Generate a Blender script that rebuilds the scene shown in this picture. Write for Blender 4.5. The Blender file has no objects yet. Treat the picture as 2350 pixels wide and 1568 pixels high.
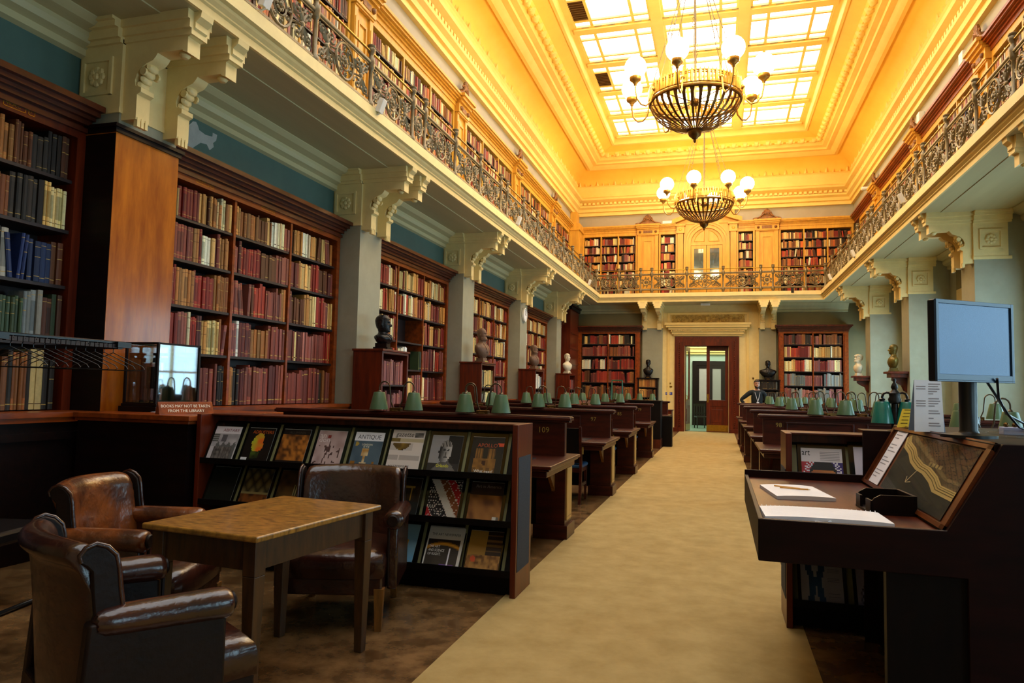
import bpy, math, random
from mathutils import Matrix, Vector
PI = math.pi
rnd = random.Random(7)
scene = bpy.context.scene
COL = scene.collection

# ------------------------------------------------------------ camera
cam_d = bpy.data.cameras.new('camera')
cam = bpy.data.objects.new('camera', cam_d)
COL.objects.link(cam)
scene.camera = cam
FPX = 1634.62
cam_d.sensor_fit = 'HORIZONTAL'
cam_d.sensor_width = 36.0
cam_d.lens = FPX / 2350.0 * 36.0
cam_d.clip_start = 0.05
cam_d.clip_end = 200
CR = Vector((0.9598879474, 0.2796256427, 0.0206065123))
CU = Vector((-0.0011612831, -0.0695284173, 0.9975792953))
CF = Vector((-0.2803814798, 0.9575882722, 0.0664147653))
m = Matrix((( CR.x, CU.x, -CF.x, 0.0),
            ( CR.y, CU.y, -CF.y, 0.0),
            ( CR.z, CU.z, -CF.z, 1.40),
            (0, 0, 0, 1)))
cam.matrix_world = m

# ------------------------------------------------------------ view
vs = scene.view_settings
scene.display_settings.display_device = 'sRGB'
vs.view_transform = 'Standard'
vs.look = 'None'
vs.gamma = 1.0
vs.use_curve_mapping = False
vs.exposure = 0.62
try:
    scene.cycles.use_denoising = True
    scene.cycles.denoiser = 'OPENIMAGEDENOISE'
    scene.cycles.use_adaptive_sampling = True
    scene.cycles.adaptive_threshold = 0.025
    scene.cycles.max_bounces = 7
    scene.cycles.diffuse_bounces = 4
    scene.cycles.glossy_bounces = 3
    scene.cycles.transmission_bounces = 4
    scene.cycles.transparent_max_bounces = 8
    scene.cycles.sample_clamp_indirect = 6.0
    scene.cycles.caustics_reflective = False
    scene.cycles.caustics_refractive = False
    scene.cycles.blur_glossy = 0.6
except Exception:
    pass

# ------------------------------------------------------------ world + big lights
world = bpy.data.worlds.new('sky')
scene.world = world
world.use_nodes = True
bg = world.node_tree.nodes['Background']
bg.inputs[0].default_value = (0.62, 0.78, 1.0, 1)
bg.inputs[1].default_value = 1.0

DAY = (0.50, 0.80, 1.0)
WARM = (1.0, 0.72, 0.30)
GLOBE_E = 38.0       # emission of the chandelier globes
SKY_E = 3.2          # brightness of the daylight seen through the laylight
WIN_W = 135.0        # power of the daylight outside each side window

def area_light(name, loc, rot, sx, sy, power, color):
    d = bpy.data.lights.new(name, 'AREA')
    d.shape = 'RECTANGLE'; d.size = sx; d.size_y = sy
    d.energy = power; d.color = color
    o = bpy.data.objects.new(name, d); COL.objects.link(o)
    o.location = loc; o.rotation_euler = rot
    return o

# main plan of the hall (metres, camera at x=0 y=0 z=1.40, hall runs along +y)
XL, XR, YF, YB = -5.35, 4.42, 26.5, -5.0       # wall planes
CXL, CXR = -5.05, 4.12                          # pillar faces
BXL, BXR, BYF = -4.25, 3.3, 25.4                # gallery edge
ZSOF, ZGAL = 4.57, 4.85
COLY = [4.87 + 4.37 * i for i in range(5)]      # near edges of the pillars
COLW = 0.68
WINY = []
for i in range(-2, 5):
    y0 = 4.87 + 4.37 * i + COLW
    WINY.append((y0 + 0.45, y0 + 4.37 - COLW - 0.45))
for (a, b) in WINY:
    area_light('window_daylight', (5.62, (a + b) / 2, 2.15), (0, math.radians(90), 0), 2.6, b - a, WIN_W if a > 2.5 else WIN_W * .6, DAY)

# ------------------------------------------------------------ helpers
def lin(h):
    h = h.lstrip('#')
    out = []
    for i in (0, 2, 4):
        c = int(h[i:i + 2], 16) / 255.0
        out.append(c / 12.92 if c <= 0.04045 else ((c + 0.055) / 1.055) ** 2.4)
    return tuple(out)

def mk(name, color, rough=0.5, metal=0.0, spec=0.5, noise=None, bump=None, alpha=None, trans=0.0, coat=0.0, emis=None, estr=0.0, attr=False, stretch=(1, 1, 1), sheen=0.0):
    """procedural principled material. noise=(scale, color2, fac, detail); bump=(scale, strength)"""
    mt = bpy.data.materials.new(name)
    mt.use_nodes = True
    nt = mt.node_tree
    b = nt.nodes['Principled BSDF']
    c = lin(color) if isinstance(color, str) else color
    b.inputs['Base Color'].default_value = (*c, 1)
    b.inputs['Roughness'].default_value = rough
    b.inputs['Metallic'].default_value = metal
    b.inputs['Specular IOR Level'].default_value = spec
    if coat:
        b.inputs['Coat Weight'].default_value = coat
        b.inputs['Coat Roughness'].default_value = 0.12
    if trans:
        b.inputs['Transmission Weight'].default_value = trans
    if sheen:
        b.inputs['Sheen Weight'].default_value = sheen
    if alpha is not None:
        b.inputs['Alpha'].default_value = alpha
    if emis:
        b.inputs['Emission Color'].default_value = (*(lin(emis) if isinstance(emis, str) else emis), 1)
        b.inputs['Emission Strength'].default_value = estr
    tc = nt.nodes.new('ShaderNodeTexCoord')
    mp = nt.nodes.new('ShaderNodeMapping')
    mp.inputs['Scale'].default_value = stretch
    nt.links.new(tc.outputs['Object'], mp.inputs['Vector'])
    src = None
    if attr:
        a = nt.nodes.new('ShaderNodeAttribute'); a.attribute_name = 'Col'
        src = a.outputs['Color']
    if noise:
        sc, c2, fac = noise[0], noise[1], noise[2]
        nz = nt.nodes.new('ShaderNodeTexNoise')
        nz.inputs['Scale'].default_value = sc
        nz.inputs['Detail'].default_value = noise[3] if len(noise) > 3 else 5
        nz.inputs['Roughness'].default_value = 0.65
        nt.links.new(mp.outputs[0], nz.inputs['Vector'])
        rp = nt.nodes.new('ShaderNodeMapRange')
        rp.inputs[1].default_value = 0.36; rp.inputs[2].default_value = 0.64
        rp.inputs[3].default_value = 0.0; rp.inputs[4].default_value = fac
        nt.links.new(nz.outputs['Fac'], rp.inputs[0])
        mx = nt.nodes.new('ShaderNodeMix'); mx.data_type = 'RGBA'
        nt.links.new(rp.outputs[0], mx.inputs['Factor'])
        cc2 = lin(c2) if isinstance(c2, str) else c2
        if src:
            nt.links.new(src, mx.inputs['A'])
        else:
            mx.inputs['A'].default_value = (*c, 1)
        mx.inputs['B'].default_value = (*cc2, 1)
        src = mx.outputs['Result']
    if src:
        nt.links.new(src, b.inputs['Base Color'])
    if bump:
        nz = nt.nodes.new('ShaderNodeTexNoise')
        nz.inputs['Scale'].default_value = bump[0]
        nz.inputs['Detail'].default_value = 4
        nt.links.new(mp.outputs[0], nz.inputs['Vector'])
        bp = nt.nodes.new('ShaderNodeBump')
        bp.inputs['Strength'].default_value = bump[1]
        bp.inputs['Distance'].default_value = bump[2] if len(bump) > 2 else 0.02
        nt.links.new(nz.outputs['Fac'], bp.inputs['Height'])
        nt.links.new(bp.outputs[0], b.inputs['Normal'])
    return mt

class MB:
    """collects faces of one part"""
    k = 0
    def __init__(s):
        s.v = []; s.f = []; s.mi = []; s.c = []; s.cm = 0; s.cc = (0.8, 0.8, 0.8); s.M = None
    def use(s, mi=None, col=None):
        if mi is not None: s.cm = mi
        if col is not None: s.cc = lin(col) if isinstance(col, str) else col
        return s
    def add(s, vs_, fs):
        o = len(s.v)
        if s.M is not None:
            M_ = s.M
            s.v.extend([tuple(M_ @ Vector(p)) for p in vs_])
        else:
            s.v.extend([tuple(p) for p in vs_])
        for f in fs:
            s.f.append(tuple(o + i for i in f)); s.mi.append(s.cm); s.c.append(s.cc)
        return s
    def box(s, x0, x1, y0, y1, z0, z1):
        if x0 > x1: x0, x1 = x1, x0
        if y0 > y1: y0, y1 = y1, y0
        if z0 > z1: z0, z1 = z1, z0
        if min(x1 - x0, y1 - y0, z1 - z0) > .006:      # keep faces of abutting boards from coinciding
            MB.k = (MB.k + 1) % 9
            e = MB.k * .00022
            x0 -= e; x1 += e; y0 -= e; y1 += e; z1 += e * .5
        return s.add([(x0, y0, z0), (x1, y0, z0), (x1, y1, z0), (x0, y1, z0), (x0, y0, z1), (x1, y0, z1), (x1, y1, z1), (x0, y1, z1)],
                     [(0, 3, 2, 1), (4, 5, 6, 7), (0, 1, 5, 4), (1, 2, 6, 5), (2, 3, 7, 6), (3, 0, 4, 7)])
    def hexa(s, p):
        return s.add(p, [(0, 3, 2, 1), (4, 5, 6, 7), (0, 1, 5, 4), (1, 2, 6, 5), (2, 3, 7, 6), (3, 0, 4, 7)])
    def quad(s, a, b, c, d):
        return s.add([a, b, c, d], [(0, 1, 2, 3)])
    def prism(s, poly, axis, a0, a1):
        """extrude a 2D polygon along x, y or z.  poly coords: x->(y,z) y->(x,z) z->(x,y)"""
        n = len(poly)
        def P(p, t):
            return (t, p[0], p[1]) if axis == 'x' else ((p[0], t, p[1]) if axis == 'y' else (p[0], p[1], t))
        vs_ = [P(p, a0) for p in poly] + [P(p, a1) for p in poly]
        fs = [(i, (i + 1) % n, (i + 1) % n + n, i + n) for i in range(n)]
        fs += [tuple(reversed(range(n))), tuple(range(n, 2 * n))]
        return s.add(vs_, fs)
    def loft(s, loops, closed=True, cap=True):
        n = len(loops[0]); vs_ = []
        for L in loops: vs_ += list(L)
        fs = []
        for k in range(len(loops) - 1):
            for i in range(n if closed else n - 1):
                j = (i + 1) % n
                fs.append((k * n + i, k * n + j, (k + 1) * n + j, (k + 1) * n + i))
        if cap:
            fs.append(tuple(reversed(range(n))))
            fs.append(tuple(range((len(loops) - 1) * n, len(loops) * n)))
        return s.add(vs_, fs)
    def lathe(s, prof, n=20, c=(0, 0, 0), cap=True, axis='z', sx=1.0, sy=1.0):
        loops = []
        for (r, z) in prof:
            L = []
            for i in range(n):
                a = 2 * PI * i / n
                x, y = r * math.cos(a) * sx, r * math.sin(a) * sy
                if axis == 'z': L.append((c[0] + x, c[1] + y, c[2] + z))
                elif axis == 'y': L.append((c[0] + x, c[1] + z, c[2] + y))
                else: L.append((c[0] + z, c[1] + x, c[2] + y))
            loops.append(L)
        return s.loft(loops, True, cap)
    def tube(s, pts, r, n=8, closed=False, cap=True):
        pts = [Vector(p) for p in pts]
        m_ = len(pts)
        loops = []
        up = None
        for k in range(m_):
            if closed:
                t = pts[(k + 1) % m_] - pts[(k - 1) % m_]
            else:
                t = pts[min(k + 1, m_ - 1)] - pts[max(k - 1, 0)]
            if t.length < 1e-9: t = Vector((0, 0, 1))
            t.normalize()
            if up is None:
                up = Vector((0, 0, 1)) if abs(t.z) < 0.9 else Vector((1, 0, 0))
            u = (up - t * up.dot(t))
            if u.length < 1e-6:
                u = t.orthogonal()
            u.normalize(); up = u
            w = t.cross(u)
            rr = r[k] if isinstance(r, (list, tuple)) else r
            loops.append([tuple(pts[k] + (u * math.cos(2 * PI * i / n) + w * math.sin(2 * PI * i / n)) * rr) for i in range(n)])
        if closed:
            loops.append(loops[0])
            return s.loft(loops, True, False)
        return s.loft(loops, True, cap)
    def sphere(s, c, r, n=16, m_=10, sx=1, sy=1, sz=1):
        prof = [(max(1e-4, math.sin(PI * k / m_)) * r, -math.cos(PI * k / m_) * r) for k in range(m_ + 1)]
        loops = []
        for (q, z) in prof:
            loops.append([(c[0] + q * math.cos(2 * PI * i / n) * sx, c[1] + q * math.sin(2 * PI * i / n) * sy, c[2] + z * sz) for i in range(n)])
        return s.loft(loops, True, True)
    def ring(s, prof, x0, x1, y0, y1):
        """mitred rectangular moulding; prof = [(inset, z)]"""
        loops = [[(x0 + a, y0 + a, z), (x1 - a, y0 + a, z), (x1 - a, y1 - a, z), (x0 + a, y1 - a, z)] for (a, z) in prof]
        return s.loft(loops, True, False)
    def build(s, name, mats, parent=None, smooth=None, bevel=0, loc=None, segs=2, sub=0):
        me = bpy.data.meshes.new(name)
        me.from_pydata(s.v, [], s.f)
        if not isinstance(mats, (list, tuple)): mats = [mats]
        for q in mats: me.materials.append(q)
        me.polygons.foreach_set('material_index', s.mi)
        if any(getattr(q, 'name', '').startswith('printed') or getattr(q, 'name', '').startswith('book') for q in mats):
            at = me.attributes.new('Col', 'FLOAT_COLOR', 'FACE')
            buf = []
            for c in s.c: buf.extend((c[0], c[1], c[2], 1.0))
            at.data.foreach_set('color', buf)
        me.update()
        if smooth:
            me.polygons.foreach_set('use_smooth', [True] * len(me.polygons))
            if smooth < 180:
                try: me.set_sharp_from_angle(angle=math.radians(smooth))
                except Exception: pass
        o = bpy.data.objects.new(name, me)
        COL.objects.link(o)
        if parent: o.parent = parent
        if loc: o.location = loc
        if sub:
            q = o.modifiers.new('sub', 'SUBSURF'); q.levels = sub; q.render_levels = sub
        if bevel:
            q = o.modifiers.new('bevel', 'BEVEL'); q.width = bevel; q.segments = segs; q.limit_method = 'ANGLE'
            q.angle_limit = math.radians(40)
        return o

def tag(o, label, cat, group=None, kind=None):
    if label: o['label'] = label
    if cat: o['category'] = cat
    if group: o['group'] = group
    if kind: o['kind'] = kind
    return o

def thing(name, label, cat, loc=(0, 0, 0), rz=0.0, group=None):
    o = bpy.data.objects.new(name, None)
    o.empty_display_size = 0.1
    COL.objects.link(o)
    o.location = loc; o.rotation_euler = (0, 0, rz)
    return tag(o, label, cat, group)

def struct(o, label=None, cat=None):
    o['kind'] = 'structure'
    if label: o['label'] = label
    if cat: o['category'] = cat
    return o

def dup(root, loc=None, rz=None, label=None, group=None):
    r = root.copy(); COL.objects.link(r)
    if loc is not None: r.location = loc
    if rz is not None: r.rotation_euler = (0, 0, rz)
    if label: r['label'] = label
    if group: r['group'] = group
    for ch in list(root.children):
        c = ch.copy(); COL.objects.link(c); c.parent = r
        for g in list(ch.children):
            d = g.copy(); COL.objects.link(d); d.parent = c
    return r

_tcache = {}
def text_geo(txt, size=1.0, font_shear=0.0, bold=0.0, align='LEFT', spacing=1.0):
    key = (txt, size, font_shear, bold, align, spacing)
    if key in _tcache: return _tcache[key]
    cu = bpy.data.curves.new('tmp_text', 'FONT')
    cu.body = txt; cu.size = size; cu.shear = font_shear; cu.offset = bold; cu.align_x = align
    cu.space_character = spacing
    cu.resolution_u = 2
    ob = bpy.data.objects.new('tmp_text', cu)
    COL.objects.link(ob)
    dg = bpy.context.evaluated_depsgraph_get()
    me = bpy.data.meshes.new_from_object(ob.evaluated_get(dg))
    vs_ = [tuple(v.co) for v in me.vertices]
    fs = [tuple(p.vertices) for p in me.polygons]
    bpy.data.objects.remove(ob); bpy.data.curves.remove(cu); bpy.data.meshes.remove(me)
    _tcache[key] = (vs_, fs)
    return vs_, fs

def put_text(mb, txt, fn, size, width=None, **kw):
    """fn maps (u, v) of the text plane to 3D"""
    vs_, fs = text_geo(txt, size, **kw)
    if not vs_: return
    if width:
        xs = [p[0] for p in vs_]; w = max(xs) - min(xs)
        k = width / max(w, 1e-6)
        x0 = min(xs)
        vs_ = [((p[0] - x0) * k, p[1], 0) for p in vs_]
    mb.add([fn(p[0], p[1]) for p in vs_], fs)
# ------------------------------------------------------------ materials
MAHOG = mk('mahogany', '#5e2710', 0.32, noise=(3.0, '#2a0c05', 0.75), stretch=(6, 1, 1), spec=0.4, bump=(30, 0.05))
MAHOGV = mk('mahogany_upright', '#6a2409', 0.30, noise=(2.2, '#34100a', 0.7), stretch=(7, 7, 0.8), spec=0.4)
DESKW = mk('desk_wood', '#4a180a', 0.30, noise=(3.0, '#230b06', 0.8), stretch=(1, 6, 6), spec=0.45)
DARKW = mk('dark_wood', '#190805', 0.45, noise=(4.0, '#0b0403', 0.8), stretch=(1, 5, 5), spec=0.2)
LECTW = mk('lectern_wood', '#200705', 0.5, noise=(3.0, '#0e0302', 0.8), stretch=(1, 5, 5), spec=0.15)
PANELW = mk('polished_panel', '#c06a16', 0.22, noise=(1.6, '#8c400a', 0.9), stretch=(4, 4, 0.7), spec=0.5, coat=0.25)
CASEW = mk('bookcase_wood', '#9a4512', 0.30, noise=(2.5, '#5a240a', 0.75), stretch=(5, 1, 5), spec=0.4)
SHELFW = mk('shelf_wood', '#2a1008', 0.5, noise=(5, '#140805', 0.8))
OAK = mk('golden_oak', '#e0a83e', 0.38, noise=(2.0, '#c4862c', 0.6), stretch=(5, 5, 0.8), spec=0.4)
OAKD = mk('oak_carving', '#9c6424', 0.5, noise=(12, '#5a3410', 0.9), bump=(30, 0.5))
TABLEW = mk('worn_oak', '#ae7a30', 0.30, noise=(16, '#5c3c16', 0.9, 12), stretch=(1, 2.6, 1), spec=0.5, coat=0.3)
TABLEL = mk('table_leg_oak', '#4e3013', 0.42, noise=(5, '#2a190a', 0.8), stretch=(6, 6, 1))
ENDW = mk('pale_end_panel_wood', '#c2964e', 0.38, noise=(3, '#a0763a', 0.7), stretch=(6, 6, 1))
LEGW = mk('chair_leg_oak', '#8f5c22', 0.42, noise=(5, '#5e3a14', 0.8), stretch=(6, 6, 1))
CREAM = mk('cream_paint', '#efd898', 0.55, noise=(6, '#dfc688', 0.5), bump=(60, 0.03))
CREAM2 = mk('warm_ceiling_paint', '#f7cb58', 0.6, noise=(0.8, '#efb943', 0.6))
CEILM = mk('gilded_ceiling_paint', '#f4d17a', 0.55, noise=(2, '#ebc162', 0.5))
CREAM3 = mk('cornice_paint', '#f2d386', 0.55, noise=(3, '#e8c470', 0.5))
SAGE = mk('sage_paint', '#9c9b86', 0.6, noise=(4, '#8e8d78', 0.5), bump=(80, 0.04))
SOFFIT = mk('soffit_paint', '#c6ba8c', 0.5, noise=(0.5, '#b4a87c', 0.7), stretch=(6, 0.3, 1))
TEAL = mk('teal_paint', '#466259', 0.6, noise=(3, '#3c564e', 0.5))
OLIVE = mk('olive_wall', '#7a6e47', 0.6, noise=(3, '#6c623e', 0.5))
GREY = mk('grey_frieze_paint', '#aaa392', 0.6, noise=(2, '#988f76', 0.4))
PATCH = mk('bare_plaster', '#a8a9a4', 0.8, noise=(8, '#96968f', 0.6))
RELIEF = mk('gilded_relief', '#d8b45c', 0.5, noise=(9, '#97742e', 0.9), bump=(20, 0.6, 0.05))
IRON = mk('bronze_iron', '#857555', 0.42, metal=0.4, noise=(20, '#5c4e34', 0.7))
BRASS = mk('brass', '#b98d34', 0.28, metal=0.9, noise=(12, '#8d6a24', 0.5))
PLATE = mk('brass_plate', '#a8863c', 0.5, metal=0.1, noise=(12, '#8f6f2e', 0.5))
BRASSD = mk('dark_brass', '#6b4a1c', 0.35, metal=0.8, noise=(12, '#3f2a10', 0.6))
BRASSC = mk('chandelier_brass', '#b98d44', 0.35, metal=0.7, noise=(14, '#7a5a28', 0.6))
GLOBE = mk('lit_globe', '#fff4e0', 0.4, emis=WARM, estr=GLOBE_E)
SKYP = mk('laylight_glass', '#ffffff', 0.4, emis=(0.86, 0.94, 1.0), estr=SKY_E)
CARPET = mk('khaki_carpet', '#ac9462', 0.95, noise=(4.5, '#8d7443', 0.55, 14), spec=0.15, bump=(260, 0.25, 0.01))  # woven khaki runner
FLOOR = mk('brown_stone_floor', '#80603c', 0.24, noise=(5, '#452d17', 0.95, 11), spec=0.4, coat=0.1)
LEATHER = mk('brown_leather', '#3d1a0f', 0.25, noise=(5, '#1d0b07', 0.85), bump=(25, 0.22, 0.02), spec=0.6, coat=0.25)
LEATHERL = mk('tan_worn_leather', '#824318', 0.28, noise=(4, '#33150a', 0.9), bump=(12, 0.35, 0.03), spec=0.6, coat=0.25)
LEATHERD = mk('dark_leather', '#1c0e09', 0.45, noise=(4, '#100805', 0.8), bump=(30, 0.12), spec=0.2)
STEM = mk('lamp_stem_bronze', '#54422a', 0.4, metal=0.6, noise=(12, '#3a2c1a', 0.6))
BLUEL = mk('blue_leather', '#174668', 0.4, noise=(8, '#0e2f4a', 0.6), spec=0.5)
BLACK = mk('black_plastic', '#0a0a0c', 0.35, noise=(10, '#121216', 0.5))
BLACKW = mk('black_wood', '#0e0604', 0.5, noise=(4, '#060302', 0.7), stretch=(5, 5, 1), spec=0.15)
PAD = mk('black_writing_pad', '#121014', 0.35, noise=(9, '#1b181c', 0.6))
GREEN = mk('green_enamel', '#4f6846', 0.38, noise=(10, '#455c3e', 0.5), spec=0.5, coat=0.12)
TEALE = mk('teal_enamel', '#1c7566', 0.25, noise=(10, '#175f54', 0.5), spec=0.6, coat=0.4)
WHITEP = mk('white_plastic', '#e8e6e0', 0.4, noise=(10, '#d9d7cf', 0.4))
PAPER = mk('white_paper', '#efeef2', 0.7, noise=(6, '#e2e1e6', 0.4))
PRINT = mk('printed_paper', '#ffffff', 0.42, attr=True, spec=0.35)
PRINTM = mk('printed_matt', '#ffffff', 0.7, attr=True, spec=0.2)
BOOKM = mk('book_cloth', '#ffffff', 0.5, attr=True, noise=(30, '#2c1a10', 0.16), spec=0.35)
BRONZE = mk('dark_bronze', '#2b2624', 0.38, metal=0.55, noise=(9, '#191614', 0.7), bump=(30, 0.2))
TERRA = mk('brown_terracotta', '#74533a', 0.6, noise=(9, '#5c402c', 0.6), bump=(30, 0.2))
MARBLE = mk('white_marble', '#d9ccb0', 0.45, noise=(4, '#bfb090', 0.4), bump=(20, 0.15))
GOLDBZ = mk('gilt_bronze', '#7d6a2c', 0.4, metal=0.4, noise=(6, '#43381a', 0.8))
GLASSM = mk('clear_glass', '#ffffff', 0.02, trans=1.0, spec=0.5, noise=(4, '#f2f6f6', 0.3))
def thin_glass(name, tint, refl=0.12, rough=0.03):
    mt = bpy.data.materials.new(name); mt.use_nodes = True
    nt = mt.node_tree; nt.nodes.clear()
    out = nt.nodes.new('ShaderNodeOutputMaterial')
    tr = nt.nodes.new('ShaderNodeBsdfTransparent'); tr.inputs[0].default_value = (*tint, 1)
    gl = nt.nodes.new('ShaderNodeBsdfGlossy'); gl.inputs['Roughness'].default_value = rough
    nz = nt.nodes.new('ShaderNodeTexNoise'); nz.inputs['Scale'].default_value = 3
    bp = nt.nodes.new('ShaderNodeBump'); bp.inputs['Strength'].default_value = 0.03
    nt.links.new(nz.outputs['Fac'], bp.inputs['Height']); nt.links.new(bp.outputs[0], gl.inputs['Normal'])
    mx = nt.nodes.new('ShaderNodeMixShader'); mx.inputs[0].default_value = refl
    nt.links.new(tr.outputs[0], mx.inputs[1]); nt.links.new(gl.outputs[0], mx.inputs[2])
    nt.links.new(mx.outputs[0], out.inputs[0])
    return mt
TGLASS = thin_glass('thin_clear_glass', (0.93, 0.96, 0.95), 0.10)
VGLASS = thin_glass('vitrine_glass', (0.82, 0.82, 0.82), 0.14)
DGLASS = thin_glass('door_glass', (0.9, 0.95, 0.93), 0.06)
FROST = mk('frosted_glass', '#a39a92', 0.35, noise=(3, '#948a84', 0.4), emis='#a8968c', estr=0.12)
SCREEN = mk('monitor_screen', '#1c3a58', 0.24, noise=(3, '#16304a', 0.5), spec=1.0, metal=0.35)
BLUEPL = mk('monitor_bezel', '#2e4a66', 0.3, noise=(8, '#284058', 0.5), spec=0.6)
YELLOW = mk('yellow_card', '#e5b81c', 0.5, noise=(6, '#d1a414', 0.4))
FABRIC = mk('grey_blue_fabric', '#2c3440', 0.9, noise=(90, '#222933', 0.7), bump=(200, 0.3, 0.005))
HOLDER = mk('black_magazine_holder', '#0b0d0a', 0.12, noise=(6, '#12140f', 0.5), spec=0.6)
STRIP = mk('olive_strip', '#7d7b50', 0.6, noise=(8, '#6c6a44', 0.5))
GREENM = mk('green_painted_metal', '#1d5a44', 0.4, noise=(9, '#174837', 0.5))
SKIN = mk('skin', '#b98468', 0.5, noise=(12, '#a9745a', 0.4))
HAIR = mk('brown_hair', '#2a1a12', 0.7, noise=(30, '#1a100b', 0.7), bump=(60, 0.4))
SWEATER = mk('black_sweater', '#0d1418', 0.85, noise=(40, '#121b20', 0.6), bump=(120, 0.2))
TROUSER = mk('dark_trousers', '#14161c', 0.85, noise=(30, '#1b1e25', 0.5))
CORRW = mk('corridor_wall', '#b4c0ae', 0.6, noise=(3, '#a5b19f', 0.4))
CORRF = mk('corridor_floor', '#6f8a74', 0.35, noise=(5, '#5f7864', 0.5))
VENT = mk('brown_vent', '#5a3a12', 0.6, noise=(9, '#3d260a', 0.6))
# ------------------------------------------------------------ the hall's shell
mb = MB(); mb.box(-6.4, 6.0, YB - 0.3, YF + 6.2, -0.15, 0.0)
struct(mb.build('floor', FLOOR))
mb = MB(); mb.box(-1.395, 0.482, YB, YF + 0.12, -0.004, 0.006)
struct(tag(mb.build('floor_carpet', CARPET), None, None))

# left wall: olive behind bookcases, teal strip above them, upper storey grey
mb = MB()
mb.use(0).box(-6.4, -5.78, YB, YF + 0.3, 0, 3.6)
mb.use(1).box(-6.4, -5.5, YB, YF + 0.3, 3.6, ZSOF)
mb.use(2).box(-6.4, -5.62, YB, YF + 0.3, ZSOF, 7.6)
mb.use(3).box(-6.4, XL, YB, YF + 0.3, 7.6, 8.3)
mb.use(3).box(-6.4, XL, YB, YF + 0.3, 8.3, 11.2)
# bare plaster patch on the teal strip (an irregular shape)
mb.use(4)
pp = [(5.70, 3.80), (5.72, 3.96), (6.008, 4.058), (6.11, 4.12), (6.215, 4.164), (6.27, 4.228), (6.32, 4.24), (6.352, 4.203), (6.372, 4.167), (6.47, 4.15), (6.583, 4.167), (6.588, 4.214), (6.661, 4.215), (6.649, 4.145), (6.60, 4.10), (6.615, 4.059), (6.55, 4.00), (6.50, 4.05), (6.405, 4.037), (6.30, 3.95), (6.2, 3.80)]
mb.prism(pp, 'x', -5.5, -5.496)
struct(mb.build('wall_left', [OLIVE, TEAL, GREY, GREY, PATCH]))

# far wall
mb = MB()
D0, D1 = -1.22, 0.29     # clear opening
mb.use(0).box(-6.4, -2.02, YF, YF + 0.35, 0, ZSOF)
mb.box(1.32, 6.0, YF, YF + 0.35, 0, ZSOF)
mb.use(1).box(-2.02, D0, YF, YF + 0.35, 0, ZSOF).box(D1, 1.32, YF, YF + 0.35, 0, ZSOF).box(D0, D1, YF, YF + 0.35, 3.08, ZSOF)
mb.use(2).box(-6.4, 6.0, YF + 0.1, YF + 0.35, ZSOF, 11.2)
mb.box(-6.4, 6.0, YF, YF + 0.1, 7.45, 11.2)
struct(mb.build('wall_far', [OLIVE, CREAM, GREY]))
mb = MB(); mb.box(-6.4, 6.0, YB - 0.3, YB, 0, 11.2)
struct(mb.build('wall_near', GREY))

# right wall with window openings
mb = MB()
Z0W, Z1W = 0.85, 3.4
edges = [YB]
for (a, b) in WINY:
    edges += [a, b]
edges.append(YF + 0.3)
mb.use(0)
for i in range(0, len(edges), 2):
    mb.box(4.95, 5.5, edges[i], edges[i + 1], 0, ZSOF)
for (a, b) in WINY:
    mb.use(0).box(4.95, 5.5, a, b, 0, Z0W)
    mb.use(1).box(4.95, 5.5, a, b, Z1W, 3.75)
    mb.use(3).box(4.95, 5.5, a, b, 3.75, ZSOF)
mb.use(2).box(4.72, 5.5, YB, YF + 0.3, ZSOF, 7.6)
mb.box(XR, 5.5, YB, YF + 0.3, 7.6, 11.2)
struct(mb.build('wall_right', [SAGE, CREAM, GREY, OLIVE]))
for k, (a, b) in enumerate(WINY):
    mb = MB()
    mb.use(0)
    for y in (a, (a + b) / 2 - .02, b - .05):
        mb.box(5.2, 5.28, y, y + .05, Z0W, Z1W)
    for z in (Z0W, Z0W + 0.8, Z0W + 1.6, Z1W - .06):
        mb.box(5.2, 5.28, a, b, z, z + .05)
    o = struct(mb.build('window_%d' % (k + 1), CREAM3))
    g = MB(); g.box(5.235, 5.245, a, b, Z0W, Z1W)
    g.build('window_pane', TGLASS, o)
    s_ = MB(); s_.box(4.88, 5.25, a - .05, b + .05, Z0W - .05, Z0W)
    s_.build('window_sill', CREAM, o)

# soffit under the gallery + gallery slab + fascia mouldings on three sides
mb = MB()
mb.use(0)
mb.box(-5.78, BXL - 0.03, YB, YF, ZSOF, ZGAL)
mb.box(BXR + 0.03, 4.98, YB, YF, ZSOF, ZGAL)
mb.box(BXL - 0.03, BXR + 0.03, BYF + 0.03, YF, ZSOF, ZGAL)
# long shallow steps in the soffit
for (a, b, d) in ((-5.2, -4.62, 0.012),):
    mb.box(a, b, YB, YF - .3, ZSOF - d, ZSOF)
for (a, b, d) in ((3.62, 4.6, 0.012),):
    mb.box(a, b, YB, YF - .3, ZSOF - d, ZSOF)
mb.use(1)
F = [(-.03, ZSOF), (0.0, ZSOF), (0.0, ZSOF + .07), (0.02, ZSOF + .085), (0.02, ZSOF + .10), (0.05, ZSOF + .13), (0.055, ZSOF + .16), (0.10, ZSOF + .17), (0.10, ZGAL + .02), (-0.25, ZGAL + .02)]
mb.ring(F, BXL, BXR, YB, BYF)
struct(mb.build('trim_2', [SOFFIT, CREAM]))

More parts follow.
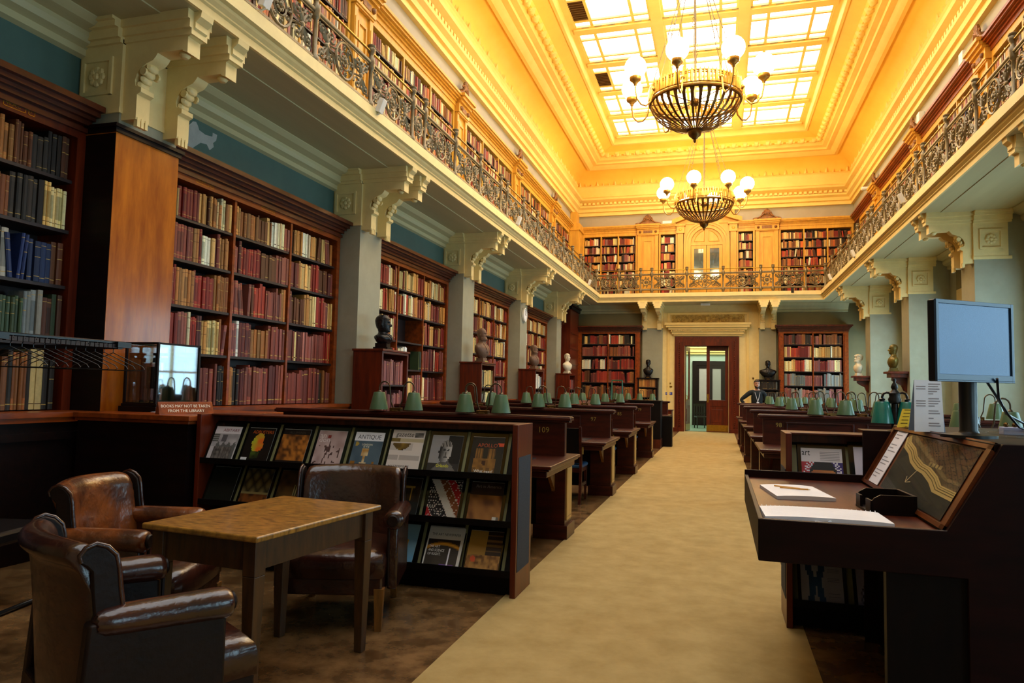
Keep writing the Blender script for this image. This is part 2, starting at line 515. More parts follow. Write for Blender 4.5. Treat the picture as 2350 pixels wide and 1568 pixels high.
# moulding along the foot of the soffit (grey white) on left wall and right wall
mb = MB()
def wallmould(x, s, mbx, y0, y1):
    P = [(0, -.30), (.05, -.28), (.05, -.22), (.12, -.19), (.14, -.14), (.14, -.10), (.24, -.07), (.30, -.02), (.30, 0), (0, 0)]
    mbx.prism([(x + s * d, ZSOF + z) for (d, z) in P], 'y', y0, y1)
prev = YB
for c in COLY + [YF - 0.3]:
    wallmould(-5.5, 1, mb, prev, c); prev = c + COLW
prev = YB
for c in COLY + [YF - 0.3]:
    wallmould(4.95, -1, mb, prev, c); prev = c + COLW
P = [(0, -.30), (.05, -.28), (.05, -.22), (.12, -.19), (.14, -.14), (.24, -.07), (.30, -.02), (.30, 0), (0, 0)]
for (xa, xb) in ((-5.1, -2.8), (1.9, 4.2)):
    mb.prism([(YF - d, ZSOF + z) for (d, z) in P], 'x', xa, xb)
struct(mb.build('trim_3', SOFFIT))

# upper cornice, cove, ceiling frame
mb = MB()
mb.use(0)
COR = [(0.0, 8.0), (0.10, 8.0), (0.10, 8.12), (0.16, 8.14), (0.18, 8.24), (0.26, 8.30), (0.27, 8.36), (0.16, 8.40), (0.16, 8.46), (0.34, 8.56), (0.36, 8.62), (0.30, 8.66), (0.12, 8.72), (0.10, 9.10), (0.14, 9.14), (0.06, 9.18)]
mb.ring(COR, XL, XR, YB, YF)
mb.use(1)
COVE = [(0.06, 9.18), (0.09, 9.30), (0.16, 9.42), (0.27, 9.53), (0.42, 9.62), (0.60, 9.68)]
mb.ring(COVE, XL, XR, YB, YF)
mb.use(0)
FR = [(0.60, 9.68), (0.60, 9.60), (0.70, 9.58), (0.78, 9.62), (0.84, 9.70), (0.98, 9.70), (1.0, 9.76), (1.12, 9.80), (1.16, 9.90)]
mb.ring(FR, XL, XR, YB, YF)
mb.use(1)
mb.ring([(1.16, 9.90), (1.30, 9.92), (1.34, 10.02), (1.62, 10.16)], XL, XR, YB, YF)
mb.use(0)
mb.ring([(1.62, 10.16), (1.66, 10.12), (1.72, 10.14), (1.76, 10.22), (1.76, 10.40), (1.84, 10.40)], XL, XR, YB, YF)
o = struct(mb.build('ceiling', [CEILM, CREAM2], smooth=28))
# carved ornaments of the ceiling: leaf row, dentils, shell band
mb = MB()
def runs(inset):
    x0, x1, y0, y1 = XL + inset, XR - inset, 4.0, YF - inset
    return [((x0, y0), (0, 1), y1 - y0, (1, 0)), ((x1, y0), (0, 1), y1 - y0, (-1, 0)), ((x0, y1), (1, 0), x1 - x0, (0, -1))]
for (p0, d, L, nrm) in runs(1.22):
    n = int(L / 0.36)
    for k in range(n):
        t = (k + .5) * L / n
        cx, cy = p0[0] + d[0] * t, p0[1] + d[1] * t
        for (du, r, dz) in ((-.10, .075, -.01), (0, .125, .01), (.10, .075, -.01)):
            mb.sphere((cx + d[0] * du + nrm[0] * .02, cy + d[1] * du + nrm[1] * .02, 9.95 + dz), r, 6, 4, 1, 1, .9)
for (p0, d, L, nrm) in runs(0.09):
    n = int(L / 0.22)
    for k in range(n):
        t = (k + .5) * L / n
        cx, cy = p0[0] + d[0] * t, p0[1] + d[1] * t
        big = k % 3 == 0
        a = .045 if not big else .07
        mb.add([(cx - d[0] * a, cy - d[1] * a, 9.14), (cx + d[0] * a, cy + d[1] * a, 9.14), (cx + nrm[0] * .04, cy + nrm[1] * .04, 9.26 if not big else 9.34), (cx + nrm[0] * .06, cy + nrm[1] * .06, 9.16)],
               [(0, 1, 2), (0, 3, 1), (1, 3, 2), (2, 3, 0)])
for (p0, d, L, nrm) in runs(0.20):
    n = int(L / 0.16)
    for k in range(n):
        t = (k + .5) * L / n
        cx, cy = p0[0] + d[0] * t, p0[1] + d[1] * t
        ax, ay = (.045, .05) if d[0] else (.05, .045)
        mb.box(cx - ax, cx + ax, cy - ay, cy + ay, 8.39, 8.47)
mb.build('ceiling_ornament', CEILM, o, smooth=50)

# laylight (the glazed ceiling)
SX0, SX1, SY1 = XL + 1.84, XR - 1.84, YF - 1.84
sky = thing('window_10', None, None)
struct(sky)
g = MB(); fr = MB(); dk = MB()
ZS = 10.40
xb = [SX0, SX0 + (SX1 - SX0) * .335, SX0 + (SX1 - SX0) * .665, SX1]
yb = [SY1 - 1.92 * k for k in range(0, 15)]
beam = .13
for i in range(3):
    for j in range(len(yb) - 1):
        x0, x1 = xb[i] + (beam if i else .05), xb[i + 1] - (beam if i < 2 else .05)
        y1, y0 = yb[j] - beam, yb[j + 1] + beam
        w, h = x1 - x0, y1 - y0
        xs = [x0, x0 + .23 * w, x0 + .77 * w, x1]
        ys = [y0, y0 + .24 * h, y0 + .82 * h, y1]
        for a in range(3):
            for b in range(3):
                t = .035
                vent = (i == 0 and a == 0 and b == 1 and j in (2, 4))
                if vent:
                    dk.box(xs[a] + t, xs[a + 1] - t, ys[b] + t, ys[b + 1] - t, ZS - .02, ZS - .01)
                    for q in range(9):
                        yy = ys[b] + t + (ys[b + 1] - ys[b] - 2 * t) * q / 9
                        dk.box(xs[a] + t, xs[a + 1] - t, yy, yy + .03, ZS - .045, ZS - .02)
                else:
                    g.quad((xs[a] + t, ys[b] + t, ZS), (xs[a] + t, ys[b + 1] - t, ZS), (xs[a + 1] - t, ys[b + 1] - t, ZS), (xs[a + 1] - t, ys[b] + t, ZS))
        for x in xs: fr.box(x - .035, x + .035, y0 - .03, y1 + .03, ZS - .04, ZS + .02)
        for y in ys: fr.box(x0 - .03, x1 + .03, y - .035, y + .035, ZS - .045, ZS + .02)
for x in xb[1:3]:
    fr.box(x - beam, x + beam, YB + 1, SY1, ZS - .12, ZS + .04)
    fr.box(x - beam - .05, x + beam + .05, YB + 1, SY1, ZS - .05, ZS + .03)
for y in yb:
    fr.box(SX0, SX1, y - beam, y + beam, ZS - .10, ZS + .04)
    fr.box(SX0, SX1, y - beam - .05, y + beam + .05, ZS - .05, ZS + .03)
    for q in range(18):
        x = SX0 + .3 + q * (SX1 - SX0 - .6) / 17
        dk.use(1).box(x - .09, x + .09, y - beam - .045, y - beam - .005, ZS - .056, ZS - .05); dk.use(0)
fr.box(SX0 - .1, SX0 + .05, YB + 1, SY1 + .1, ZS - .06, ZS + .06).box(SX1 - .05, SX1 + .1, YB + 1, SY1 + .1, ZS - .06, ZS + .06).box(SX0, SX1, SY1 - .05, SY1 + .1, ZS - .06, ZS + .06)
fr.build('window_frame', CEILM, sky)
g.build('window_glass', SKYP, sky)
dk.build('window_vent', [VENT, GREY], sky)
mb = MB(); mb.box(-6.5, 6.1, YB - .4, YF + .5, 11.2, 11.4)
struct(mb.build('roof', GREY))

# ------------------------------------------------------------ pillars with their consoles
def corbel_side(s, x):
    """side profile of one console in (outward distance, z), s=+1 left side"""
    P = [(0, 3.68), (.16, 3.68), (.16, 3.90), (.20, 3.92), (.20, 3.96), (.14, 3.98)]
    # scroll curve
    P += [(.13, 4.03), (.15, 4.09), (.19, 4.14), (.25, 4.17), (.31, 4.19), (.34, 4.22), (.36, 4.25), (.62, 4.25)]
    P += [(.62, 4.24), (.67, 4.22), (.67, 4.36), (.70, 4.37), (.70, 4.40), (.74, 4.43), (.74, 4.48), (.79, 4.52), (.80, ZSOF), (0, ZSOF)]
    return [(x + s * d, z) for (d, z) in P]
def pillar(side, c, wood=False):
    s = 1 if side == 'left' else -1
    x = CXL if s == 1 else CXR
    xb_ = -5.78 if s == 1 else 5.0
    c1 = c + COLW
    r = thing('pillar', None, None); struct(r)
    mb = MB()
    mb.box(x, xb_, c, c1, 0, ZSOF)
    mb.build('shaft', SAGE, r)
    # capital block with sunk rosette panels on the sides
    mb = MB()
    mb.box(x + s * .015, x - s * .55, c - .02, c1 + .02, 3.74, 3.79)
    mb.box(x + s * .01, x - s * .50, c - .012, c1 + .012, 3.79, ZSOF)
    for (ya, yb_) in ((c - .03, c - .012), (c1 + .012, c1 + .03)):
        xc, zc, h = x - s * .25, 4.08, .17
        for (a0, a1, b0, b1) in ((-h, h, -h, -h + .035), (-h, h, h - .035, h), (-h, -h + .035, -h, h), (h - .035, h, -h, h)):
            mb.box(xc + a0, xc + a1, ya, yb_, zc + b0, zc + b1)
        for q in range(8):
            a = 2 * PI * q / 8
            mb.sphere((xc + .06 * math.cos(a), (ya + yb_) / 2, zc + .06 * math.sin(a)), .035, 6, 4, 1, .5, 1)
        mb.sphere((xc, (ya + yb_) / 2, zc), .035, 6, 4, 1, .8, 1)
    # moulded head wrapping into the soffit
    for (d, z0, z1) in ((.03, 4.36, 4.40), (.06, 4.40, 4.48), (.10, 4.48, 4.53), (.13, 4.53, ZSOF)):
        mb.box(x + s * .01, x - s * .55, c - .012 - d, c1 + .012 + d, z0, z1)
    mb.build('capital', CREAM, r)
    for (a, b) in ((c + .02, c + .17), (c1 - .17, c1 - .02)):
        k = MB()
        k.prism(corbel_side(s, x), 'y', a, b)
        # stepped cheeks on the head of the console
        for (d, z0, z1) in ((.02, 4.37, 4.42), (.045, 4.42, 4.49), (.07, 4.49, ZSOF)):
            k.box(x, x + s * .72, a - d, b + d, z0, z1)
        # leaf lobes
        for q in range(4):
            t = q / 3
            k.sphere((x + s * (.15 + .09 * t), (a + b) / 2, 4.0 + .15 * t), .055, 8, 5, .6, 1.25, .8)
        for q in range(3):
            yy = a + .03 + q * (b - a - .06) / 2
            k.box(x + s * .13, x + s * .165, yy - .015, yy + .015, 3.62, 3.70)
        for yy in (a, b):
            k.lathe([(.0005, -.01), (.035, -.01), (.035, .01), (.0005, .01)], 10, (x + s * .22, yy, 4.10), axis='y')
        k.lathe([(.0005, -.05), (.03, -.045), (.05, -.02), (.045, 0)], 10, (x + s * .58, (a + b) / 2, 4.25))
        k.build('corbel', CREAM, r, smooth=35)
    if wood:
        mb = MB()
        mb.box(x + .012, -5.5, c - .03, c1 + .03, 1.12, 3.56)
        mb.use(1).box(x + .03, -5.5, c - .05, c1 + .05, 3.56, 3.63).use(1).box(x + .05, -5.5, c - .07, c1 + .07, 3.60, 3.63)
        mb.use(2).box(x + .010, -5.78, c - .028, c - .034, 0, 3.55)
        mb.build('panelling', [PANELW, DARKW, DARKW], r)
    return r
for i, c in enumerate(COLY):
    pillar('left', c, wood=(i == 0))
    if i: pillar('right', c)
pillar('right', COLY[0])
# far pilasters either side of the doorcase
for (xa, xb2) in ((-2.74, -2.02), (1.32, 1.88)):
    r = thing('pillar', None, None); struct(r)
    mb = MB(); mb.box(xa, xb2, YF - .12, YF, 0, 3.72); mb.build('shaft', SAGE, r)
    mb = MB(); mb.box(xa - .03, xb2 + .03, YF - .15, YF, 3.72, 3.80).box(xa - .02, xb2 + .02, YF - .14, YF, 3.80, ZSOF)
    mb.build('capital', CREAM, r)
    w = xb2 - xa
    for xc in (xa + .10 + w * .0, xb2 - .10):
        k = MB()
        P = [(0, 3.66), (.16, 3.66), (.16, 3.88), (.19, 3.92), (.14, 3.97), (.15, 4.07), (.25, 4.16), (.36, 4.22), (.90, 4.24), (.92, 4.30), (.97, 4.34), (.98, 4.40), (1.04, 4.44), (1.06, ZSOF), (0, ZSOF)]
        k.prism([(YF - .12 - d, z) for (d, z) in P], 'x', xc - .075, xc + .075)
        for (d, z0, z1) in ((.03, 4.34, 4.41), (.06, 4.41, 4.49), (.09, 4.49, ZSOF)):
            k.box(xc - .075 - d, xc + .075 + d, YF - 1.17, YF, z0, z1)
        for q in range(3):
            k.sphere((xc, YF - .30 - .05 * q, 4.02 + .06 * q), .055, 8, 5, 1.2, .6, .8)
        k.build('corbel', CREAM, r, smooth=35)

# doorcase, entablature and relief
mb = MB()
mb.box(-1.62, .74, YF - .06, YF, 3.44, 3.50)
for (d, z0, z1) in ((.08, 3.50, 3.58), (.12, 3.58, 3.66), (.20, 3.66, 3.74), (.28, 3.74, 3.82), (.32, 3.82, 3.90)):
    mb.box(-1.60 - d, .72 + d, YF - .05 - d, YF, z0, z1)
for q in range(44):
    x = -1.68 + q * 2.48 / 43
    mb.box(x - .018, x + .018, YF - .22, YF - .10, 3.60, 3.66)
mb.box(-1.84, -1.76, YF - .03, YF, .1, 4.25).box(.9, .98, YF - .03, YF, .1, 4.25).box(-1.84, .98, YF - .03, YF, 4.22, 4.3)
struct(mb.build('trim_4', CREAM3))
mb = MB()
mb.box(-1.7, .84, YF - .03, YF, 3.92, 4.22)
for side in (-1, 1):
    for q in range(9):
        cx = -.43 + side * (.16 + q * .125)
        zc = 4.06 + .06 * math.sin(q * 1.7)
        mb.tube([(cx + .085 * math.cos(a * .7) * (1 - a * .09), YF - .05, zc + .085 * math.sin(a * .7) * (1 - a * .09)) for a in range(0, 10)], .018, 5)
        mb.sphere((cx, YF - .05, zc), .03, 6, 4)
mb.sphere((-.43, YF - .05, 4.06), .11, 10, 6, .8, .4, 1.1)
struct(mb.build('trim_5', RELIEF, smooth=50))

# mahogany door surround
mb = MB()
for (w, d, z) in ((.30, .05, 3.42), (.22, .10, 3.34), (.10, .14, 3.22)):
    mb.box(D0 - w - .06, D0 - .01, YF - d, YF + .3, 0, z)
    mb.box(D1 + .01, D1 + w + .06, YF - d, YF + .3, 0, z)
    mb.box(D0 - .01, D1 + .01, YF - d, YF + .3, 3.08, z)
mb.box(D0 - .40, D0 - .02, YF - .16, YF, 0, .14).box(D1 + .02, D1 + .40, YF - .16, YF, 0, .14)
for q in range(40):
    z = .2 + q * .078
    mb.sphere((D0 - .2, YF - .10, z), .026, 5, 4); mb.sphere((D1 + .2, YF - .10, z), .026, 5, 4)
struct(mb.build('door_frame', MAHOGV, smooth=40))
# closed right leaf
def leaf(name, w, h, loc, rz):
    r = thing(name, None, None, loc, rz); struct(r)
    b = MB()
    b.box(0, w, 0, .05, 0, .24).box(0, w, 0, .05, .92, 1.14).box(0, w, 0, .05, h - .16, h)
    b.box(0, .11, 0, .05, 0, h).box(w - .11, w, 0, .05, 0, h)
    b.box(.11, w - .11, .012, .04, .24, .92)
    b.box(.18, w - .18, -.004, .05, .34, .80)
    b.build('door_panel', MAHOGV, r, bevel=.004)
    b = MB(); b.box(.11, w - .11, .02, .028, 1.14, h - .16); b.build('door_glass', DGLASS, r)
    b = MB(); b.box(.0, w, -.006, 0, .03, .25); b.build('kick_plate', BRASS, r)
    b = MB(); b.box(.02, .07, -.01, 0, 1.05, 1.35).tube([(.045, -.06, 1.12), (.045, -.07, 1.2), (.045, -.06, 1.28)], .012, 6)
    b.box(.035, .055, -.06, 0, 1.12, 1.14).box(.035, .055, -.06, 0, 1.26, 1.28)
    b.build('door_handle', BRASS, r)
    return r
leaf('door_1', .75, 3.07, (-.465, YF + .12, .01), 0)
lf = leaf('door_2', .75, 3.07, (D0 + .02, YF + .14, .01), math.radians(80))

# corridor beyond the doors
mb = MB()
mb.use(0).box(-2.6, -2.5, YF + .35, YF + 6, 0, 5).box(2.0, 2.1, YF + .35, YF + 6, 0, 5).box(-2.6, 2.1, YF + 5.2, YF + 5.4, 0, 5)
mb.use(0).box(-2.6, 2.1, YF + .35, YF + 5.4, 4.9, 5.0)
struct(mb.build('wall_corridor', CORRW))
mb = MB(); mb.box(-2.5, 2.0, YF + .36, YF + 5.2, .001, .012)
struct(mb.build('floor_corridor', CORRF))
mb = MB()
for (d, z0, z1) in ((.08, 3.05, 3.15), (.14, 3.15, 3.3), (.2, 3.3, 3.42)):
    mb.box(-1.9 - d, 1.2 + d, YF + 5.18 - d, YF + 5.2, z0, z1)
mb.box(-2.4, 1.9, YF + 5.12, YF + 5.2, 3.55, 4.1)
struct(mb.build('trim_6', CREAM3))
r = thing('door_3', None, None, (-1.14, YF + 5.1, 0)); struct(r)
b = MB()
b.box(0, .18, 0, .1, 0, 2.76).box(1.28, 1.48, 0, .1, 0, 2.76).box(0, 1.48, 0, .1, 2.58, 2.76)
for x in (.18, .73):
    b.box(x, x + .10, .02, .08, 0, 2.58).box(x + .45, x + .55, .02, .08, 0, 2.58).box(x, x + .55, .02, .08, 0, 1.06).box(x, x + .55, .02, .08, 2.44, 2.58)
b.build('door_panel', DARKW, r)
b = MB()
for x in (.18, .73): b.box(x + .10, x + .45, .04, .06, 1.06, 2.44)
b.build('door_glass', FROST, r)
area_light('corridor_fill_light', (-.3, YF + 2.6, 4.8), (0, 0, 0), 2, 3, 170, (0.92, 1.0, 0.88))  # unseen fill lamp added to brighten the corridor, no fitting modelled
c_ = thing('reading_chair', 'black slat-backed chair standing in the corridor beyond the glazed doors', 'chair', (-.72, YF + 2.7, .012), .3)
b = MB(); b.box(-.22, .22, -.22, .22, .42, .47); b.build('seat', BLACK, c_)
b = MB(); b.box(-.22, .22, .19, .22, .85, .95).box(-.22, .22, .19, .22, .55, .6)
for q in range(5): b.box(-.2 + q * .1 - .012, -.2 + q * .1 + .012, .195, .215, .5, .9)
b.build('backrest', BLACK, c_)
for (x, y, h) in ((-.2, -.2, .42), (.2, -.2, .42), (-.2, .2, .95), (.2, .2, .95)):
    b = MB(); b.box(x - .018, x + .018, y - .018, y + .018, 0, h); b.build('leg', BLACK, c_)
# ------------------------------------------------------------ bookcases and books
PAL = {
 'maroon': ['#6b2e26', '#7a3a2e', '#582620', '#834434', '#6a3228', '#8b4c3e'],
 'red': ['#8c2a1c', '#7a2118', '#a03622', '#6e1d16'],
 'brown': ['#7a441e', '#8a5024', '#5c3318', '#96602c', '#4a2814'],
 'tan': ['#bd8744', '#cc9a52', '#a9733a', '#d4ac68'],
 'cream': ['#d9c489', '#e3d3a2', '#cdb270', '#efe4c4'],
 'black': ['#261f18', '#32281f', '#1a1512'],
 'green': ['#2c3a24', '#27332a', '#3a4a2e'],
 'blue': ['#1e3060', '#26407a', '#1a2748'],
 'grey': ['#7f7f78', '#93938c', '#6b6e68'],
 'pink': ['#8f5550', '#a06860', '#7f4a48'],
 'orange': ['#b5561e', '#c4622a'],
 'white': ['#e9e2cf', '#f1ebdc'],
}
GOLD = '#b8944a'
BOOKS = []     # (local frame, u0, u1, z0, h, depth, lean, colour hex, colour name, key)
def frame_left(x):   return lambda u, w, z: (x - w, u, z)       # u=+y, faces +x
def frame_right(x):  return lambda u, w, z: (x + w, u, z)       # faces -x
def frame_far(y):    return lambda u, w, z: (u, y + w, z)       # faces -y, u=+x
def fill(frame, u0, u1, z0, hmax, mix, key, tk=(.022, .048), hv=(.72, .97), gap=.03, leanp=.06, dep=.2, R=rnd, runs=(1, 1, 1, 2, 2, 3, 4, 6)):
    names = list(mix.keys()); wts = list(mix.values())
    u = u0 + .004
    run = 0; lean = 0.0; idx = 0
    cname = None; hh = .9; th = .03; hexc = ''
    while True:
        if run <= 0:
            cname = R.choices(names, wts)[0]
            hexc = R.choice(PAL[cname])
            run = R.choice(runs); hh = R.uniform(*hv); th = R.uniform(*tk)
            lean = 0.0
            if R.random() < leanp: lean = R.uniform(-.16, .16)
            if R.random() < gap: u += R.uniform(.02, .07)
        run -= 1
        h = hmax * min(.985, max(.6, hh + R.uniform(-.02, .02))); t = th * R.uniform(.85, 1.15)
        sh = lean * h
        if sh < 0 and idx == 0: sh = 0; 
        if u + t + abs(sh) > u1: break
        ua = u + (abs(sh) if sh < 0 and run == 0 and False else 0)
        BOOKS.append((frame, ua, ua + t, z0, h, dep * R.uniform(.85, 1.0), sh, hexc, cname, (key, idx), R.uniform(0, .025), R.random()))
        u = ua + t + .0015
        if lean and run == 0: u += abs(sh)
        idx += 1
    return idx
def jitter(c, r):
    k = 1.0 + .75 * (r - .35)
    q = math.sin(r * 77.7) * .14
    return (min(1, c[0] * k * (1 + q)), min(1, c[1] * k), min(1, c[2] * k * (1 - q)))
def book_geo(mb, b, detail):
    fr, u0, u1, z0, h, dep, sh, hx, cn, key, w0, rr = b
    base = jitter(lin(hx), rr)
    dark = tuple(c * .5 for c in base)
    gold = lin(GOLD) if cn not in ('cream', 'white', 'tan') else lin('#5a3317')
    hs = [0, .09, .105, .20, .74, .79, .90, .912, 1.0] if rr > .45 else [0, .12, .135, .60, .615, .85, .862, 1.0]
    if not detail:
        hs = [0, .10, .13, .76, .80, 1.0] if rr > .4 else [0, .86, .89, 1.0]
    P = lambda u, w, q: fr(u + sh * q, w, z0 + h * q)
    if detail:
        us = [u0, u0 + (u1 - u0) * .25, u1 - (u1 - u0) * .25, u1]; ws = [w0 + .008, w0, w0, w0 + .008]
    else:
        us = [u0, u1]; ws = [w0, w0]
    n = len(us)
    for k in range(len(hs) - 1):
        thin = (hs[k + 1] - hs[k]) < .035
        lab = detail and not thin and (k == 3 or k == 4) and rr > .8
        mb.cc = gold if thin and rr > .15 else (jitter(dark, .4) if lab else base)
        for a in range(n - 1):
            mb.add([P(us[a], ws[a], hs[k]), P(us[a + 1], ws[a + 1], hs[k]), P(us[a + 1], ws[a + 1], hs[k + 1]), P(us[a], ws[a], hs[k + 1])], [(0, 1, 2, 3)])
    mb.cc = tuple(c * .8 for c in base)
    a0, a1 = w0 + (.008 if detail else 0), w0 + dep
    for (u, o) in ((u0, 0), (u1, 0)):
        mb.add([P(u, a0, 0), P(u, a1, 0), P(u, a1, 1), P(u, a0, 1)], [(0, 1, 2, 3)])
    mb.cc = lin('#b9a67a')
    mb.add([P(u0, a0, 1), P(u1, a0, 1), P(u1, a1, 1), P(u0, a1, 1)], [(0, 1, 2, 3)])
    mb.cc = base
    mb.add([P(u0, a0, 0), P(u1, a0, 0), P(u1, a1, 0), P(u0, a1, 0)], [(0, 1, 2, 3)])
    mb.add([P(u0, a1, 0), P(u1, a1, 0), P(u1, a1, 1), P(u0, a1, 1)], [(0, 1, 2, 3)])

ORD = ['first', 'second', 'third', 'fourth', 'fifth', 'sixth', 'seventh', 'eighth', 'ninth', 'tenth', 'eleventh', 'twelfth', 'thirteenth', 'fourteenth', 'fifteenth', 'sixteenth', 'seventeenth', 'eighteenth', 'nineteenth', 'twentieth'] + ['%dth' % i for i in range(21, 60)]
ZR = [1.15, 1.71, 2.20, 2.68, 3.12]       # shelf tops of the lower cases
ZTOP = 3.50
CAPT = ['46.A.E', '46.A.D', '46.A.C', '46.B.B', '46.C.A', '46.D.A', '46.E.A', '46.F.A', '47.A.A', '47.B.A', '47.C.A', '47.D.A']
_cap = [0]
def lower_case(side, ya, yb, label, ncol, near=False):
    """tall mahogany case with shelves; side is left or far"""
    if side == 'left':
        fr = frame_left(-5.38)
    else:
        fr = frame_far(YF - .42)
    r = thing('bookcase', label, 'bookcase', (0, 0, 0)); r['group'] = 'tall ground floor bookcases'
    def bx(mb, u0, u1, w0, w1, z0, z1):
        p = [fr(u0, w0, z0), fr(u1, w0, z0), fr(u1, w1, z0), fr(u0, w1, z0), fr(u0, w0, z1), fr(u1, w0, z1), fr(u1, w1, z1), fr(u0, w1, z1)]
        xs = [q[0] for q in p]; ys = [q[1] for q in p]
        return mb.box(min(xs), max(xs), min(ys), max(ys), z0, z1)
    wl = .20 if side == 'left' else .16
    wr = .08 if side == 'left' else .16
    ia, ib = ya + wl, yb - wr
    mb = MB()
    bx(mb, ya, ia, -.02, .38, 0, ZTOP); bx(mb, ib, yb, -.02, .38, 0, ZTOP)
    bx(mb, ya, yb, -.02, .38, ZTOP, 3.62)
    bx(mb, ya + .04, ia - .04, -.04, 0, 1.2, 3.45)
    if side == 'far': bx(mb, ib + .04, yb - .04, -.04, 0, 1.2, 3.45)
    mb.build('carcass', CASEW if not near else MAHOGV, r)
    mb = MB(); bx(mb, ya, yb, .36, .39, 1.1, 3.6); mb.build('back_panel', SHELFW, r)
    mb = MB()
    for (d, z0, z1) in ((.03, 3.56, 3.60), (.06, 3.62, 3.66), (.10, 3.66, 3.69), (.15, 3.69, 3.73), (.20, 3.73, 3.78)):
        bx(mb, ya - (0 if side == 'left' else d * .6), yb + (0 if side == 'left' else d * .6), -.02 - d, .38, z0, z1)
    mb.build('cornice', MAHOG, r)
    # divisions
    du = (ib - ia) / ncol
    mb = MB()
    for k in range(1, ncol): bx(mb, ia + du * k - .018, ia + du * k + .018, 0, .36, 1.15, ZTOP)
    mb.build('division', CASEW, r)
    # shelves
    mb = MB()
    for z in ZR[1:]: bx(mb, ia, ib, .012, .36, z - .028, z)
    mb.build('shelf', SHELFW, r)
    # cupboard base with ledge
    mb = MB()
    bx(mb, ya, yb, -.30, .38, 1.10, 1.14); bx(mb, ya, yb, -.28, .38, 1.06, 1.10)
    mb.build('ledge', CASEW, r)
    mb = MB()
    bx(mb, ya, yb, -.25, .38, 0.0, 1.06); bx(mb, ya, yb, -.28, -.25, 0, .16)
    for k in range(ncol):
        u = ia + du * k
        for (a, b, c, d) in ((.04, du - .04, .26, .32), (.04, du - .04, .92, .98), (.04, .10, .26, .98), (du - .10, du - .04, .26, .98)):
            bx(mb, u + a, u + b, -.275, -.25, c, d)
    mb.build('cupboard', DESKW if not near else DARKW, r)
    # brass shelf-mark plates
    for k in range(ncol):
        t = CAPT[_cap[0] % len(CAPT)]; num = str(5 + _cap[0] % 5); _cap[0] += 1
        uc = ia + du * (k + .5)
        mb = MB()
        if side == 'left':
            f = lambda a, b: (-5.38 + .0235, uc - .1 + a, 3.545 + b)
        else:
            f = lambda a, b: (uc - .1 + a, YF - .42 - .0235, 3.545 + b)
        mb.use(0)
        for (a0, a1, w_) in ((-.02, .17, 0), (.19, .25, 0)):
            for (p, q, e, g_) in ((a0, a1, -.018, -.013), (a0, a1, .032, .037), (a0, a0 + .006, -.018, .037), (a1 - .006, a1, -.018, .037)):
                mb.add([f(p, e), f(q, e), f(q, g_), f(p, g_)], [(0, 1, 2, 3)])
        put_text(mb, t, lambda a, b: f(a, b), .045)
        put_text(mb, num, lambda a, b: f(a + .205, b), .045)
        mb.build('shelf_mark', BRASS, r)
    return fr, [(ia + du * k + .02, ia + du * (k + 1) - .02) for k in range(ncol)]

MIXES_L1 = [
 {'maroon': 8, 'black': 1, 'cream': .5, 'brown': 1, 'green': .4},
 {'maroon': 4, 'red': 2, 'cream': 2, 'tan': 1.5, 'brown': 1, 'pink': 3},
 {'maroon': 6, 'red': 2, 'brown': 2, 'tan': 1, 'cream': .4},
 {'maroon': 3, 'brown': 3, 'red': 2, 'tan': 1.5, 'cream': .6, 'black': .4},
 {'tan': 3, 'brown': 3, 'red': 1.5, 'cream': 2.5, 'maroon': 1, 'black': .5},
]
MIXES_L0 = [
 {'brown': 3, 'tan': 1, 'green': 1, 'black': 2},
 {'black': 2, 'brown': 2, 'grey': 3, 'green': .5},
 {'black': 2, 'brown': 2, 'blue': 2, 'grey': 1, 'cream': .6},
 {'cream': 2.5, 'black': 2, 'brown': 2, 'grey': .6, 'tan': 1},
 {'brown': 4, 'tan': 1.2, 'black': 1, 'red': .8},
]
MIX_MID = [
 {'maroon': 6, 'pink': 3, 'cream': 1, 'red': 2, 'black': .6},
 {'maroon': 5, 'cream': 2, 'red': 2, 'pink': 2},
 {'maroon': 5, 'red': 2, 'tan': 1.5, 'cream': 1.5, 'blue': .2},
 {'red': 3, 'tan': 3, 'cream': 1.5, 'maroon': 2, 'brown': 1},
 {'tan': 4, 'cream': 3, 'red': 3, 'brown': 1},
]
MIX_FARL = [
 {'brown': 4, 'maroon': 2, 'black': .5}, {'red': 5, 'maroon': 4, 'brown': 1}, {'black': 1.5, 'maroon': 4, 'red': 3, 'cream': .5},
 {'maroon': 4, 'red': 4, 'brown': 2}, {'red': 3, 'cream': 1.5, 'black': 1.5, 'brown': 1},
]
MIX_FARR = [
 {'pink': 3, 'grey': 2}, {'pink': 3, 'grey': 2}, {'cream': 2, 'tan': 2, 'pink': 3, 'red': 1.5}, {'tan': 3, 'cream': 2, 'pink': 2, 'red': 1}, {'maroon': 3, 'brown': 2, 'black': 1},
]
WCASE = {0: 'left edge of the room', 1: 'large case behind the magazine rack'}
cases = []
# case at the left edge
fr, cols = lower_case('left', 1.2 + .0, COLY[0] - .04, 'dark bookcase at the left edge, before the polished wood pillar', 3, near=True)
cases.append((0, fr, cols))
LBL = ['large red-brown bookcase between the polished wood pillar and the first sage pillar', 'wall bookcase right of the dark bronze bust',
       'wall bookcase right of the bearded terracotta bust', 'wall bookcase right of the round white clock', 'narrow-looking last bookcase on the left wall by the white bust']
for i in range(5):
    ya = COLY[i] + COLW + .02
    yb = (COLY[i + 1] if i < 4 else YF - 2.1) - .02
    fr, cols = lower_case('left', ya, yb, LBL[i], 3)
    cases.append((i + 1, fr, cols))
ff, colsf1 = lower_case('far', -5.1, -2.80, 'far wall bookcase left of the doorway', 2)
_, colsf2 = lower_case('far', 1.94, 4.14, 'far wall bookcase right of the doorway', 2)

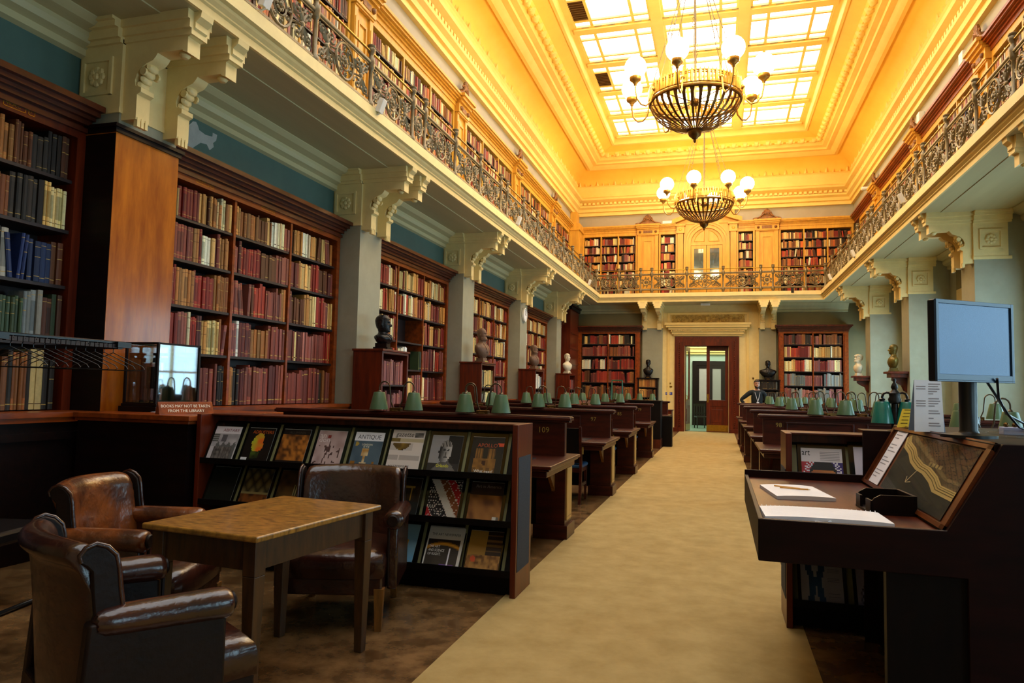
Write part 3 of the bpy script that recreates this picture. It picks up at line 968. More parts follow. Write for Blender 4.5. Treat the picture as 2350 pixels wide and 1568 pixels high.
CASE_TXT = ['dark bookcase at left edge', 'big bookcase behind magazine rack']
COLN = ['left column', 'middle column', 'right column']
ROWN = ['bottom', 'fourth', 'third', 'second', 'top']
for (ci, fr, cols) in cases:
    for k, (u0, u1) in enumerate(cols):
        for z in range(5):
            top = (ZR[z + 1] - .03 if z < 4 else ZTOP)
            mix = MIXES_L0[z] if ci == 0 else (MIXES_L1[z] if ci == 1 else MIX_MID[z])
            if ci == 0 and k < 2: continue
            R = random.Random(100 * ci + 10 * k + z)
            if ci == 2 and k == 1 and z in (2,): 
                continue
            if ci == 2 and k == 1 and z == 1:
                fill(fr, u0, u0 + .42, ZR[z], top - ZR[z], {'cream': 3, 'red': 1, 'white': 2}, (ci, k, z), R=R)
                fill(fr, u1 - .12, u1, ZR[z], top - ZR[z], {'green': 3}, (ci, k, z), R=R); continue
            fill(fr, u0, u1, ZR[z], top - ZR[z], mix, (ci, k, z), tk=(.028, .055) if ci < 2 else (.026, .052), hv=(.74, .93), gap=.05, leanp=.10, R=R)
for (cols, mixs, sd) in ((colsf1, MIX_FARL, 900), (colsf2, MIX_FARR, 950)):
    for k, (u0, u1) in enumerate(cols):
        for z in range(5):
            top = (ZR[z + 1] - .03 if z < 4 else ZTOP)
            fill(ff, u0, u1, ZR[z], top - ZR[z], mixs[z], (10 + sd, k, z), tk=(.035, .055), hv=(.74, .93), leanp=.05, R=random.Random(sd + k * 7 + z))
# pick the 300 nearest as individuals: all of case 0, then case 1 rows
indiv = [b for b in BOOKS if b[9][0][0] in (0, 1)]
rest = [b for b in BOOKS if b[9][0][0] not in (0, 1)]
indiv.sort(key=lambda b: (b[9][0][0], b[1]))
rest += indiv[292:]; indiv = indiv[:292]
SURF = {'maroon': 'maroon', 'red': 'red', 'brown': 'brown', 'tan': 'tan', 'cream': 'cream', 'black': 'black', 'green': 'dark green', 'blue': 'blue', 'grey': 'grey', 'pink': 'dusty pink', 'orange': 'orange', 'white': 'off-white'}
cnt = {}
from collections import defaultdict
bykey = defaultdict(list)
for b in indiv: bykey[b[9][0]].append(b)
for key, lst in bykey.items():
    lst.sort(key=lambda b: b[1])
    for n, b in enumerate(lst):
        mb = MB()
        book_geo(mb, b, True)
        o = mb.build('book', BOOKM)
        ci, k, z = key
        if ci == 0:
            lb = '%s book, %s from right, %s shelf, %s' % (SURF[b[8]], ORD[len(lst) - 1 - n], ROWN[z], CASE_TXT[0])
        else:
            lb = '%s book, %s from left, %s shelf, %s, %s' % (SURF[b[8]], ORD[n], ROWN[z], COLN[k], CASE_TXT[1])
        tag(o, lb, 'book', 'books in the dark bookcase at the left edge' if ci == 0 else 'books in the large bookcase behind the magazine rack')
BOOKS = rest
# ------------------------------------------------------------ gallery bookcases
UZ = [ZGAL + .10 + .315 * k for k in range(7)]
UTOP = UZ[-1] + .315 + .02          # about 7.17
MIX_UP = {'tan': 4, 'cream': 3, 'red': 2.5, 'brown': 3, 'pink': 2, 'orange': 1, 'black': .7, 'maroon': 1.5}
MIX_UPR = {'brown': 4, 'pink': 3, 'cream': 2, 'blue': .5, 'grey': 1, 'tan': 2}
def gal_case(fr, ua, ub, label, ncol, mix, seed, nrow=7, tk=(.022, .045), group='gallery bookcases'):
    r = thing('bookcase', label, 'bookcase'); r['group'] = group
    def bx(mb, u0, u1, w0, w1, z0, z1):
        p = [fr(u0, w0, z0), fr(u1, w1, z1)]
        return mb.box(p[0][0], p[1][0], p[0][1], p[1][1], z0, z1)
    mb = MB()
    bx(mb, ua, ua + .06, 0, .26, ZGAL, UTOP); bx(mb, ub - .06, ub, 0, .26, ZGAL, UTOP)
    bx(mb, ua, ub, 0, .26, UTOP, UTOP + .12); bx(mb, ua, ub, 0, .26, ZGAL, ZGAL + .09)
    du = (ub - ua - .12) / ncol
    for k in range(1, ncol): bx(mb, ua + .06 + du * k - .02, ua + .06 + du * k + .02, 0, .25, ZGAL + .09, UTOP)
    mb.build('carcass', OAK, r)
    mb = MB(); bx(mb, ua, ub, .25, .27, ZGAL, UTOP); mb.build('back_panel', SHELFW, r)
    mb = MB()
    for z in UZ[1:]: bx(mb, ua + .06, ub - .06, .01, .25, z - .025, z)
    mb.build('shelf', SHELFW, r)
    for k in range(ncol):
        for z in range(len(UZ)):
            fill(fr, ua + .06 + du * k + .022, ua + .06 + du * (k + 1) - .022, UZ[z], .28, mix, (seed, k, z), tk=tk, hv=(.72, .97), runs=(1, 1, 1, 2, 2, 3), leanp=.1, dep=.17, R=random.Random(seed * 100 + k * 10 + z))
    return r
def gal_cornice(pts_fn, ua, ub, name):
    mb = MB()
    for (d, z0, z1) in ((.02, UTOP + .12, UTOP + .20), (.05, UTOP + .20, UTOP + .24), (.09, UTOP + .24, UTOP + .27), (.14, UTOP + .27, UTOP + .31), (.17, UTOP + .31, UTOP + .36)):
        a = pts_fn(ua, -d, z0); b = pts_fn(ub, .26, z1)
        mb.box(a[0], b[0], a[1], b[1], z0, z1)
    return mb
def pilaster(fr, ua, ub, label, panels=True, crest=True):
    r = thing('oak_pilaster', label, 'pilaster'); r['group'] = 'oak pilasters of the gallery'
    def bx(mb, u0, u1, w0, w1, z0, z1):
        p = [fr(u0, w0, z0), fr(u1, w1, z1)]
        return mb.box(p[0][0], p[1][0], p[0][1], p[1][1], z0, z1)
    mb = MB()
    bx(mb, ua, ub, -.02, .26, ZGAL, UTOP + .12)
    w = ub - ua
    for (a, b) in ((ua, ua + w * .17), (ub - w * .17, ub)):
        bx(mb, a, b, -.06, -.02, ZGAL, UTOP - .02)
        bx(mb, a + .02, b - .02, -.07, -.06, ZGAL + .2, UTOP - .2)
    for (a0, a1, z0, z1) in ((.28, .72, ZGAL + .15, ZGAL + .19), (.28, .72, UTOP - .24, UTOP - .2), (.28, .33, ZGAL + .15, UTOP - .2), (.67, .72, ZGAL + .15, UTOP - .2)):
        bx(mb, ua + w * a0, ua + w * a1, -.045, -.02, z0, z1)
    bx(mb, ua, ub, -.08, -.02, UTOP - .03, UTOP)
    mb.build('shaft', OAK, r)
    mb = MB()
    bx(mb, ua - .02, ub + .02, -.10, .2, UTOP, UTOP + .20)
    bx(mb, ua - .03, ub + .03, -.15, .2, UTOP + .20, UTOP + .25)
    bx(mb, ua - .05, ub + .05, -.20, .2, UTOP + .25, UTOP + .31)
    bx(mb, ua - .07, ub + .07, -.24, .2, UTOP + .31, UTOP + .37)
    mb.build('capital', OAK, r)
    mb = MB()
    for u in (ua + .09, ub - .09):
        p = fr(u, -.105, UTOP + .10)
        mb.sphere(p, .05, 10, 6, 1, 1, 1)
    bx(mb, ua + w * .28, ua + w * .72, -.11, -.10, UTOP + .05, UTOP + .15)
    mb.build('rosette', OAKD, r, smooth=60)
    if crest:
        mb = MB()
        c = (ua + ub) / 2
        zb = UTOP + .37
        for s in (-1, 1):
            pts = []
            for k in range(9):
                t = k / 8
                pts.append(fr(c + s * (w * .62 - t * w * .50), -.12, zb + .02 + .20 * t * t))
            mb.tube(pts, [.03 + .012 * math.sin(k) for k in range(9)], 6)
            pts = [fr(c + s * (.10 + .06 * math.cos(a * .8)), -.12, zb + .20 + .06 * math.sin(a * .8)) for a in range(8)]
            mb.tube(pts, .02, 5)
        # palmette
        for q in range(-3, 4):
            a = q * .42
            p0 = fr(c, -.12, zb + .20); p1 = fr(c + .12 * math.sin(a), -.12, zb + .22 + .15 * math.cos(a))
            mb.tube([p0, p1], [.02, .03], 6)
        pl = [fr(c - w * .5, -.10, zb), fr(c + w * .5, -.10, zb), fr(c + .1, -.10, zb + .2), fr(c - .1, -.10, zb + .2)]
        pl2 = [fr(c - w * .5, -.02, zb), fr(c + w * .5, -.02, zb), fr(c + .1, -.02, zb + .2), fr(c - .1, -.02, zb + .2)]
        mb.hexa(pl + pl2)
        mb.build('carved_crest', OAKD, r, smooth=50)
    return r
fl = frame_left(-5.34); frr = frame_right(4.42); ffu = frame_far(YF - .17)
NTH = ['first', 'second', 'third', 'fourth', 'fifth', 'sixth']
# left gallery: pilasters over the pillars, cases between
for i in range(5):
    c = COLY[i]
    pilaster(fl, c + .02, c + .60, 'carved oak pilaster on the left gallery, %s counting from the camera' % NTH[i])
    ya, yb = c + .62, (COLY[i + 1] if i < 4 else YF - 1.0)
    gal_case(fl, ya, yb, 'oak bookcase on left gallery, %s bay counting from the camera' % NTH[i], 3 if i < 4 else 2, MIX_UP, 20 + i)
gal_case(fl, 1.1, COLY[0], 'oak bookcase on left gallery, nearest the camera at top edge', 3, MIX_UP, 30)
mb = gal_cornice(fl, YB, YF - .2, 'c'); o = mb.build('gallery_cornice', OAK); tag(o, 'long golden oak cornice above the left gallery bookcases', 'cornice')
for i in range(5):
    c = COLY[i] - .1
    if i: pilaster(frr, c + .02, c + .60, 'dark carved oak pilaster on the right gallery, %s counting from the camera' % NTH[i - 1])
    ya, yb = c + .62, (COLY[i + 1] - .1 if i < 4 else YF - 1.0)
    if i: gal_case(frr, ya, yb, 'bookcase on right gallery, %s bay counting from the camera' % NTH[i - 1], 3 if i < 4 else 2, MIX_UPR, 40 + i)
gal_case(frr, COLY[0] + .5, COLY[1] - .1, 'bookcase on right gallery, nearest the camera at right edge', 3, MIX_UPR, 50)
mb = MB()
for (d, z0, z1) in ((.02, UTOP + .12, UTOP + .20), (.05, UTOP + .20, UTOP + .24), (.09, UTOP + .24, UTOP + .27), (.14, UTOP + .27, UTOP + .31), (.17, UTOP + .31, UTOP + .36)):
    mb.box(4.42 - d, 4.70, YB, YF - .2, z0, z1)
o = mb.build('gallery_cornice', CASEW); tag(o, 'long red-brown cornice above the right gallery bookcases', 'cornice')
# far wall upper storey
gal_case(ffu, -5.0, -2.95, 'golden oak bookcase on far gallery, left of the arched door', 3, MIX_UP, 60, tk=(.022, .045))
gal_case(ffu, 1.98, 4.38, 'golden oak bookcase on far gallery, right of the arched door', 3, {'tan': 3, 'brown': 4, 'red': 2, 'orange': 1, 'cream': 1.5, 'black': .5}, 61, tk=(.022, .045))
gal_case(ffu, -2.16, -1.50, 'narrow oak bookcase with red boxes, left of the arched gallery door', 1, {'red': 5, 'cream': 2, 'tan': 1}, 62, tk=(.04, .09))
gal_case(ffu, .56, 1.18, 'narrow oak bookcase, right of the arched gallery door', 1, {'brown': 3, 'red': 2, 'tan': 2, 'cream': 1}, 63, tk=(.03, .05))
pilaster(ffu, -2.93, -2.18, 'panelled oak pilaster on far gallery, left of the arched door')
pilaster(ffu, 1.20, 1.96, 'panelled oak pilaster on far gallery, right of the arched door')
# corner blocks
mb = MB(); mb.box(-5.34, -5.0, YF - .95, YF - .12, ZGAL, UTOP + .12); mb.box(-5.0, -4.98, YF - .85, YF - .25, ZGAL + .2, UTOP - .1)
o = mb.build('corner_panelling', OAK); tag(o, 'plain oak corner block where left and far galleries meet', 'panelling')
mb = MB(); mb.box(-5.34, -4.95, YF - 1.0, YF - .1, UTOP + .12, UTOP + .36); mb.box(-5.34, -5.1, YF - .9, YF - .4, UTOP + .36, 7.99)
o.name = 'corner_panelling'
mb.build('cap', OAK, o)
mb = gal_cornice(ffu, -5.0, -1.55, 'c'); o = mb.build('gallery_cornice', OAK); tag(o, 'oak cornice on the far gallery, left of the pediment', 'cornice')
mb = gal_cornice(ffu, .62, 4.4, 'c'); o = mb.build('gallery_cornice', OAK); tag(o, 'oak cornice on the far gallery, right of the pediment', 'cornice')
# arched doorcase with broken pediment
dc = thing('arched_doorcase', 'golden oak doorcase with round arch and broken pediment on the far gallery', 'doorcase', (-.47, YF - .14, ZGAL))
HT = UTOP - ZGAL
for s in (-1, 1):
    mb = MB()
    a, b = s * .82, s * 1.02
    mb.box(min(a, b), max(a, b), -.10, .1, 0, HT)
    for q in range(4):
        x = a + (b - a) * (.14 + q * .22)
        mb.box(x - .012, x + .012, -.115, -.10, .15, HT - .12)
    mb.build('fluted_column', OAK, dc)
mb = MB()
for s in (-1, 1):
    a, b = s * .78, s * 1.06
    mb.box(min(a, b), max(a, b), -.14, .1, HT, HT + .26).box(min(a, b) - .04, max(a, b) + .04, -.18, .1, HT + .26, HT + .33)
    mb.sphere((s * .92, -.14, HT + .13), .055, 10, 6, 1, .5, 1)
    # raking halves of the pediment
    for (o0, o1, d) in ((0, .06, .24), (.06, .10, .20), (.10, .16, .16)):
        P = [(s * 1.22, HT + .33 + o0), (s * .30, HT + .66 + o0), (s * .30, HT + .66 + o1 + .02), (s * 1.22, HT + .33 + o1 + .02)]
        mb.prism(P if s > 0 else P[::-1], 'y', -d, .1)
    P = [(s * 1.18, HT + .33), (s * .30, HT + .66), (s * .30, HT + .33)]
    mb.prism(P if s > 0 else P[::-1], 'y', -.06, .1)
mb.box(-.30, -.02 if False else .30, -.02, .1, HT + .33, HT + .60)
mb.box(.62, .96, -.12, .1, HT + .55, HT + .80)
mb.build('pediment', OAK, dc)
# arch
mb = MB()
def arc(r0, r1, d0, d1, n=20, zc=1.95):
    lp = []
    for k in range(n + 1):
        a = PI * k / n
        c_, s_ = math.cos(a), math.sin(a)
        lp.append([(r0 * c_, d0, zc + r0 * s_), (r1 * c_, d0, zc + r1 * s_), (r1 * c_, d1, zc + r1 * s_), (r0 * c_, d1, zc + r0 * s_)])
    mb.loft(lp, True, True)
arc(.55, .66, -.06, .1); arc(.66, .74, -.10, .1); arc(.74, .80, -.13, .1)
for s in (-1, 1):
    for (r0, r1, d) in ((.55, .66, .06), (.66, .74, .10), (.74, .80, .13)):
        mb.box(min(s * r0, s * r1), max(s * r0, s * r1), -d, .1, 0, 1.95)
# spandrel behind
lp = []
n = 20
for k in range(n + 1):
    a = PI * k / n
    x = .8 * math.cos(a); z = 1.95 + .8 * math.sin(a)
    mb_x = x
    lp.append([(x, -.02, z), (x, -.02, HT + .60), (x, .1, HT + .60), (x, .1, z)])
mb.loft(lp, True, True)
mb.build('arch', OAK, dc, smooth=30)
mb = MB()
n = 16
pts = [(.55 * math.cos(PI * k / n), 1.95 + .55 * math.sin(PI * k / n)) for k in range(n + 1)]
mb.prism(pts, 'y', .02, .06)
mb.box(-.02, .02, -.01, .02, 1.95, 2.48).box(-.55, .55, -.02, .04, 1.88, 1.97)
for s in (-1, 1):
    q = [(s * .08, 2.02), (s * .44, 2.02), (s * .36, 2.22), (s * .22, 2.36), (s * .08, 2.42)]
    mb.tube([(a, 0.01, b) for (a, b) in q], .012, 4, closed=True)
mb.build('tympanum', OAK, dc)
for s in (-1, 1):
    mb = MB()
    x0, x1 = (0.01, .54) if s > 0 else (-.54, -.01)
    mb.box(x0, x0 + .10, 0, .05, 0, 1.88).box(x1 - .10, x1, 0, .05, 0, 1.88).box(x0, x1, 0, .05, 0, .62).box(x0, x1, 0, .05, 1.76, 1.88)
    mb.box(x0 + .14, x1 - .14, -.01, .05, .14, .50)
    d = mb.build('door_leaf', OAK, dc)
    g = MB(); g.box(x0 + .10, x1 - .10, .02, .028, .62, 1.76); g.build('glass', mk('dark_door_mirror_glass', '#3d4f52', .05, spec=1.0, noise=(3, '#334548', .5), coat=1.0) if s < 0 else bpy.data.materials['dark_door_mirror_glass'], d)

# all the books that are not individual things
mb = MB()
for b in BOOKS: book_geo(mb, b, False)
o = mb.build('shelved_books', BOOKM)
tag(o, 'massed bound volumes filling the farther and gallery bookcases', 'books', None, 'stuff')

# ------------------------------------------------------------ ironwork railing
def spiral(mb, c, r, turns, dirn, r0=.018, a0=0.0, rt=.014, sq=1.0, n=18):
    pts = []
    for k in range(n + 1):
        t = k / n
        a = a0 + dirn * turns * 2 * PI * t
        rr = r * (1 - .85 * t)
        pts.append((c[0] + rr * math.cos(a), 0, c[1] + rr * math.sin(a) * sq))
    mb.tube(pts, [rt * (1.1 - .3 * k / n) for k in range(n + 1)], 4)
    mb.sphere((pts[-1][0], 0, pts[-1][2]), rt * 1.7, 5, 4)
def scroll_panel(w):
    """openwork scroll panel of width w centred on the origin, height .50"""
    mb = MB(); H = .25
    hw = w / 2 - .03
    n = 20
    big = min(.205, hw * .8)
    mb.tube([(big * math.cos(2 * PI * k / n), 0, big * 1.05 * math.sin(2 * PI * k / n)) for k in range(n)], .018, 5, closed=True)
    mb.tube([(.11 * math.cos(2 * PI * k / 12), 0, .11 * math.sin(2 * PI * k / 12)) for k in range(12)], .013, 4, closed=True)
    for q in range(8):
        a = 2 * PI * q / 8
        mb.sphere((.055 * math.cos(a), 0, .055 * math.sin(a)), .024, 6, 4, 1, .6, 1)
        a += .2
        c = (.155 * math.cos(a), .155 * math.sin(a))
        spiral(mb, c, .045, 1.0, 1 if q % 2 else -1, a0=a, rt=.011, n=8)
    mb.sphere((0, 0, 0), .035, 8, 5)
    if hw > .3:
        for s in (-1, 1):
            for v in (-1, 1):
                spiral(mb, (s * (hw * .52), v * .14), .085, 1.3, s * v, a0=(0 if s < 0 else PI), n=12)
                spiral(mb, (s * (hw * .86), v * .13), .075, 1.3, -s * v, a0=(PI if s > 0 else 0), n=12)
                pts = [(s * (big + .0), 0, v * .06), (s * (hw * .45), 0, v * .04), (s * hw * .66, 0, v * .02), (s * hw * .80, 0, v * .06), (s * (hw * .97), 0, v * .20)]
                mb.tube(pts, .014, 4)
            mb.sphere((s * hw * .68, 0, 0), .035, 6, 4, 1.4, .7, 1)
            mb.sphere((s * hw * .68, 0, .16), .022, 5, 4); mb.sphere((s * hw * .68, 0, -.16), .022, 5, 4)
            for q in (-1, 0, 1):
                mb.tube([(s * hw * .68, 0, .02), (s * hw * .68 + q * .05, 0, .10), (s * hw * .68 + q * .075, 0, .14)], [.016, .018, .010], 4)
                mb.tube([(s * hw * .68, 0, -.02), (s * hw * .68 + q * .05, 0, -.10), (s * hw * .68 + q * .075, 0, -.14)], [.016, .018, .010], 4)
    mb.box(-w / 2, w / 2, -.006, .006, -H, -H + .014).box(-w / 2, w / 2, -.006, .006, H - .014, H)
    return mb
_pan = {}
def pan_obj(w, parent, loc, rz):
    key = round(w, 2)
    if key not in _pan:
        mb = scroll_panel(w)
        o = mb.build('scroll_panel', IRON, parent, smooth=50)
        _pan[key] = o.data
    else:
        o = bpy.data.objects.new('scroll_panel', _pan[key]); COL.objects.link(o); o.parent = parent
    o.location = loc; o.rotation_euler = (0, 0, rz)
    return o
_post = []
def post_obj(parent, loc):
    if not _post:
        mb = MB()
        mb.lathe([(.0005, 0), (.045, 0), (.05, .03), (.03, .06), (.055, .10), (.06, .16), (.05, .2), (.028, .23), (.026, .5), (.024, .62), (.045, .64), (.048, .68), (.055, .73), (.05, .78), (.03, .80), (.028, .83), (.05, .87), (.055, .90), (.045, .92), (.055, .93), (.055, .95), (.03, .965), (.0005, .97)], 12)
        o = mb.build('baluster_post', IRON, parent, smooth=50); _post.append(o.data)
    else:
        o = bpy.data.objects.new('baluster_post', _post[0]); COL.objects.link(o); o.parent = parent
    o.location = loc
def railing(label, kind, pos, lo, hi, posts):
    """kind 'y': runs along y at x=pos, 'x': along x at y=pos"""
    r = thing('gallery_railing', label, 'railing', (0, 0, ZGAL - .01))
    P = (lambda t, z: (pos, t, z)) if kind == 'y' else (lambda t, z: (t, pos, z))
    for (nm, z, rad, mt) in (('bottom_rail', .17, .028, IRON), ('top_rail', .72, .028, IRON), ('handrail', .865, .016, BRASS)):
        mb = MB(); mb.tube([P(lo, z), P(hi, z)], rad, 8); mb.build(nm, mt, r, smooth=60)
    for t in posts:
        q = P(t, 0); post_obj(r, q)
    ps = sorted(posts)
    for a, b in zip(ps, ps[1:]):
        w = b - a - .06
        q = P((a + b) / 2, .445)
        pan_obj(w, r, q, PI / 2 if kind == 'y' else 0)
    return r
pl = []
for c in [COLY[0] - 4.37] + COLY:
    pl += [c + .11, c + .56, c + 1.87, c + 3.18]
pl = [p for p in pl if 2.0 < p < BYF - .5] + [BYF + .05]
railing('ornate bronze-painted scroll railing along the left gallery edge', 'y', -4.33, 1.5, BYF + .05, pl)
pr = [p - .16 for p in pl[:-1]] + [BYF + .05]
railing('ornate bronze-painted scroll railing along the right gallery edge', 'y', 3.38, 1.5, BYF + .05, pr)
railing('ornate scroll railing across the far gallery beneath the arched door', 'x', BYF + .05, -4.33, 3.38, [-4.30, -3.5, -2.72, -2.33, -1.12, .10, 1.33, 1.72, 2.76, 3.35])
# little white spotlights clipped to the railings
def spot(x, y, z, s, lab):
    r = thing('spotlight', lab, 'spotlight', (x, y, z)); r['group'] = 'white spotlights on the gallery railing'
    mb = MB(); mb.box(-.035, .035, -.05, .05, -.09, .09); mb.M = None
    o = mb.build('lamp_housing', WHITEP, r, bevel=.006); o.rotation_euler = (0, s * .35, 0)
    mb = MB(); mb.tube([(0, 0, -.09), (-s * .06, 0, -.11), (-s * .10, 0, -.09)], .012, 6); mb.build('bracket', WHITEP, r)
for (x, y, z, s, lab) in ((-4.10, 5.55, 5.02, 1, 'white spotlight on left railing, at the top edge of the photo'), (-4.10, 7.92, 4.92, 1, 'square white fitting on left railing above the large bookcase'),
                     (-4.12, 14.4, 4.98, 1, 'white spotlight midway along the left railing'), (-4.12, 23.0, 4.95, 1, 'white spotlight on the left railing near the far corner'),
                     (3.16, 14.2, 5.0, -1, 'white spotlight on right railing, nearest the camera'), (3.16, 19.1, 4.92, -1, 'white spotlight on right railing, middle one'), (3.16, 23.0, 4.95, -1, 'white spotlight on right railing near the far corner')):
    spot(x, y, z, s, lab)
mb = MB(); mb.box(2.28, 2.36, BYF - .12, BYF - .04, 4.80, 4.98)
o = mb.build('security_camera', BLACK); tag(o, 'small black camera clipped on the far gallery edge, right part', 'camera')
r = thing('security_camera', 'white wall camera high on the right wall near the far corner', 'camera', (4.30, 23.6, 7.75))
mb = MB(); mb.lathe([(.0005, -.14), (.05, -.14), (.06, -.1), (.06, .1), (.0005, .1)], 12, axis='x'); mb.build('housing', WHITEP, r, smooth=50)
mb = MB(); mb.tube([(.05, 0, 0), (.15, 0, .05)], .02, 6); mb.build('bracket', WHITEP, r)
for (y, lab) in ((14.6, 'white box fixed on the grey frieze above the right gallery, nearer one'), (17.6, 'white box fixed on the grey frieze above the right gallery, farther one')):
    mb = MB(); mb.box(4.30, 4.42, y, y + .22, 7.62, 7.84); o = mb.build('detector_box', WHITEP, bevel=.01); tag(o, lab, 'detector')
mb = MB(); mb.box(-2.02, -1.68, YF - .35, YF - .2, UTOP + .36, UTOP + .46); o = mb.build('emergency_light', WHITEP); tag(o, 'white emergency light on the cornice left of the pediment', 'light')
# ------------------------------------------------------------ chandeliers
def chandelier(x, y, zr, label, phase):
    """zr = height of the lower edge of the pierced band"""
    r = thing('chandelier', label, 'chandelier', (x, y, zr), phase, 'chandeliers under the laylight')
    R0 = .86
    b = MB()
    n = 72
    # pierced band: two hoops, uprights, little cresting
    for (z, t) in ((0, .022), (.05, .012), (.22, .014), (.26, .02)):
        b.tube([(R0 * math.cos(2 * PI * k / n), R0 * math.sin(2 * PI * k / n), z) for k in range(n)], t, 5, closed=True)
    for k in range(n):
        a = 2 * PI * k / n
        c, s = math.cos(a), math.sin(a)
        b.tube([(R0 * c, R0 * s, .05), (R0 * c, R0 * s, .26)], .020 if k % 2 else .034, 4)
        h = .30 + (.06 if k % 9 == 0 else (.03 if k % 3 == 0 else 0.015))
        b.tube([(R0 * c, R0 * s, .26), (R0 * c, R0 * s, h)], [.022, .006], 4)
    b.build('pierced_band', BRASSC, r, smooth=50)
    # basket of ribs
    b = MB()
    prof = [(R0 * .985, -.0), (R0 * .96, -.12), (R0 * .86, -.26), (R0 * .68, -.39), (R0 * .42, -.50), (R0 * .16, -.56)]
    nr = 34
    for k in range(nr):
        a = 2 * PI * k / nr
        c, s = math.cos(a), math.sin(a)
        loops = []
        for j, (q, z) in enumerate(prof):
            hw = (.050, .030, .026, .021, .014, .008)[j]
            loops.append([(q * c - hw * s, q * s + hw * c, z), (q * c + hw * s, q * s - hw * c, z), ((q - .006) * c + hw * s, (q - .006) * s - hw * c, z + .008), ((q - .006) * c - hw * s, (q - .006) * s + hw * c, z + .008)])
        b.loft(loops, True, True)
        # small rings between the ribs at the top
    for (q, z, t) in ((R0 * .985, -.02, .024), (R0 * .52, -.46, .007)):
        b.tube([(q * math.cos(2 * PI * k / 60), q * math.sin(2 * PI * k / 60), z) for k in range(60)], t, 5, closed=True)
    b.build('basket', BRASSD, r, smooth=40)
    b = MB()
    b.lathe([(.0005, -.80), (.02, -.79), (.03, -.76), (.022, -.735), (.05, -.72), (.06, -.70), (.11, -.66), (.13, -.60), (.13, -.58), (.16, -.565), (.16, -.55), (.0005, -.55)], 18)
    b.build('finial', BRASSD, r, smooth=50)
    # inner spokes + hub
    b = MB()
    b.lathe([(.0005, -.06), (.08, -.05), (.10, 0), (.08, .05), (.0005, .06)], 14)
    for k in range(8):
        a = 2 * PI * k / 8 + .2
        b.tube([(0, 0, 0), (R0 * math.cos(a), R0 * math.sin(a), .02)], .010, 5)
    b.build('hub', BRASSD, r, smooth=50)
    # hanging rods with link ornament, to the small top ring
    top = 2.55
    for k in range(8):
        a = 2 * PI * k / 8 + .2
        c, s = math.cos(a), math.sin(a)
        b = MB()
        p0 = Vector((R0 * c, R0 * s, .26)); p1 = Vector((.17 * c, .17 * s, top))
        b.tube([p0, p0.lerp(p1, .42)], .008, 5); b.tube([p0.lerp(p1, .5), p1], .008, 5)
        for t in (.42, .46, .50):
            q = p0.lerp(p1, t)
            b.tube([(q.x + .022 * math.cos(j) * -s, q.y + .022 * math.cos(j) * c, q.z + .035 * math.sin(j)) for j in [2 * PI * m_ / 8 for m_ in range(8)]], .006, 4, closed=True)
        b.build('hanging_rod', IRON, r, smooth=50)
    b = MB()
    b.tube([(.18 * math.cos(2 * PI * k / 20), .18 * math.sin(2 * PI * k / 20), top) for k in range(20)], .022, 6, closed=True)
    for k in range(8):
        a = 2 * PI * k / 8 + .2
        b.sphere((.2 * math.cos(a), .2 * math.sin(a), top + .03), .035, 6, 4)
        b.tube([(0, 0, top), (.18 * math.cos(a), .18 * math.sin(a), top)], .010, 4)
    b.tube([(0, 0, 0), (0, 0, 10.40 - zr)], .018, 6)
    b.lathe([(.0005, 10.28 - zr), (.12, 10.30 - zr), (.14, 10.39 - zr), (.0005, 10.39 - zr)], 14)
    b.build('centre_rod', IRON, r, smooth=50)
    # eight scrolled arms with globes
    for k in range(8):
        a = 2 * PI * k / 8
        c, s = math.cos(a), math.sin(a)
        b = MB()
        path = [(R0, .16), (R0 + .05, .14), (R0 + .06, .02), (R0 + .09, -.12), (R0 + .18, -.21), (R0 + .28, -.20), (R0 + .37, -.10), (R0 + .40, .05), (R0 + .405, .16)]
        b.tube([(q * c, q * s, z) for (q, z) in path], .017, 6)
        b.sphere(((R0 + .03) * c, (R0 + .03) * s, .14), .045, 8, 5)
        arm = b.build('arm', BRASSC, r, smooth=60)
        b = MB(); cx, cy = (R0 + .405) * c, (R0 + .405) * s
        b.lathe([(.0005, .14), (.03, .15), (.035, .18), (.055, .20), (.07, .225), (.095, .235), (.11, .26), (.11, .31), (.0005, .30)], 14, (cx, cy, 0))
        b.build('globe_cup', BRASSC, arm, smooth=40)
        b = MB(); b.sphere((cx, cy, .30 + .195), .205, 20, 12); b.build('globe', GLOBE, arm, smooth=180)
    return r
chandelier(-.47, 13.8, 6.98, 'nearer of the two large brass chandeliers, bowl basket with lit globes', math.radians(-12 - 90))
chandelier(-.47, 22.1, 7.12, 'farther brass chandelier, hanging before the arched gallery door', math.radians(-12 - 90))

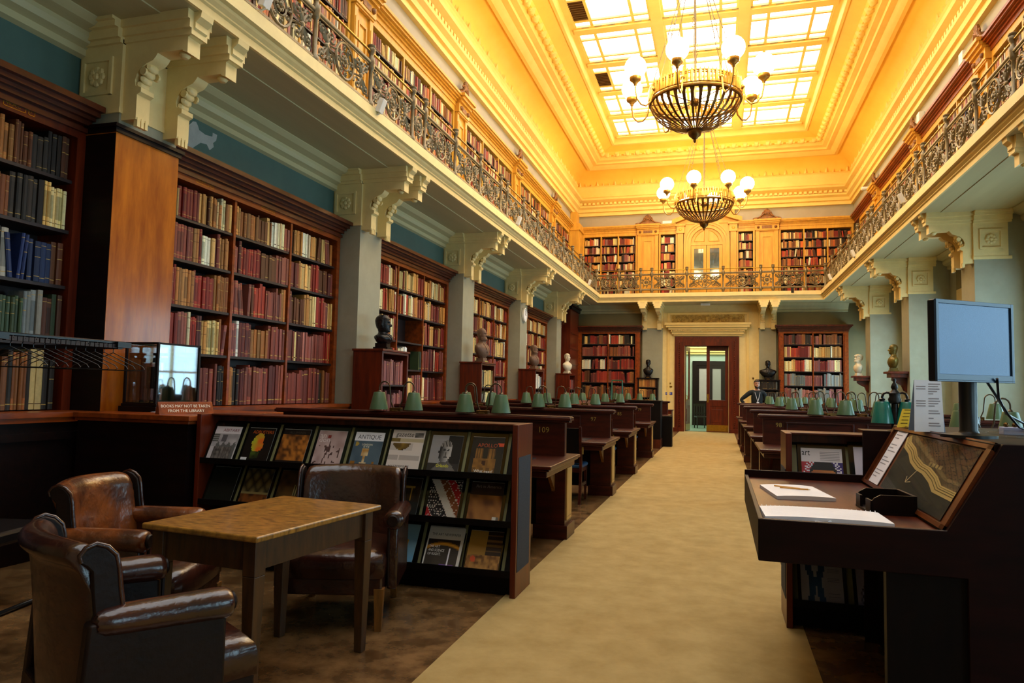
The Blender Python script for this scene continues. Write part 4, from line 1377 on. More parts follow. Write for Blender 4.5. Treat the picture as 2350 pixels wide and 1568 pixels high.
# ------------------------------------------------------------ reading desks
def socket(mb_parent, x, y, z):
    mb = MB()
    mb.use(0).box(x - .075, x + .075, y - .006, y, z - .045, z + .045)
    mb.use(1)
    for s in (-.042, .042):
        mb.box(x + s - .006, x + s + .006, y - .008, y - .006, z + .006, z + .02)
        mb.box(x + s - .02, x + s - .008, y - .008, y - .006, z - .015, z - .007).box(x + s + .008, x + s + .02, y - .008, y - .006, z - .015, z - .007)
    mb.box(x - .018, x + .018, y - .008, y - .006, z + .022, z + .032)
    mb.build('power_socket', [PLATE, BLACK], mb_parent)
def desk(Y0, xa, xb, num, label, side, nums2=()):
    """reader sits on the near side (towards -y); xa..xb extent; the aisle end is xb on the left block, xa on the right"""
    r = thing('reading_desk', label, 'desk', (0, Y0, 0), 0, 'reading desks in rows on both sides of the aisle')
    end = xb if side == 'left' else xa
    s = -1 if side == 'left' else 1       # direction from the aisle end into the desk
    mb = MB()
    mb.box(xa + (.03 if side == 'right' else 0), xb - (.03 if side == 'left' else 0), -.04, .04, .76, 1.10)
    # raised panels on the reader's side
    L = xb - xa
    n = max(1, int(L / .95))
    for k in range(n):
        u0 = xa + .30 + (L - .4) * k / n; u1 = xa + .30 + (L - .4) * (k + 1) / n - .14
        if side == 'left': u0, u1 = xa + .10 + (L - .4) * k / n, xa + .10 + (L - .4) * (k + 1) / n - .14
        mb.box(u0, u1, -.052, -.04, .84, .86).box(u0, u1, -.052, -.04, 1.03, 1.05).box(u0, u0 + .02, -.052, -.04, .84, 1.05).box(u1 - .02, u1, -.052, -.04, .84, 1.05)
    mb.build('partition', DESKW, r, bevel=.004)
    mb = MB()
    mb.box(xa - .03, xb + .03, -.085, .085, 1.105, 1.135).box(xa - .015, xb + .015, -.065, .065, 1.085, 1.105).box(xa - .02, xb + .02, -.075, .075, 1.135, 1.145)
    mb.build('top_ledge', DESKW, r, bevel=.006)
    mb = MB()
    mb.box(xa - .06, xb + .06, -1.0, .30, .735, .765).box(xa - .04, xb + .04, -.985, .285, .715, .735).box(xa - .01, xb + .01, -.94, .25, .66, .715)
    mb.build('worktop', DESKW, r, bevel=.008)
    # end pedestal with pale panel facing the aisle
    mb = MB()
    mb.use(0).box(end, end + s * .28, -.14, .16, 0, .70).box(end - s * .03, end + s * .30, -.17, .19, 0, .13)
    mb.use(1)
    mb.box(end - s * .012, end, -.10, .12, .17, .66)
    mb.use(0).box(end - s * .016, end - s * .010, -.085, .105, .20, .205)
    mb.build('pedestal', [DESKW, ENDW if side == 'left' else DESKW], r, bevel=.004)
    far = xa if side == 'left' else xb
    mb = MB(); mb.box(far, far - s * .2, -.12, .14, 0, .70); mb.box((xa + xb) / 2 - .05, (xa + xb) / 2 + .05, -.12, .14, 0, .70)
    mb.box(xa + .2, xb - .2, -.02, .02, .1, .68)
    mb.build('understructure', DARKW, r)
    # shaped bracket under the cantilever and a sunk writing pad
    mb = MB(); mb.prism([(-.40, .66), (-.12, .66), (-.12, .40), (-.15, .46)], 'x', end + s * .10, end + s * .13)
    mb.build('bracket', LEGW if side == 'left' else DESKW, r)
    k = 0
    x = end + s * .55
    while (x - far) * s < -.3:
        mb = MB(); mb.box(x - .32, x + .32, -.88, -.36, .765, .772); mb.build('writing_pad', PAD, r)
        k += 1; x += s * 1.05
    socket(r, end + s * .30, -.945, .655)
    if side == 'right': socket(r, end + s * 1.4, -.945, .655)
    # painted number
    mb = MB()
    if num:
        x0 = end + s * .24
        put_text(mb, num, lambda a, b: (x0 - .06 + a, -.042, .985 + b), .078)
        if num == '98':
            put_text(mb, '99', lambda a, b: (x0 + 1.65 + a, -.042, .955 + b), .08)
        mb.build('number', PLATE, r) if mb.v else None
    return r
ROWS = [6.8, 9.75, 12.4, 15.6, 18.3, 20.9]
LNUM = ['109', '97', '85', '79', None, None]
for k, (Y0, num) in enumerate(zip(ROWS, LNUM)):
    if k == 4: continue
    desk(Y0, -4.95 if k else -4.6, -1.40, num, 'left-side mahogany reading desk%s, %s from the camera' % ((' numbered ' + num) if num and num != '73' else '', NTH[k if k < 4 else 4]), 'left')
RNUM = [None, '98', '60', '74', None, None]
for k, (Y0, num) in enumerate(zip(ROWS, RNUM)):
    if k == 0: continue
    desk(Y0, .50, 3.7, num, 'right-side mahogany reading desk%s, %s from the camera' % ((' numbered ' + num) if num and k < 4 else '', NTH[k - 1]), 'right')
# dark open shelf unit standing in the left block
r = thing('shelf_unit', 'dark stepped shelf unit with red-brown plinth between left desks near the door', 'shelf unit', (-1.42, 18.1, 0))
mb = MB(); mb.box(-.75, 0, 0, .6, .22, 1.15).box(-.8, .02, -.02, .62, 1.15, 1.18); mb.build('carcass', BLACKW, r)
mb = MB(); mb.box(-.75, .005, -.01, .61, 0, .22); mb.build('plinth', MAHOG, r)
mb = MB(); mb.box(-.75, .24, .62, .95, .0, .78); mb.build('side_table', BLACKW, r)
r = thing('low_cabinet', 'small mahogany cabinet beside the far wall, just left of the doorway', 'cabinet', (-1.75, 23.6, 0))
mb = MB(); mb.box(-.45, .25, 0, .6, 0, .80); mb.build('carcass', MAHOGV, r, bevel=.005)
mb = MB(); mb.box(-.48, .28, -.03, .63, .80, .83); mb.build('top', DESKW, r, bevel=.005)
mb = MB(); mb.box(.25, .255, .08, .52, .12, .7); mb.build('panel', MAHOG, r)

# reading chairs with blue seats
def reading_chair():
    t = thing('reading_chair', None, None)
    mb = MB()
    lp = []
    for (z, e) in ((.43, .0), (.455, .012), (.475, .006), (.485, -.02)):
        lp.append([(-.21 - e, -.21 - e, z), (.21 + e, -.21 - e, z), (.21 + e, .21 + e, z), (-.21 - e, .21 + e, z)])
    mb.loft(lp, True, True); mb.build('seat', BLUEL, t, bevel=.012)
    mb = MB(); mb.box(-.20, .20, -.205, .205, .38, .43); mb.build('seat_frame', DESKW, t)
    mb = MB(); mb.hexa([(-.19, -.235, .50), (.19, -.235, .50), (.19, -.205, .50), (-.19, -.205, .50), (-.19, -.285, .93), (.19, -.285, .93), (.19, -.26, .93), (-.19, -.26, .93)])
    mb.build('backrest', BLACKW, t, bevel=.005)
    mb = MB(); mb.box(-.2, -.18, -.2, .2, .20, .235).box(.18, .2, -.2, .2, .20, .235); mb.build('stretcher', TABLEL, t)
    for s in (-1, 1):
        mb = MB()
        mb.loft([[(s * .205 - .016, y - .02, z), (s * .205 + .016, y - .02, z), (s * .205 + .016, y + .02, z), (s * .205 - .016, y + .02, z)] for (y, z) in ((-.27, 0), (-.22, .25), (-.21, .45), (-.24, .7), (-.285, .95))], True, True)
        mb.build('leg', DESKW, t)
        mb = MB()
        mb.loft([[(s * .19 - q, .20 - q, z), (s * .19 + q, .20 - q, z), (s * .19 + q, .20 + q, z), (s * .19 - q, .20 + q, z)] for (z, q) in ((0, .011), (.43, .018))], True, True)
        mb.build('leg', DESKW, t)
    return t
ch0 = reading_chair()
SEATS = []
for k, Y0 in enumerate(ROWS):
    if k in (4,): continue
    yy = Y0 - 1.02
    SEATS.append((-1.86, yy + .28, 'L', k, 0))
    SEATS.append((-2.95, yy + .30, 'L', k, 1))
for k, Y0 in enumerate(ROWS):
    if k in (0,): continue
    SEATS.append((1.05, Y0 - .72, 'R', k, 0))
first = True
for (x, y, sd, k, w) in SEATS:
    dn = LNUM[k] if sd == 'L' else RNUM[k]
    lb = 'blue-seated reading chair at %s desk %s%s' % ('left' if sd == 'L' else 'right', ('numbered ' + dn) if dn and dn not in ('73', '62', '50') else 'nearest the far wall' if k == 5 else ('row ' + ['one', 'two', 'three', 'four', 'five', 'six'][k]), ', by the aisle' if w == 0 else ', second seat in')
    if first:
        ch0.location = (x, y, 0); first = False
        tag(ch0, lb, 'chair', 'blue-seated chairs at the reading desks')
    else:
        dup(ch0, (x, y, 0), 0, lb)
# ------------------------------------------------------------ desk lamps
def shade_geo(mb, cx, cy, z0, h=.170, r0=.060, r1=.098):
    mb.lathe([(r0 * .2, z0 + h + .012), (r0 * .9, z0 + h + .01), (r0, z0 + h), (r1, z0), (r1 - .004, z0), (r0 - .004, z0 + h - .006), (.0005, z0 + h - .004)], 22, (cx, cy, 0), cap=True)
def desk_lamp():
    t = thing('desk_lamp', None, None)
    mb = MB(); mb.box(-.06, .06, -.045, .045, 0, .035).box(-.03, .03, -.07, .07, -.02, .012); mb.build('base', BRASSD, t, bevel=.004)
    for s in (-1, 1):
        mb = MB()
        pts = [(s * .03, 0, .03), (s * .06, 0, .10), (s * .07, 0, .20)]
        for k in range(0, 9):
            a = PI - PI * k / 8
            pts.append((s * (.075 + .055 + .055 * math.cos(a)), 0, .245 + .06 * math.sin(a)))
        pts.append((s * .185, 0, .205))
        mb.tube(pts, .0075, 6)
        mb.lathe([(.0005, .165), (.02, .168), (.015, .19), (.022, .2), (.012, .215), (.0005, .216)], 8, (s * .185, 0, 0))
        mb.build('stem', STEM, t, smooth=60)
        mb = MB(); shade_geo(mb, s * .185, 0, .015); mb.build('lamp_shade', GREEN, t, smooth=50)
    return t
lamp0 = desk_lamp()
LAMPS = []
for (k, xs, sd) in ((0, (-2.28, -3.23), 'L'), (1, (-2.26, -3.33), 'L'), (2, (-2.28, -3.15), 'L'), (3, (-2.25, -3.1), 'L'), (5, (-2.05, -2.75), 'L'),
                    (1, (1.33, 1.70, 2.95), 'R'), (2, (1.30, 2.28), 'R'), (3, (1.35, 2.35), 'R'), (4, (1.35, 2.3), 'R'), (5, (1.45, 2.4), 'R')):
    for j, x in enumerate(xs):
        LAMPS.append((x, ROWS[k], sd, k, j))
first = True
lr = random.Random(5)
for (x, y, sd, k, j) in LAMPS:
    dn = LNUM[k] if sd == 'L' else RNUM[k]
    where = ('desk ' + dn) if dn and dn not in ('73', '62', '50') else ('row %s desk' % ['one', 'two', 'three', 'four', 'five', 'six'][k])
    lb = 'twin green-shaded lamp on the %s-side %s, %s from the aisle' % ('left' if sd == 'L' else 'right', where, ['first', 'second', 'third'][j])
    rz = lr.uniform(-.35, .35)
    if first:
        lamp0.location = (x, y, 1.145); lamp0.rotation_euler = (0, 0, rz); first = False
        tag(lamp0, lb, 'lamp', 'twin green desk lamps')
    else: dup(lamp0, (x, y, 1.145), rz, lb)

# ------------------------------------------------------------ busts
def head_section(k, t, hair, beard, bald):
    pass
def bust_mesh(mb, seed, hair=True, beard=False, width=.5, classical=False, wild=False, chest=.36):
    """one continuous surface, face towards -y, base at z=0, head top about .56"""
    R = random.Random(seed)
    n = 48
    # rows: z, half width, front, back
    hw = width / 2
    k = chest
    H0 = k
    rows = [(0.0, hw * .30, .055, .05), (k * .06, hw * .42, .075, .055), (k * .16, hw * .62, .10, .07), (k * .30, hw * .82, .122, .09), (k * .44, hw * .95, .130, .10),
            (k * .56, hw * 1.0, .125, .105), (k * .66, hw * .97, .112, .10), (k * .73, hw * .84, .095, .092), (k * .79, hw * .60, .080, .084), (k * .84, max(.075, hw * .40), .068, .078), (k * .89, .062, .060, .072), (k * .95, .056, .058, .070)]
    hp = [(.00, .044, .082, .066), (.02, .052, .092, .072), (.045, .060, .095, .078), (.07, .066, .094, .086), (.10, .071, .092, .096), (.13, .075, .091, .103), (.155, .077, .089, .106), (.18, .075, .082, .102), (.20, .069, .070, .092), (.217, .058, .054, .076), (.232, .040, .036, .052), (.241, .018, .016, .026)]
    for q in range(len(hp) - 1):
        for u in range(4):
            t = u / 4.0
            m0 = hp[max(q - 1, 0)]; m1 = hp[q]; m2 = hp[q + 1]; m3 = hp[min(q + 2, len(hp) - 1)]
            z = m1[0] + (m2[0] - m1[0]) * t
            vals = [.5 * (2 * m1[k_] + (m2[k_] - m0[k_]) * t + (2 * m0[k_] - 5 * m1[k_] + 4 * m2[k_] - m3[k_]) * t * t + (3 * m1[k_] - m0[k_] - 3 * m2[k_] + m3[k_]) * t ** 3) for k_ in (1, 2, 3)]
            rows.append((H0 + z, vals[0], vals[1], vals[2]))
    rows.append((H0 + hp[-1][0], hp[-1][1], hp[-1][2], hp[-1][3]))
    loops = []
    for (z, a, f, b) in rows:
        L = []
        hz = z - H0
        for i in range(n):
            th = 2 * PI * i / n           # 0 = front (-y)
            x = math.sin(th) * a
            y = -math.cos(th) * (f if math.cos(th) > 0 else b)
            if hz >= -.001:
                g = lambda cth, w: math.exp(-((((th + PI) % (2 * PI)) - PI - cth) / w) ** 2)
                nose = g(0, .20) * (.030 * math.exp(-((hz - .085) / .016) ** 2) + .018 * math.exp(-((hz - .108) / .020) ** 2))
                eye = -(g(.42, .20) + g(-.42, .20)) * .015 * math.exp(-((hz - .122) / .014) ** 2)
                brow = g(0, .6) * .007 * math.exp(-((hz - .142) / .010) ** 2)
                lip = g(0, .28) * (.008 * math.exp(-((hz - .048) / .008) ** 2) - .006 * math.exp(-((hz - .062) / .007) ** 2))
                chin = g(0, .35) * .010 * math.exp(-((hz - .012) / .014) ** 2)
                ear = (g(1.62, .12) + g(-1.62, .12)) * .014 * math.exp(-((hz - .098) / .024) ** 2)
                d = nose + eye + brow + lip + chin
                if hair and (math.cos(th) < .25 and hz > .05 or hz > .178) and hz < .235:
                    d += .007 + R.uniform(-.002, .004) + (.015 * (1 + math.sin(7 * th + hz * 90)) if wild else 0)
                if beard and math.cos(th) > .05 and hz < .06:
                    d += .022 * (1 - hz / .07) + R.uniform(0, .006) + (.01 if wild else 0)
                rr = math.hypot(x, y) + 1e-6
                x += x / rr * (d + ear); y += y / rr * d
            elif z > .02:
                # drapery folds
                d = .006 * math.sin(9 * th + z * 60) * (1 if z < H0 * .78 else 0)
                if beard and z > H0 * .8 and math.cos(th) > .4: y -= .02
                rr = math.hypot(x, y) + 1e-6
                x += x / rr * d; y += y / rr * d
            L.append((x, y, z))
        loops.append(L)
    mb.loft(loops, True, True)
    # jacket lapels and collar
    if not classical:
        for s in (-1, 1):
            mb.tube([(s * .055, -.06, H0 * .84), (s * .05, -.085, H0 * .74), (s * .035, -.122, H0 * .56), (0, -.128, H0 * .34)], [.012, .017, .015, .008], 6)
def bust(loc, rz, label, mat, scale=1.0, plate=True, **kw):
    r = thing('bust', label, 'bust', loc, rz)
    mb = MB(); mb.M = Matrix.Diagonal((scale, scale, scale, 1)) @ Matrix.Translation((0, 0, .07))
    bust_mesh(mb, sum(map(ord, label)), **kw)
    mb.build('head_and_shoulders', mat, r, smooth=70)
    mb = MB(); w = .10 * scale
    mb.box(-w, w, -w, w, 0, .035 * scale).box(-w * .8, w * .8, -w * .8, w * .8, .035 * scale, .09 * scale)
    mb.build('socle', mat if mat is not BRONZE else DARKW, r, bevel=.004)
    if plate:
        mb = MB(); mb.box(-.05, .05, -w - .006, -w, .012, .032); mb.build('name_plate', BRASS, r)
    return r
def pedestal_case(c, k, label, h=1.90):
    """narrow open book cabinet in front of a pillar that carries a bust"""
    r = thing('book_cabinet', label, 'cabinet', (0, 0, 0), 0, 'narrow cabinets below the busts')
    x0, x1 = -5.04, -4.58
    ya, yb = c - .10, c + COLW + .10
    mb = MB()
    mb.box(x0, x1, ya, ya + .04, 0, h).box(x0, x1, yb - .04, yb, 0, h).box(x0, x1, ya, yb, h - .035, h).box(x0 + .01, x0 + .03, ya, yb, 0, h)
    mb.box(x0 - .01, x1 + .02, ya - .02, yb + .02, h, h + .03).box(x0, x1 + .02, ya - .02, yb + .02, 0, .10)
    mb.build('carcass', MAHOGV, r, bevel=.004)
    for z in (.10, .55, .98, 1.40):
        mb = MB(); mb.box(x0 + .02, x1 - .01, ya + .04, yb - .04, z, z + .025); mb.build('shelf', SHELFW, r)
    return frame_left(x1 - .03), ya + .05, yb - .05, h
B2 = []
KL = ['between second and third wall bookcases, below the dark bronze bust', 'below the bearded terracotta bust', 'below the balding terracotta bust', 'below the white marble bust']
PALK = [{'pink': 4, 'maroon': 1}, {'cream': 3, 'grey': 1, 'black': 2}, {'blue': 2, 'grey': 2, 'white': 1}, {'pink': 3, 'red': 1}]
BOOKS = []
for i in range(1, 5):
    fr, ya, yb, h = pedestal_case(COLY[i], i, 'narrow mahogany book cabinet ' + KL[i - 1])
    for z, hh in ((.125, .4), (.575, .38), (1.005, .38), (1.425, .42)):
        fill(fr, ya, yb, z, hh, PALK[i - 1], ('k', i, z), tk=(.035, .05), hv=(.72, .9), leanp=0, dep=.28, R=random.Random(i * 9 + int(z * 10)))
bust((-4.74, COLY[1] + .22, 1.93), math.radians(98), 'dark bronze bust of a short-haired man in profile, nearest on the left', BRONZE, 1.08, hair=True, width=.36, plate=False, chest=.17)
bust((-4.72, COLY[2] + .30, 1.93), math.radians(80), 'brown terracotta bust of a bearded bald man, second along the left', TERRA, 1.06, hair=False, beard=True, width=.44)
bust((-4.72, COLY[3] + .25, 1.93), math.radians(78), 'brown terracotta bust on flared foot, third along the left', TERRA, .96, hair=True, beard=True, width=.42)
bust((-4.72, COLY[4] + .15, 1.93), math.radians(70), 'white marble bust of a man, farthest on the left', MARBLE, .96, hair=True, width=.46, classical=True)
# far wall small bookcases + busts
for (xa, xb2, lab, pal, bl, wid) in ((-2.86, -2.14, 'small dark bookcase of brown bindings against the far wall, left of the doorway', {'tan': 2, 'brown': 4}, 'dark bronze bust on the small bookcase left of the doorway', .36),
                                 (1.22, 1.96, 'small dark bookcase of black bindings against the far wall, right of the doorway', {'black': 4, 'grey': .6}, 'broad dark bronze bust, right of the doorway', .56)):
    r = thing('small_bookcase', lab, 'bookcase', (0, 0, 0))
    y0, y1 = YF - .48, YF - .14
    mb = MB(); mb.box(xa, xa + .04, y0, y1, 0, 1.86).box(xb2 - .04, xb2, y0, y1, 0, 1.86).box(xa, xb2, y1 - .02, y1, 0, 1.86).box(xa - .03, xb2 + .03, y0 - .03, y1, 1.86, 1.90)
    mb.build('carcass', DARKW, r)
    for q in range(5):
        mb = MB(); mb.box(xa + .03, xb2 - .03, y0 + .01, y1, .1 + q * .36, .125 + q * .36); mb.build('shelf', SHELFW, r)
        fill(frame_far(y0 + .02), xa + .05, xb2 - .05, .125 + q * .36, .31, pal, ('f', xa, q), tk=(.04, .055), hv=(.85, .93), leanp=0, R=random.Random(q))
    bust(((xa + xb2) / 2, (y0 + y1) / 2, 1.90), 0, bl, BRONZE, 1.0, hair=True, width=wid)
# right wall busts on brackets
for (y, lab, mt, kw, rz) in ((COLY[3] + .34, 'gilded bust of a man on a wooden wall bracket, right side, behind the monitor', GOLDBZ, dict(hair=False, width=.42, classical=True), -92),
                         (COLY[4] + .34, 'white marble bust with wild hair on a right wall bracket', MARBLE, dict(hair=True, beard=True, wild=True, width=.36, classical=True), -75)):
    bust((3.86, y, 1.98), math.radians(rz), lab, mt, .95, plate=False, **kw)
    r = thing('wall_bracket', 'carved wooden wall bracket under the %s bust' % ('gilded' if mt is GOLDBZ else 'white wild-haired'), 'bracket', (4.12, y, 0))
    mb = MB(); mb.box(-.42, 0, -.28, .28, 1.93, 1.98).box(-.36, 0, -.22, .22, 1.84, 1.93); mb.build('top', MAHOGV, r, bevel=.004)
    mb = MB(); mb.prism([(0, 1.84), (-.30, 1.84), (-.30, 1.78), (-.22, 1.72), (-.10, 1.66), (-.05, 1.54), (0, 1.50)], 'y', -.07, .07); mb.build('console', MAHOGV, r, bevel=.004)
# clock
r = thing('wall_clock', 'round white wall clock on the fourth sage pillar, left side', 'clock', (-5.04, COLY[3] + .30, 3.38), 0)
mb = MB(); mb.lathe([(.0005, 0), (.19, 0), (.19, .05), (.165, .06), (.165, .035)], 28, axis='x'); mb.build('case', WHITEP, r, smooth=40)
mb = MB(); mb.lathe([(.0005, .034), (.165, .036)], 28, axis='x', cap=False)
mb.add([(.037, 0, 0)] + [(.037, .165 * math.cos(2 * PI * k / 28), .165 * math.sin(2 * PI * k / 28)) for k in range(28)], [(0, 1 + k, 1 + (k + 1) % 28) for k in range(28)])
mb.build('dial', PAPER, r)
mb = MB(); mb.box(.04, .043, -.006, .006, 0, .12).box(.04, .043, -.006, .09, -.006, .006)
for k in range(12):
    a = 2 * PI * k / 12
    mb.box(.039, .041, .14 * math.cos(a) - .006, .14 * math.cos(a) + .006, .14 * math.sin(a) - .006, .14 * math.sin(a) + .006)
mb.build('hands', BLACK, r)
# switches, blue notice by the doorway
for (x, z, w, h, mt, nm, lb) in ((-1.76, 1.72, .10, .05, BRASS, 'switch_plate', 'upper brass switch plate left of the doorway'), (-1.76, 1.60, .18, .06, BRASS, 'switch_plate', 'lower brass switch plate left of the doorway')):
    mb = MB(); mb.box(x - w / 2, x + w / 2, YF - .012, YF, z - h / 2, z + h / 2)
    for q in range(3): mb.box(x - w / 3 + q * w / 3 - .008, x - w / 3 + q * w / 3 + .008, YF - .02, YF - .012, z - .012, z + .012)
    tag(mb.build(nm, mt), lb, 'switch')
mb = MB(); mb.use(col='#2b3aa0').box(-1.90, -1.66, YF - .008, YF, 1.30, 1.40); mb.use(col='#e8e8ff')
for q in range(2): mb.box(-1.88, -1.70, YF - .0092, YF - .0082, 1.335 + q * .03, 1.345 + q * .03)
tag(mb.build('notice', PRINT), 'small blue notice on the cream wall left of the doorway', 'notice')
mb = MB(); mb.lathe([(.0005, -.03), (.03, -.02), (.035, 0)], 12, (1.12, YF - .01, 1.95), axis='y'); tag(mb.build('door_bell', BRASSD, smooth=50), 'small round brass button on the cream wall right of the doorway', 'button')
mb = MB(); mb.box(-5.05, -5.035, COLY[2] + .2, COLY[2] + .42, 1.18, 1.34); tag(mb.build('wall_socket', BRASS), 'square brass socket on the third sage pillar, low down', 'socket')
# green library steps
r = thing('library_steps', 'green metal library steps before the far left bookcase', 'steps', (-3.25, 23.4, 0))
for s in (-1, 1):
    mb = MB(); mb.tube([(s * .2, .45, 0), (s * .17, .1, 1.75)], .018, 6); mb.build('leg', GREENM, r)
    mb = MB(); mb.tube([(s * .22, -.45, 0), (s * .17, .0, 1.2), (s * .17, .1, 1.75)], .018, 6); mb.build('leg', GREENM, r)
mb = MB(); mb.tube([(-.17, .1, 1.75), (.17, .1, 1.75)], .018, 6); mb.build('handle', GREENM, r)
for q in range(4):
    mb = MB(); t = .25 + .25 * q; mb.box(-.2, .2, -.42 + t * .38, -.26 + t * .38, t, t + .02); mb.build('tread', GREENM, r)
# sloping reading stand on the third left desk row
r = thing('book_rest', 'sloping wooden book rest on a left-side desk near the far end', 'book rest', (-2.95, 15.0, .765))
mb = MB(); mb.prism([(-.25, 0), (.30, 0), (.30, .42), (.22, .42)], 'x', -.3, .3); mb.build('board', MAHOG, r, bevel=.004)
# dark wood corner press at the far left
r = thing('tall_press', 'tall dark mahogany press in the far left corner under the gallery', 'press', (0, 0, 0))
mb = MB(); mb.box(-5.38, -5.06, YF - 1.95, YF - .44, 0, 4.25); mb.build('carcass', MAHOGV, r)
mb = MB(); mb.box(-5.38, -5.0, YF - 2.0, YF - .42, 4.25, 4.40).box(-5.38, -4.95, YF - 2.04, YF - .42, 4.36, 4.42); mb.build('cornice', DARKW, r)
mb = MB()
for z in (1.2, 1.75, 2.3, 2.85, 3.4): mb.box(-5.06, -5.04, YF - 1.85, YF - .5, z, z + .04)
mb.build('door_rail', MAHOG, r)
# ceiling lights under the gallery
for (x, y, lab) in ((3.75, 14.5, 'small frosted fitting on the right soffit beyond the nearer column'), (-.5, YF - .7, 'small white emergency fitting on the soffit above the doorway')):
    mb = MB(); mb.box(x - .16, x + .16, y - .07, y + .07, ZSOF - .10, ZSOF - .03); tag(mb.build('soffit_light', WHITEP, bevel=.01), lab, 'light')
mb = MB()
for b in BOOKS: book_geo(mb, b, False)
tag(mb.build('cabinet_books', BOOKM), 'rows of bound volumes in the narrow cabinets below the busts', 'books', None, 'stuff')

# ------------------------------------------------------------ the man at the far right desks
P_ = thing('person', 'bearded man in black sweater and white lanyard, one hand on hip, behind desks', 'person', (1.02, 21.75, 0), math.radians(8))
def skin_obj(name, verts, edges, radii, mat, parent, sub=2, root=0):
    me = bpy.data.meshes.new(name); me.from_pydata(verts, edges, [])
    o = bpy.data.objects.new(name, me); COL.objects.link(o)
    md = o.modifiers.new('skin', 'SKIN'); 
    sk = me.skin_vertices[0].data if me.skin_vertices else None
    if sk is None:
        bpy.context.view_layer.objects.active = o
        bpy.ops.mesh.customdata_skin_add() if bpy.ops.mesh.customdata_skin_add.poll() else None
        sk = me.skin_vertices[0].data
    for i, rr in enumerate(radii):
        sk[i].radius = rr if isinstance(rr, tuple) else (rr, rr)
        sk[i].use_root = (i == root)
    md.use_smooth_shade = True
    s_ = o.modifiers.new('sub', 'SUBSURF'); s_.levels = sub; s_.render_levels = sub
    dg = bpy.context.evaluated_depsgraph_get()
    me2 = bpy.data.meshes.new_from_object(o.evaluated_get(dg))
    me2.materials.clear(); me2.materials.append(mat)
    o2 = bpy.data.objects.new(name, me2)
    bpy.data.objects.remove(o)
    o2.name = name
    COL.objects.link(o2)
    if parent: o2.parent = parent
    return o2
# joints; his right arm (viewer's left, -x) is akimbo
V = [(0, 0, .96), (0, 0, 1.15), (0, -.01, 1.34), (0, 0, 1.47), (0, -.01, 1.55),
     (-.20, 0, 1.43), (-.44, .05, 1.22), (-.24, -.06, 1.02),
     (.20, 0, 1.43), (.27, .02, 1.15), (.25, -.08, .92),
     (-.10, 0, .92), (-.12, 0, .50), (-.12, .02, .08), (.10, 0, .92), (.12, 0, .50), (.12, .02, .08)]
Ed = [(0, 1), (1, 2), (2, 3), (3, 4), (3, 5), (5, 6), (6, 7), (3, 8), (8, 9), (9, 10), (0, 11), (11, 12), (12, 13), (0, 14), (14, 15), (15, 16)]
Rb = [(.12, .08), (.12, .08), (.135, .085), (.075, .065), .052, .062, .040, .028, .062, .042, .028, .085, .058, .042, .085, .058, .042]
body = skin_obj('body', V, Ed, Rb, SKIN, P_)
# head, hands and feet joined on to the body mesh
hb = MB()
hb.M = Matrix.Translation((0, -.015, 1.19)) @ Matrix.Diagonal((1.02, 1.02, 1.02, 1))
_n0 = len(hb.v)
tmp = MB(); bust_mesh(tmp, 3, hair=False, beard=False, width=.3, classical=True)
nn = 48
keep = [i for i, p in enumerate(tmp.v) if p[2] > .32]
idx = {i: j for j, i in enumerate(keep)}
hb.add([tmp.v[i] for i in keep], [tuple(idx[i] for i in f) for f in tmp.f if all(i in idx for i in f)])
hb.M = None
def hand(mb, wrist, dirv, side):
    d = Vector(dirv).normalized(); up = Vector((0, 0, 1)); w = d.cross(up).normalized() * side; nrm = w.cross(d).normalized()
    p = Vector(wrist)
    lp = []
    for (t, a, b) in ((0, .024, .018), (.03, .036, .017), (.07, .042, .015), (.095, .040, .012)):
        c = p + d * t
        lp.append([tuple(c + w * a * math.cos(q) + nrm * b * math.sin(q)) for q in [2 * PI * k / 8 for k in range(8)]])
    mb.loft(lp, True, True)
    for k, (off, L) in enumerate(((-.030, .068), (-.010, .078), (.010, .074), (.029, .058))):
        b0 = p + d * .09 + w * off
        b1 = b0 + d * L * .5 - nrm * .008; b2 = b1 + d * L * .3 - nrm * .018; b3 = b2 + d * L * .2 - nrm * .016
        mb.tube([b0, b1, b2, b3], [.0095, .009, .008, .006], 6)
    t0 = p + d * .03 - w * .034; mb.tube([t0, t0 - w * .028 + d * .02, t0 - w * .035 + d * .05], [.012, .010, .007], 6)
hand(hb, (-.235, -.065, 1.00), (.10, -.05, -.45), 1)
hand(hb, (.25, -.085, .90), (-.02, -.1, -1), -1)
for s in (-1, 1): hb.sphere((s * .12, -.05, .045), .05, 10, 6, .95, 2.4, .85)
hme = hb.build('tmp_head', SKIN, None)
import bmesh
bm_ = bmesh.new(); bm_.from_mesh(body.data); bm_.from_mesh(hme.data); bm_.to_mesh(body.data); bm_.free()
_hm = hme.data; bpy.data.objects.remove(hme); bpy.data.meshes.remove(_hm)
body.data.polygons.foreach_set('use_smooth', [True] * len(body.data.polygons))
sw = skin_obj('sweater', [(0, 0, .93)] + [V[i] for i in (1, 2, 3, 5, 6)] + [(-.34, -.005, 1.11)] + [V[i] for i in (8, 9)] + [(.262, -.03, 1.04)],
              [(0, 1), (1, 2), (2, 3), (3, 4), (4, 5), (5, 6), (3, 7), (7, 8), (8, 9)],
              [(.168, .12), (.165, .118), (.185, .128), (.105, .085), .076, .056, .046, .076, .058, .044], SWEATER, P_)
tr_ = skin_obj('trousers', [V[i] for i in (0, 11, 12, 13, 14, 15, 16)], [(0, 1), (1, 2), (2, 3), (0, 4), (4, 5), (5, 6)], [(.165, .118), .105, .078, .066, .105, .078, .066], TROUSER, P_)
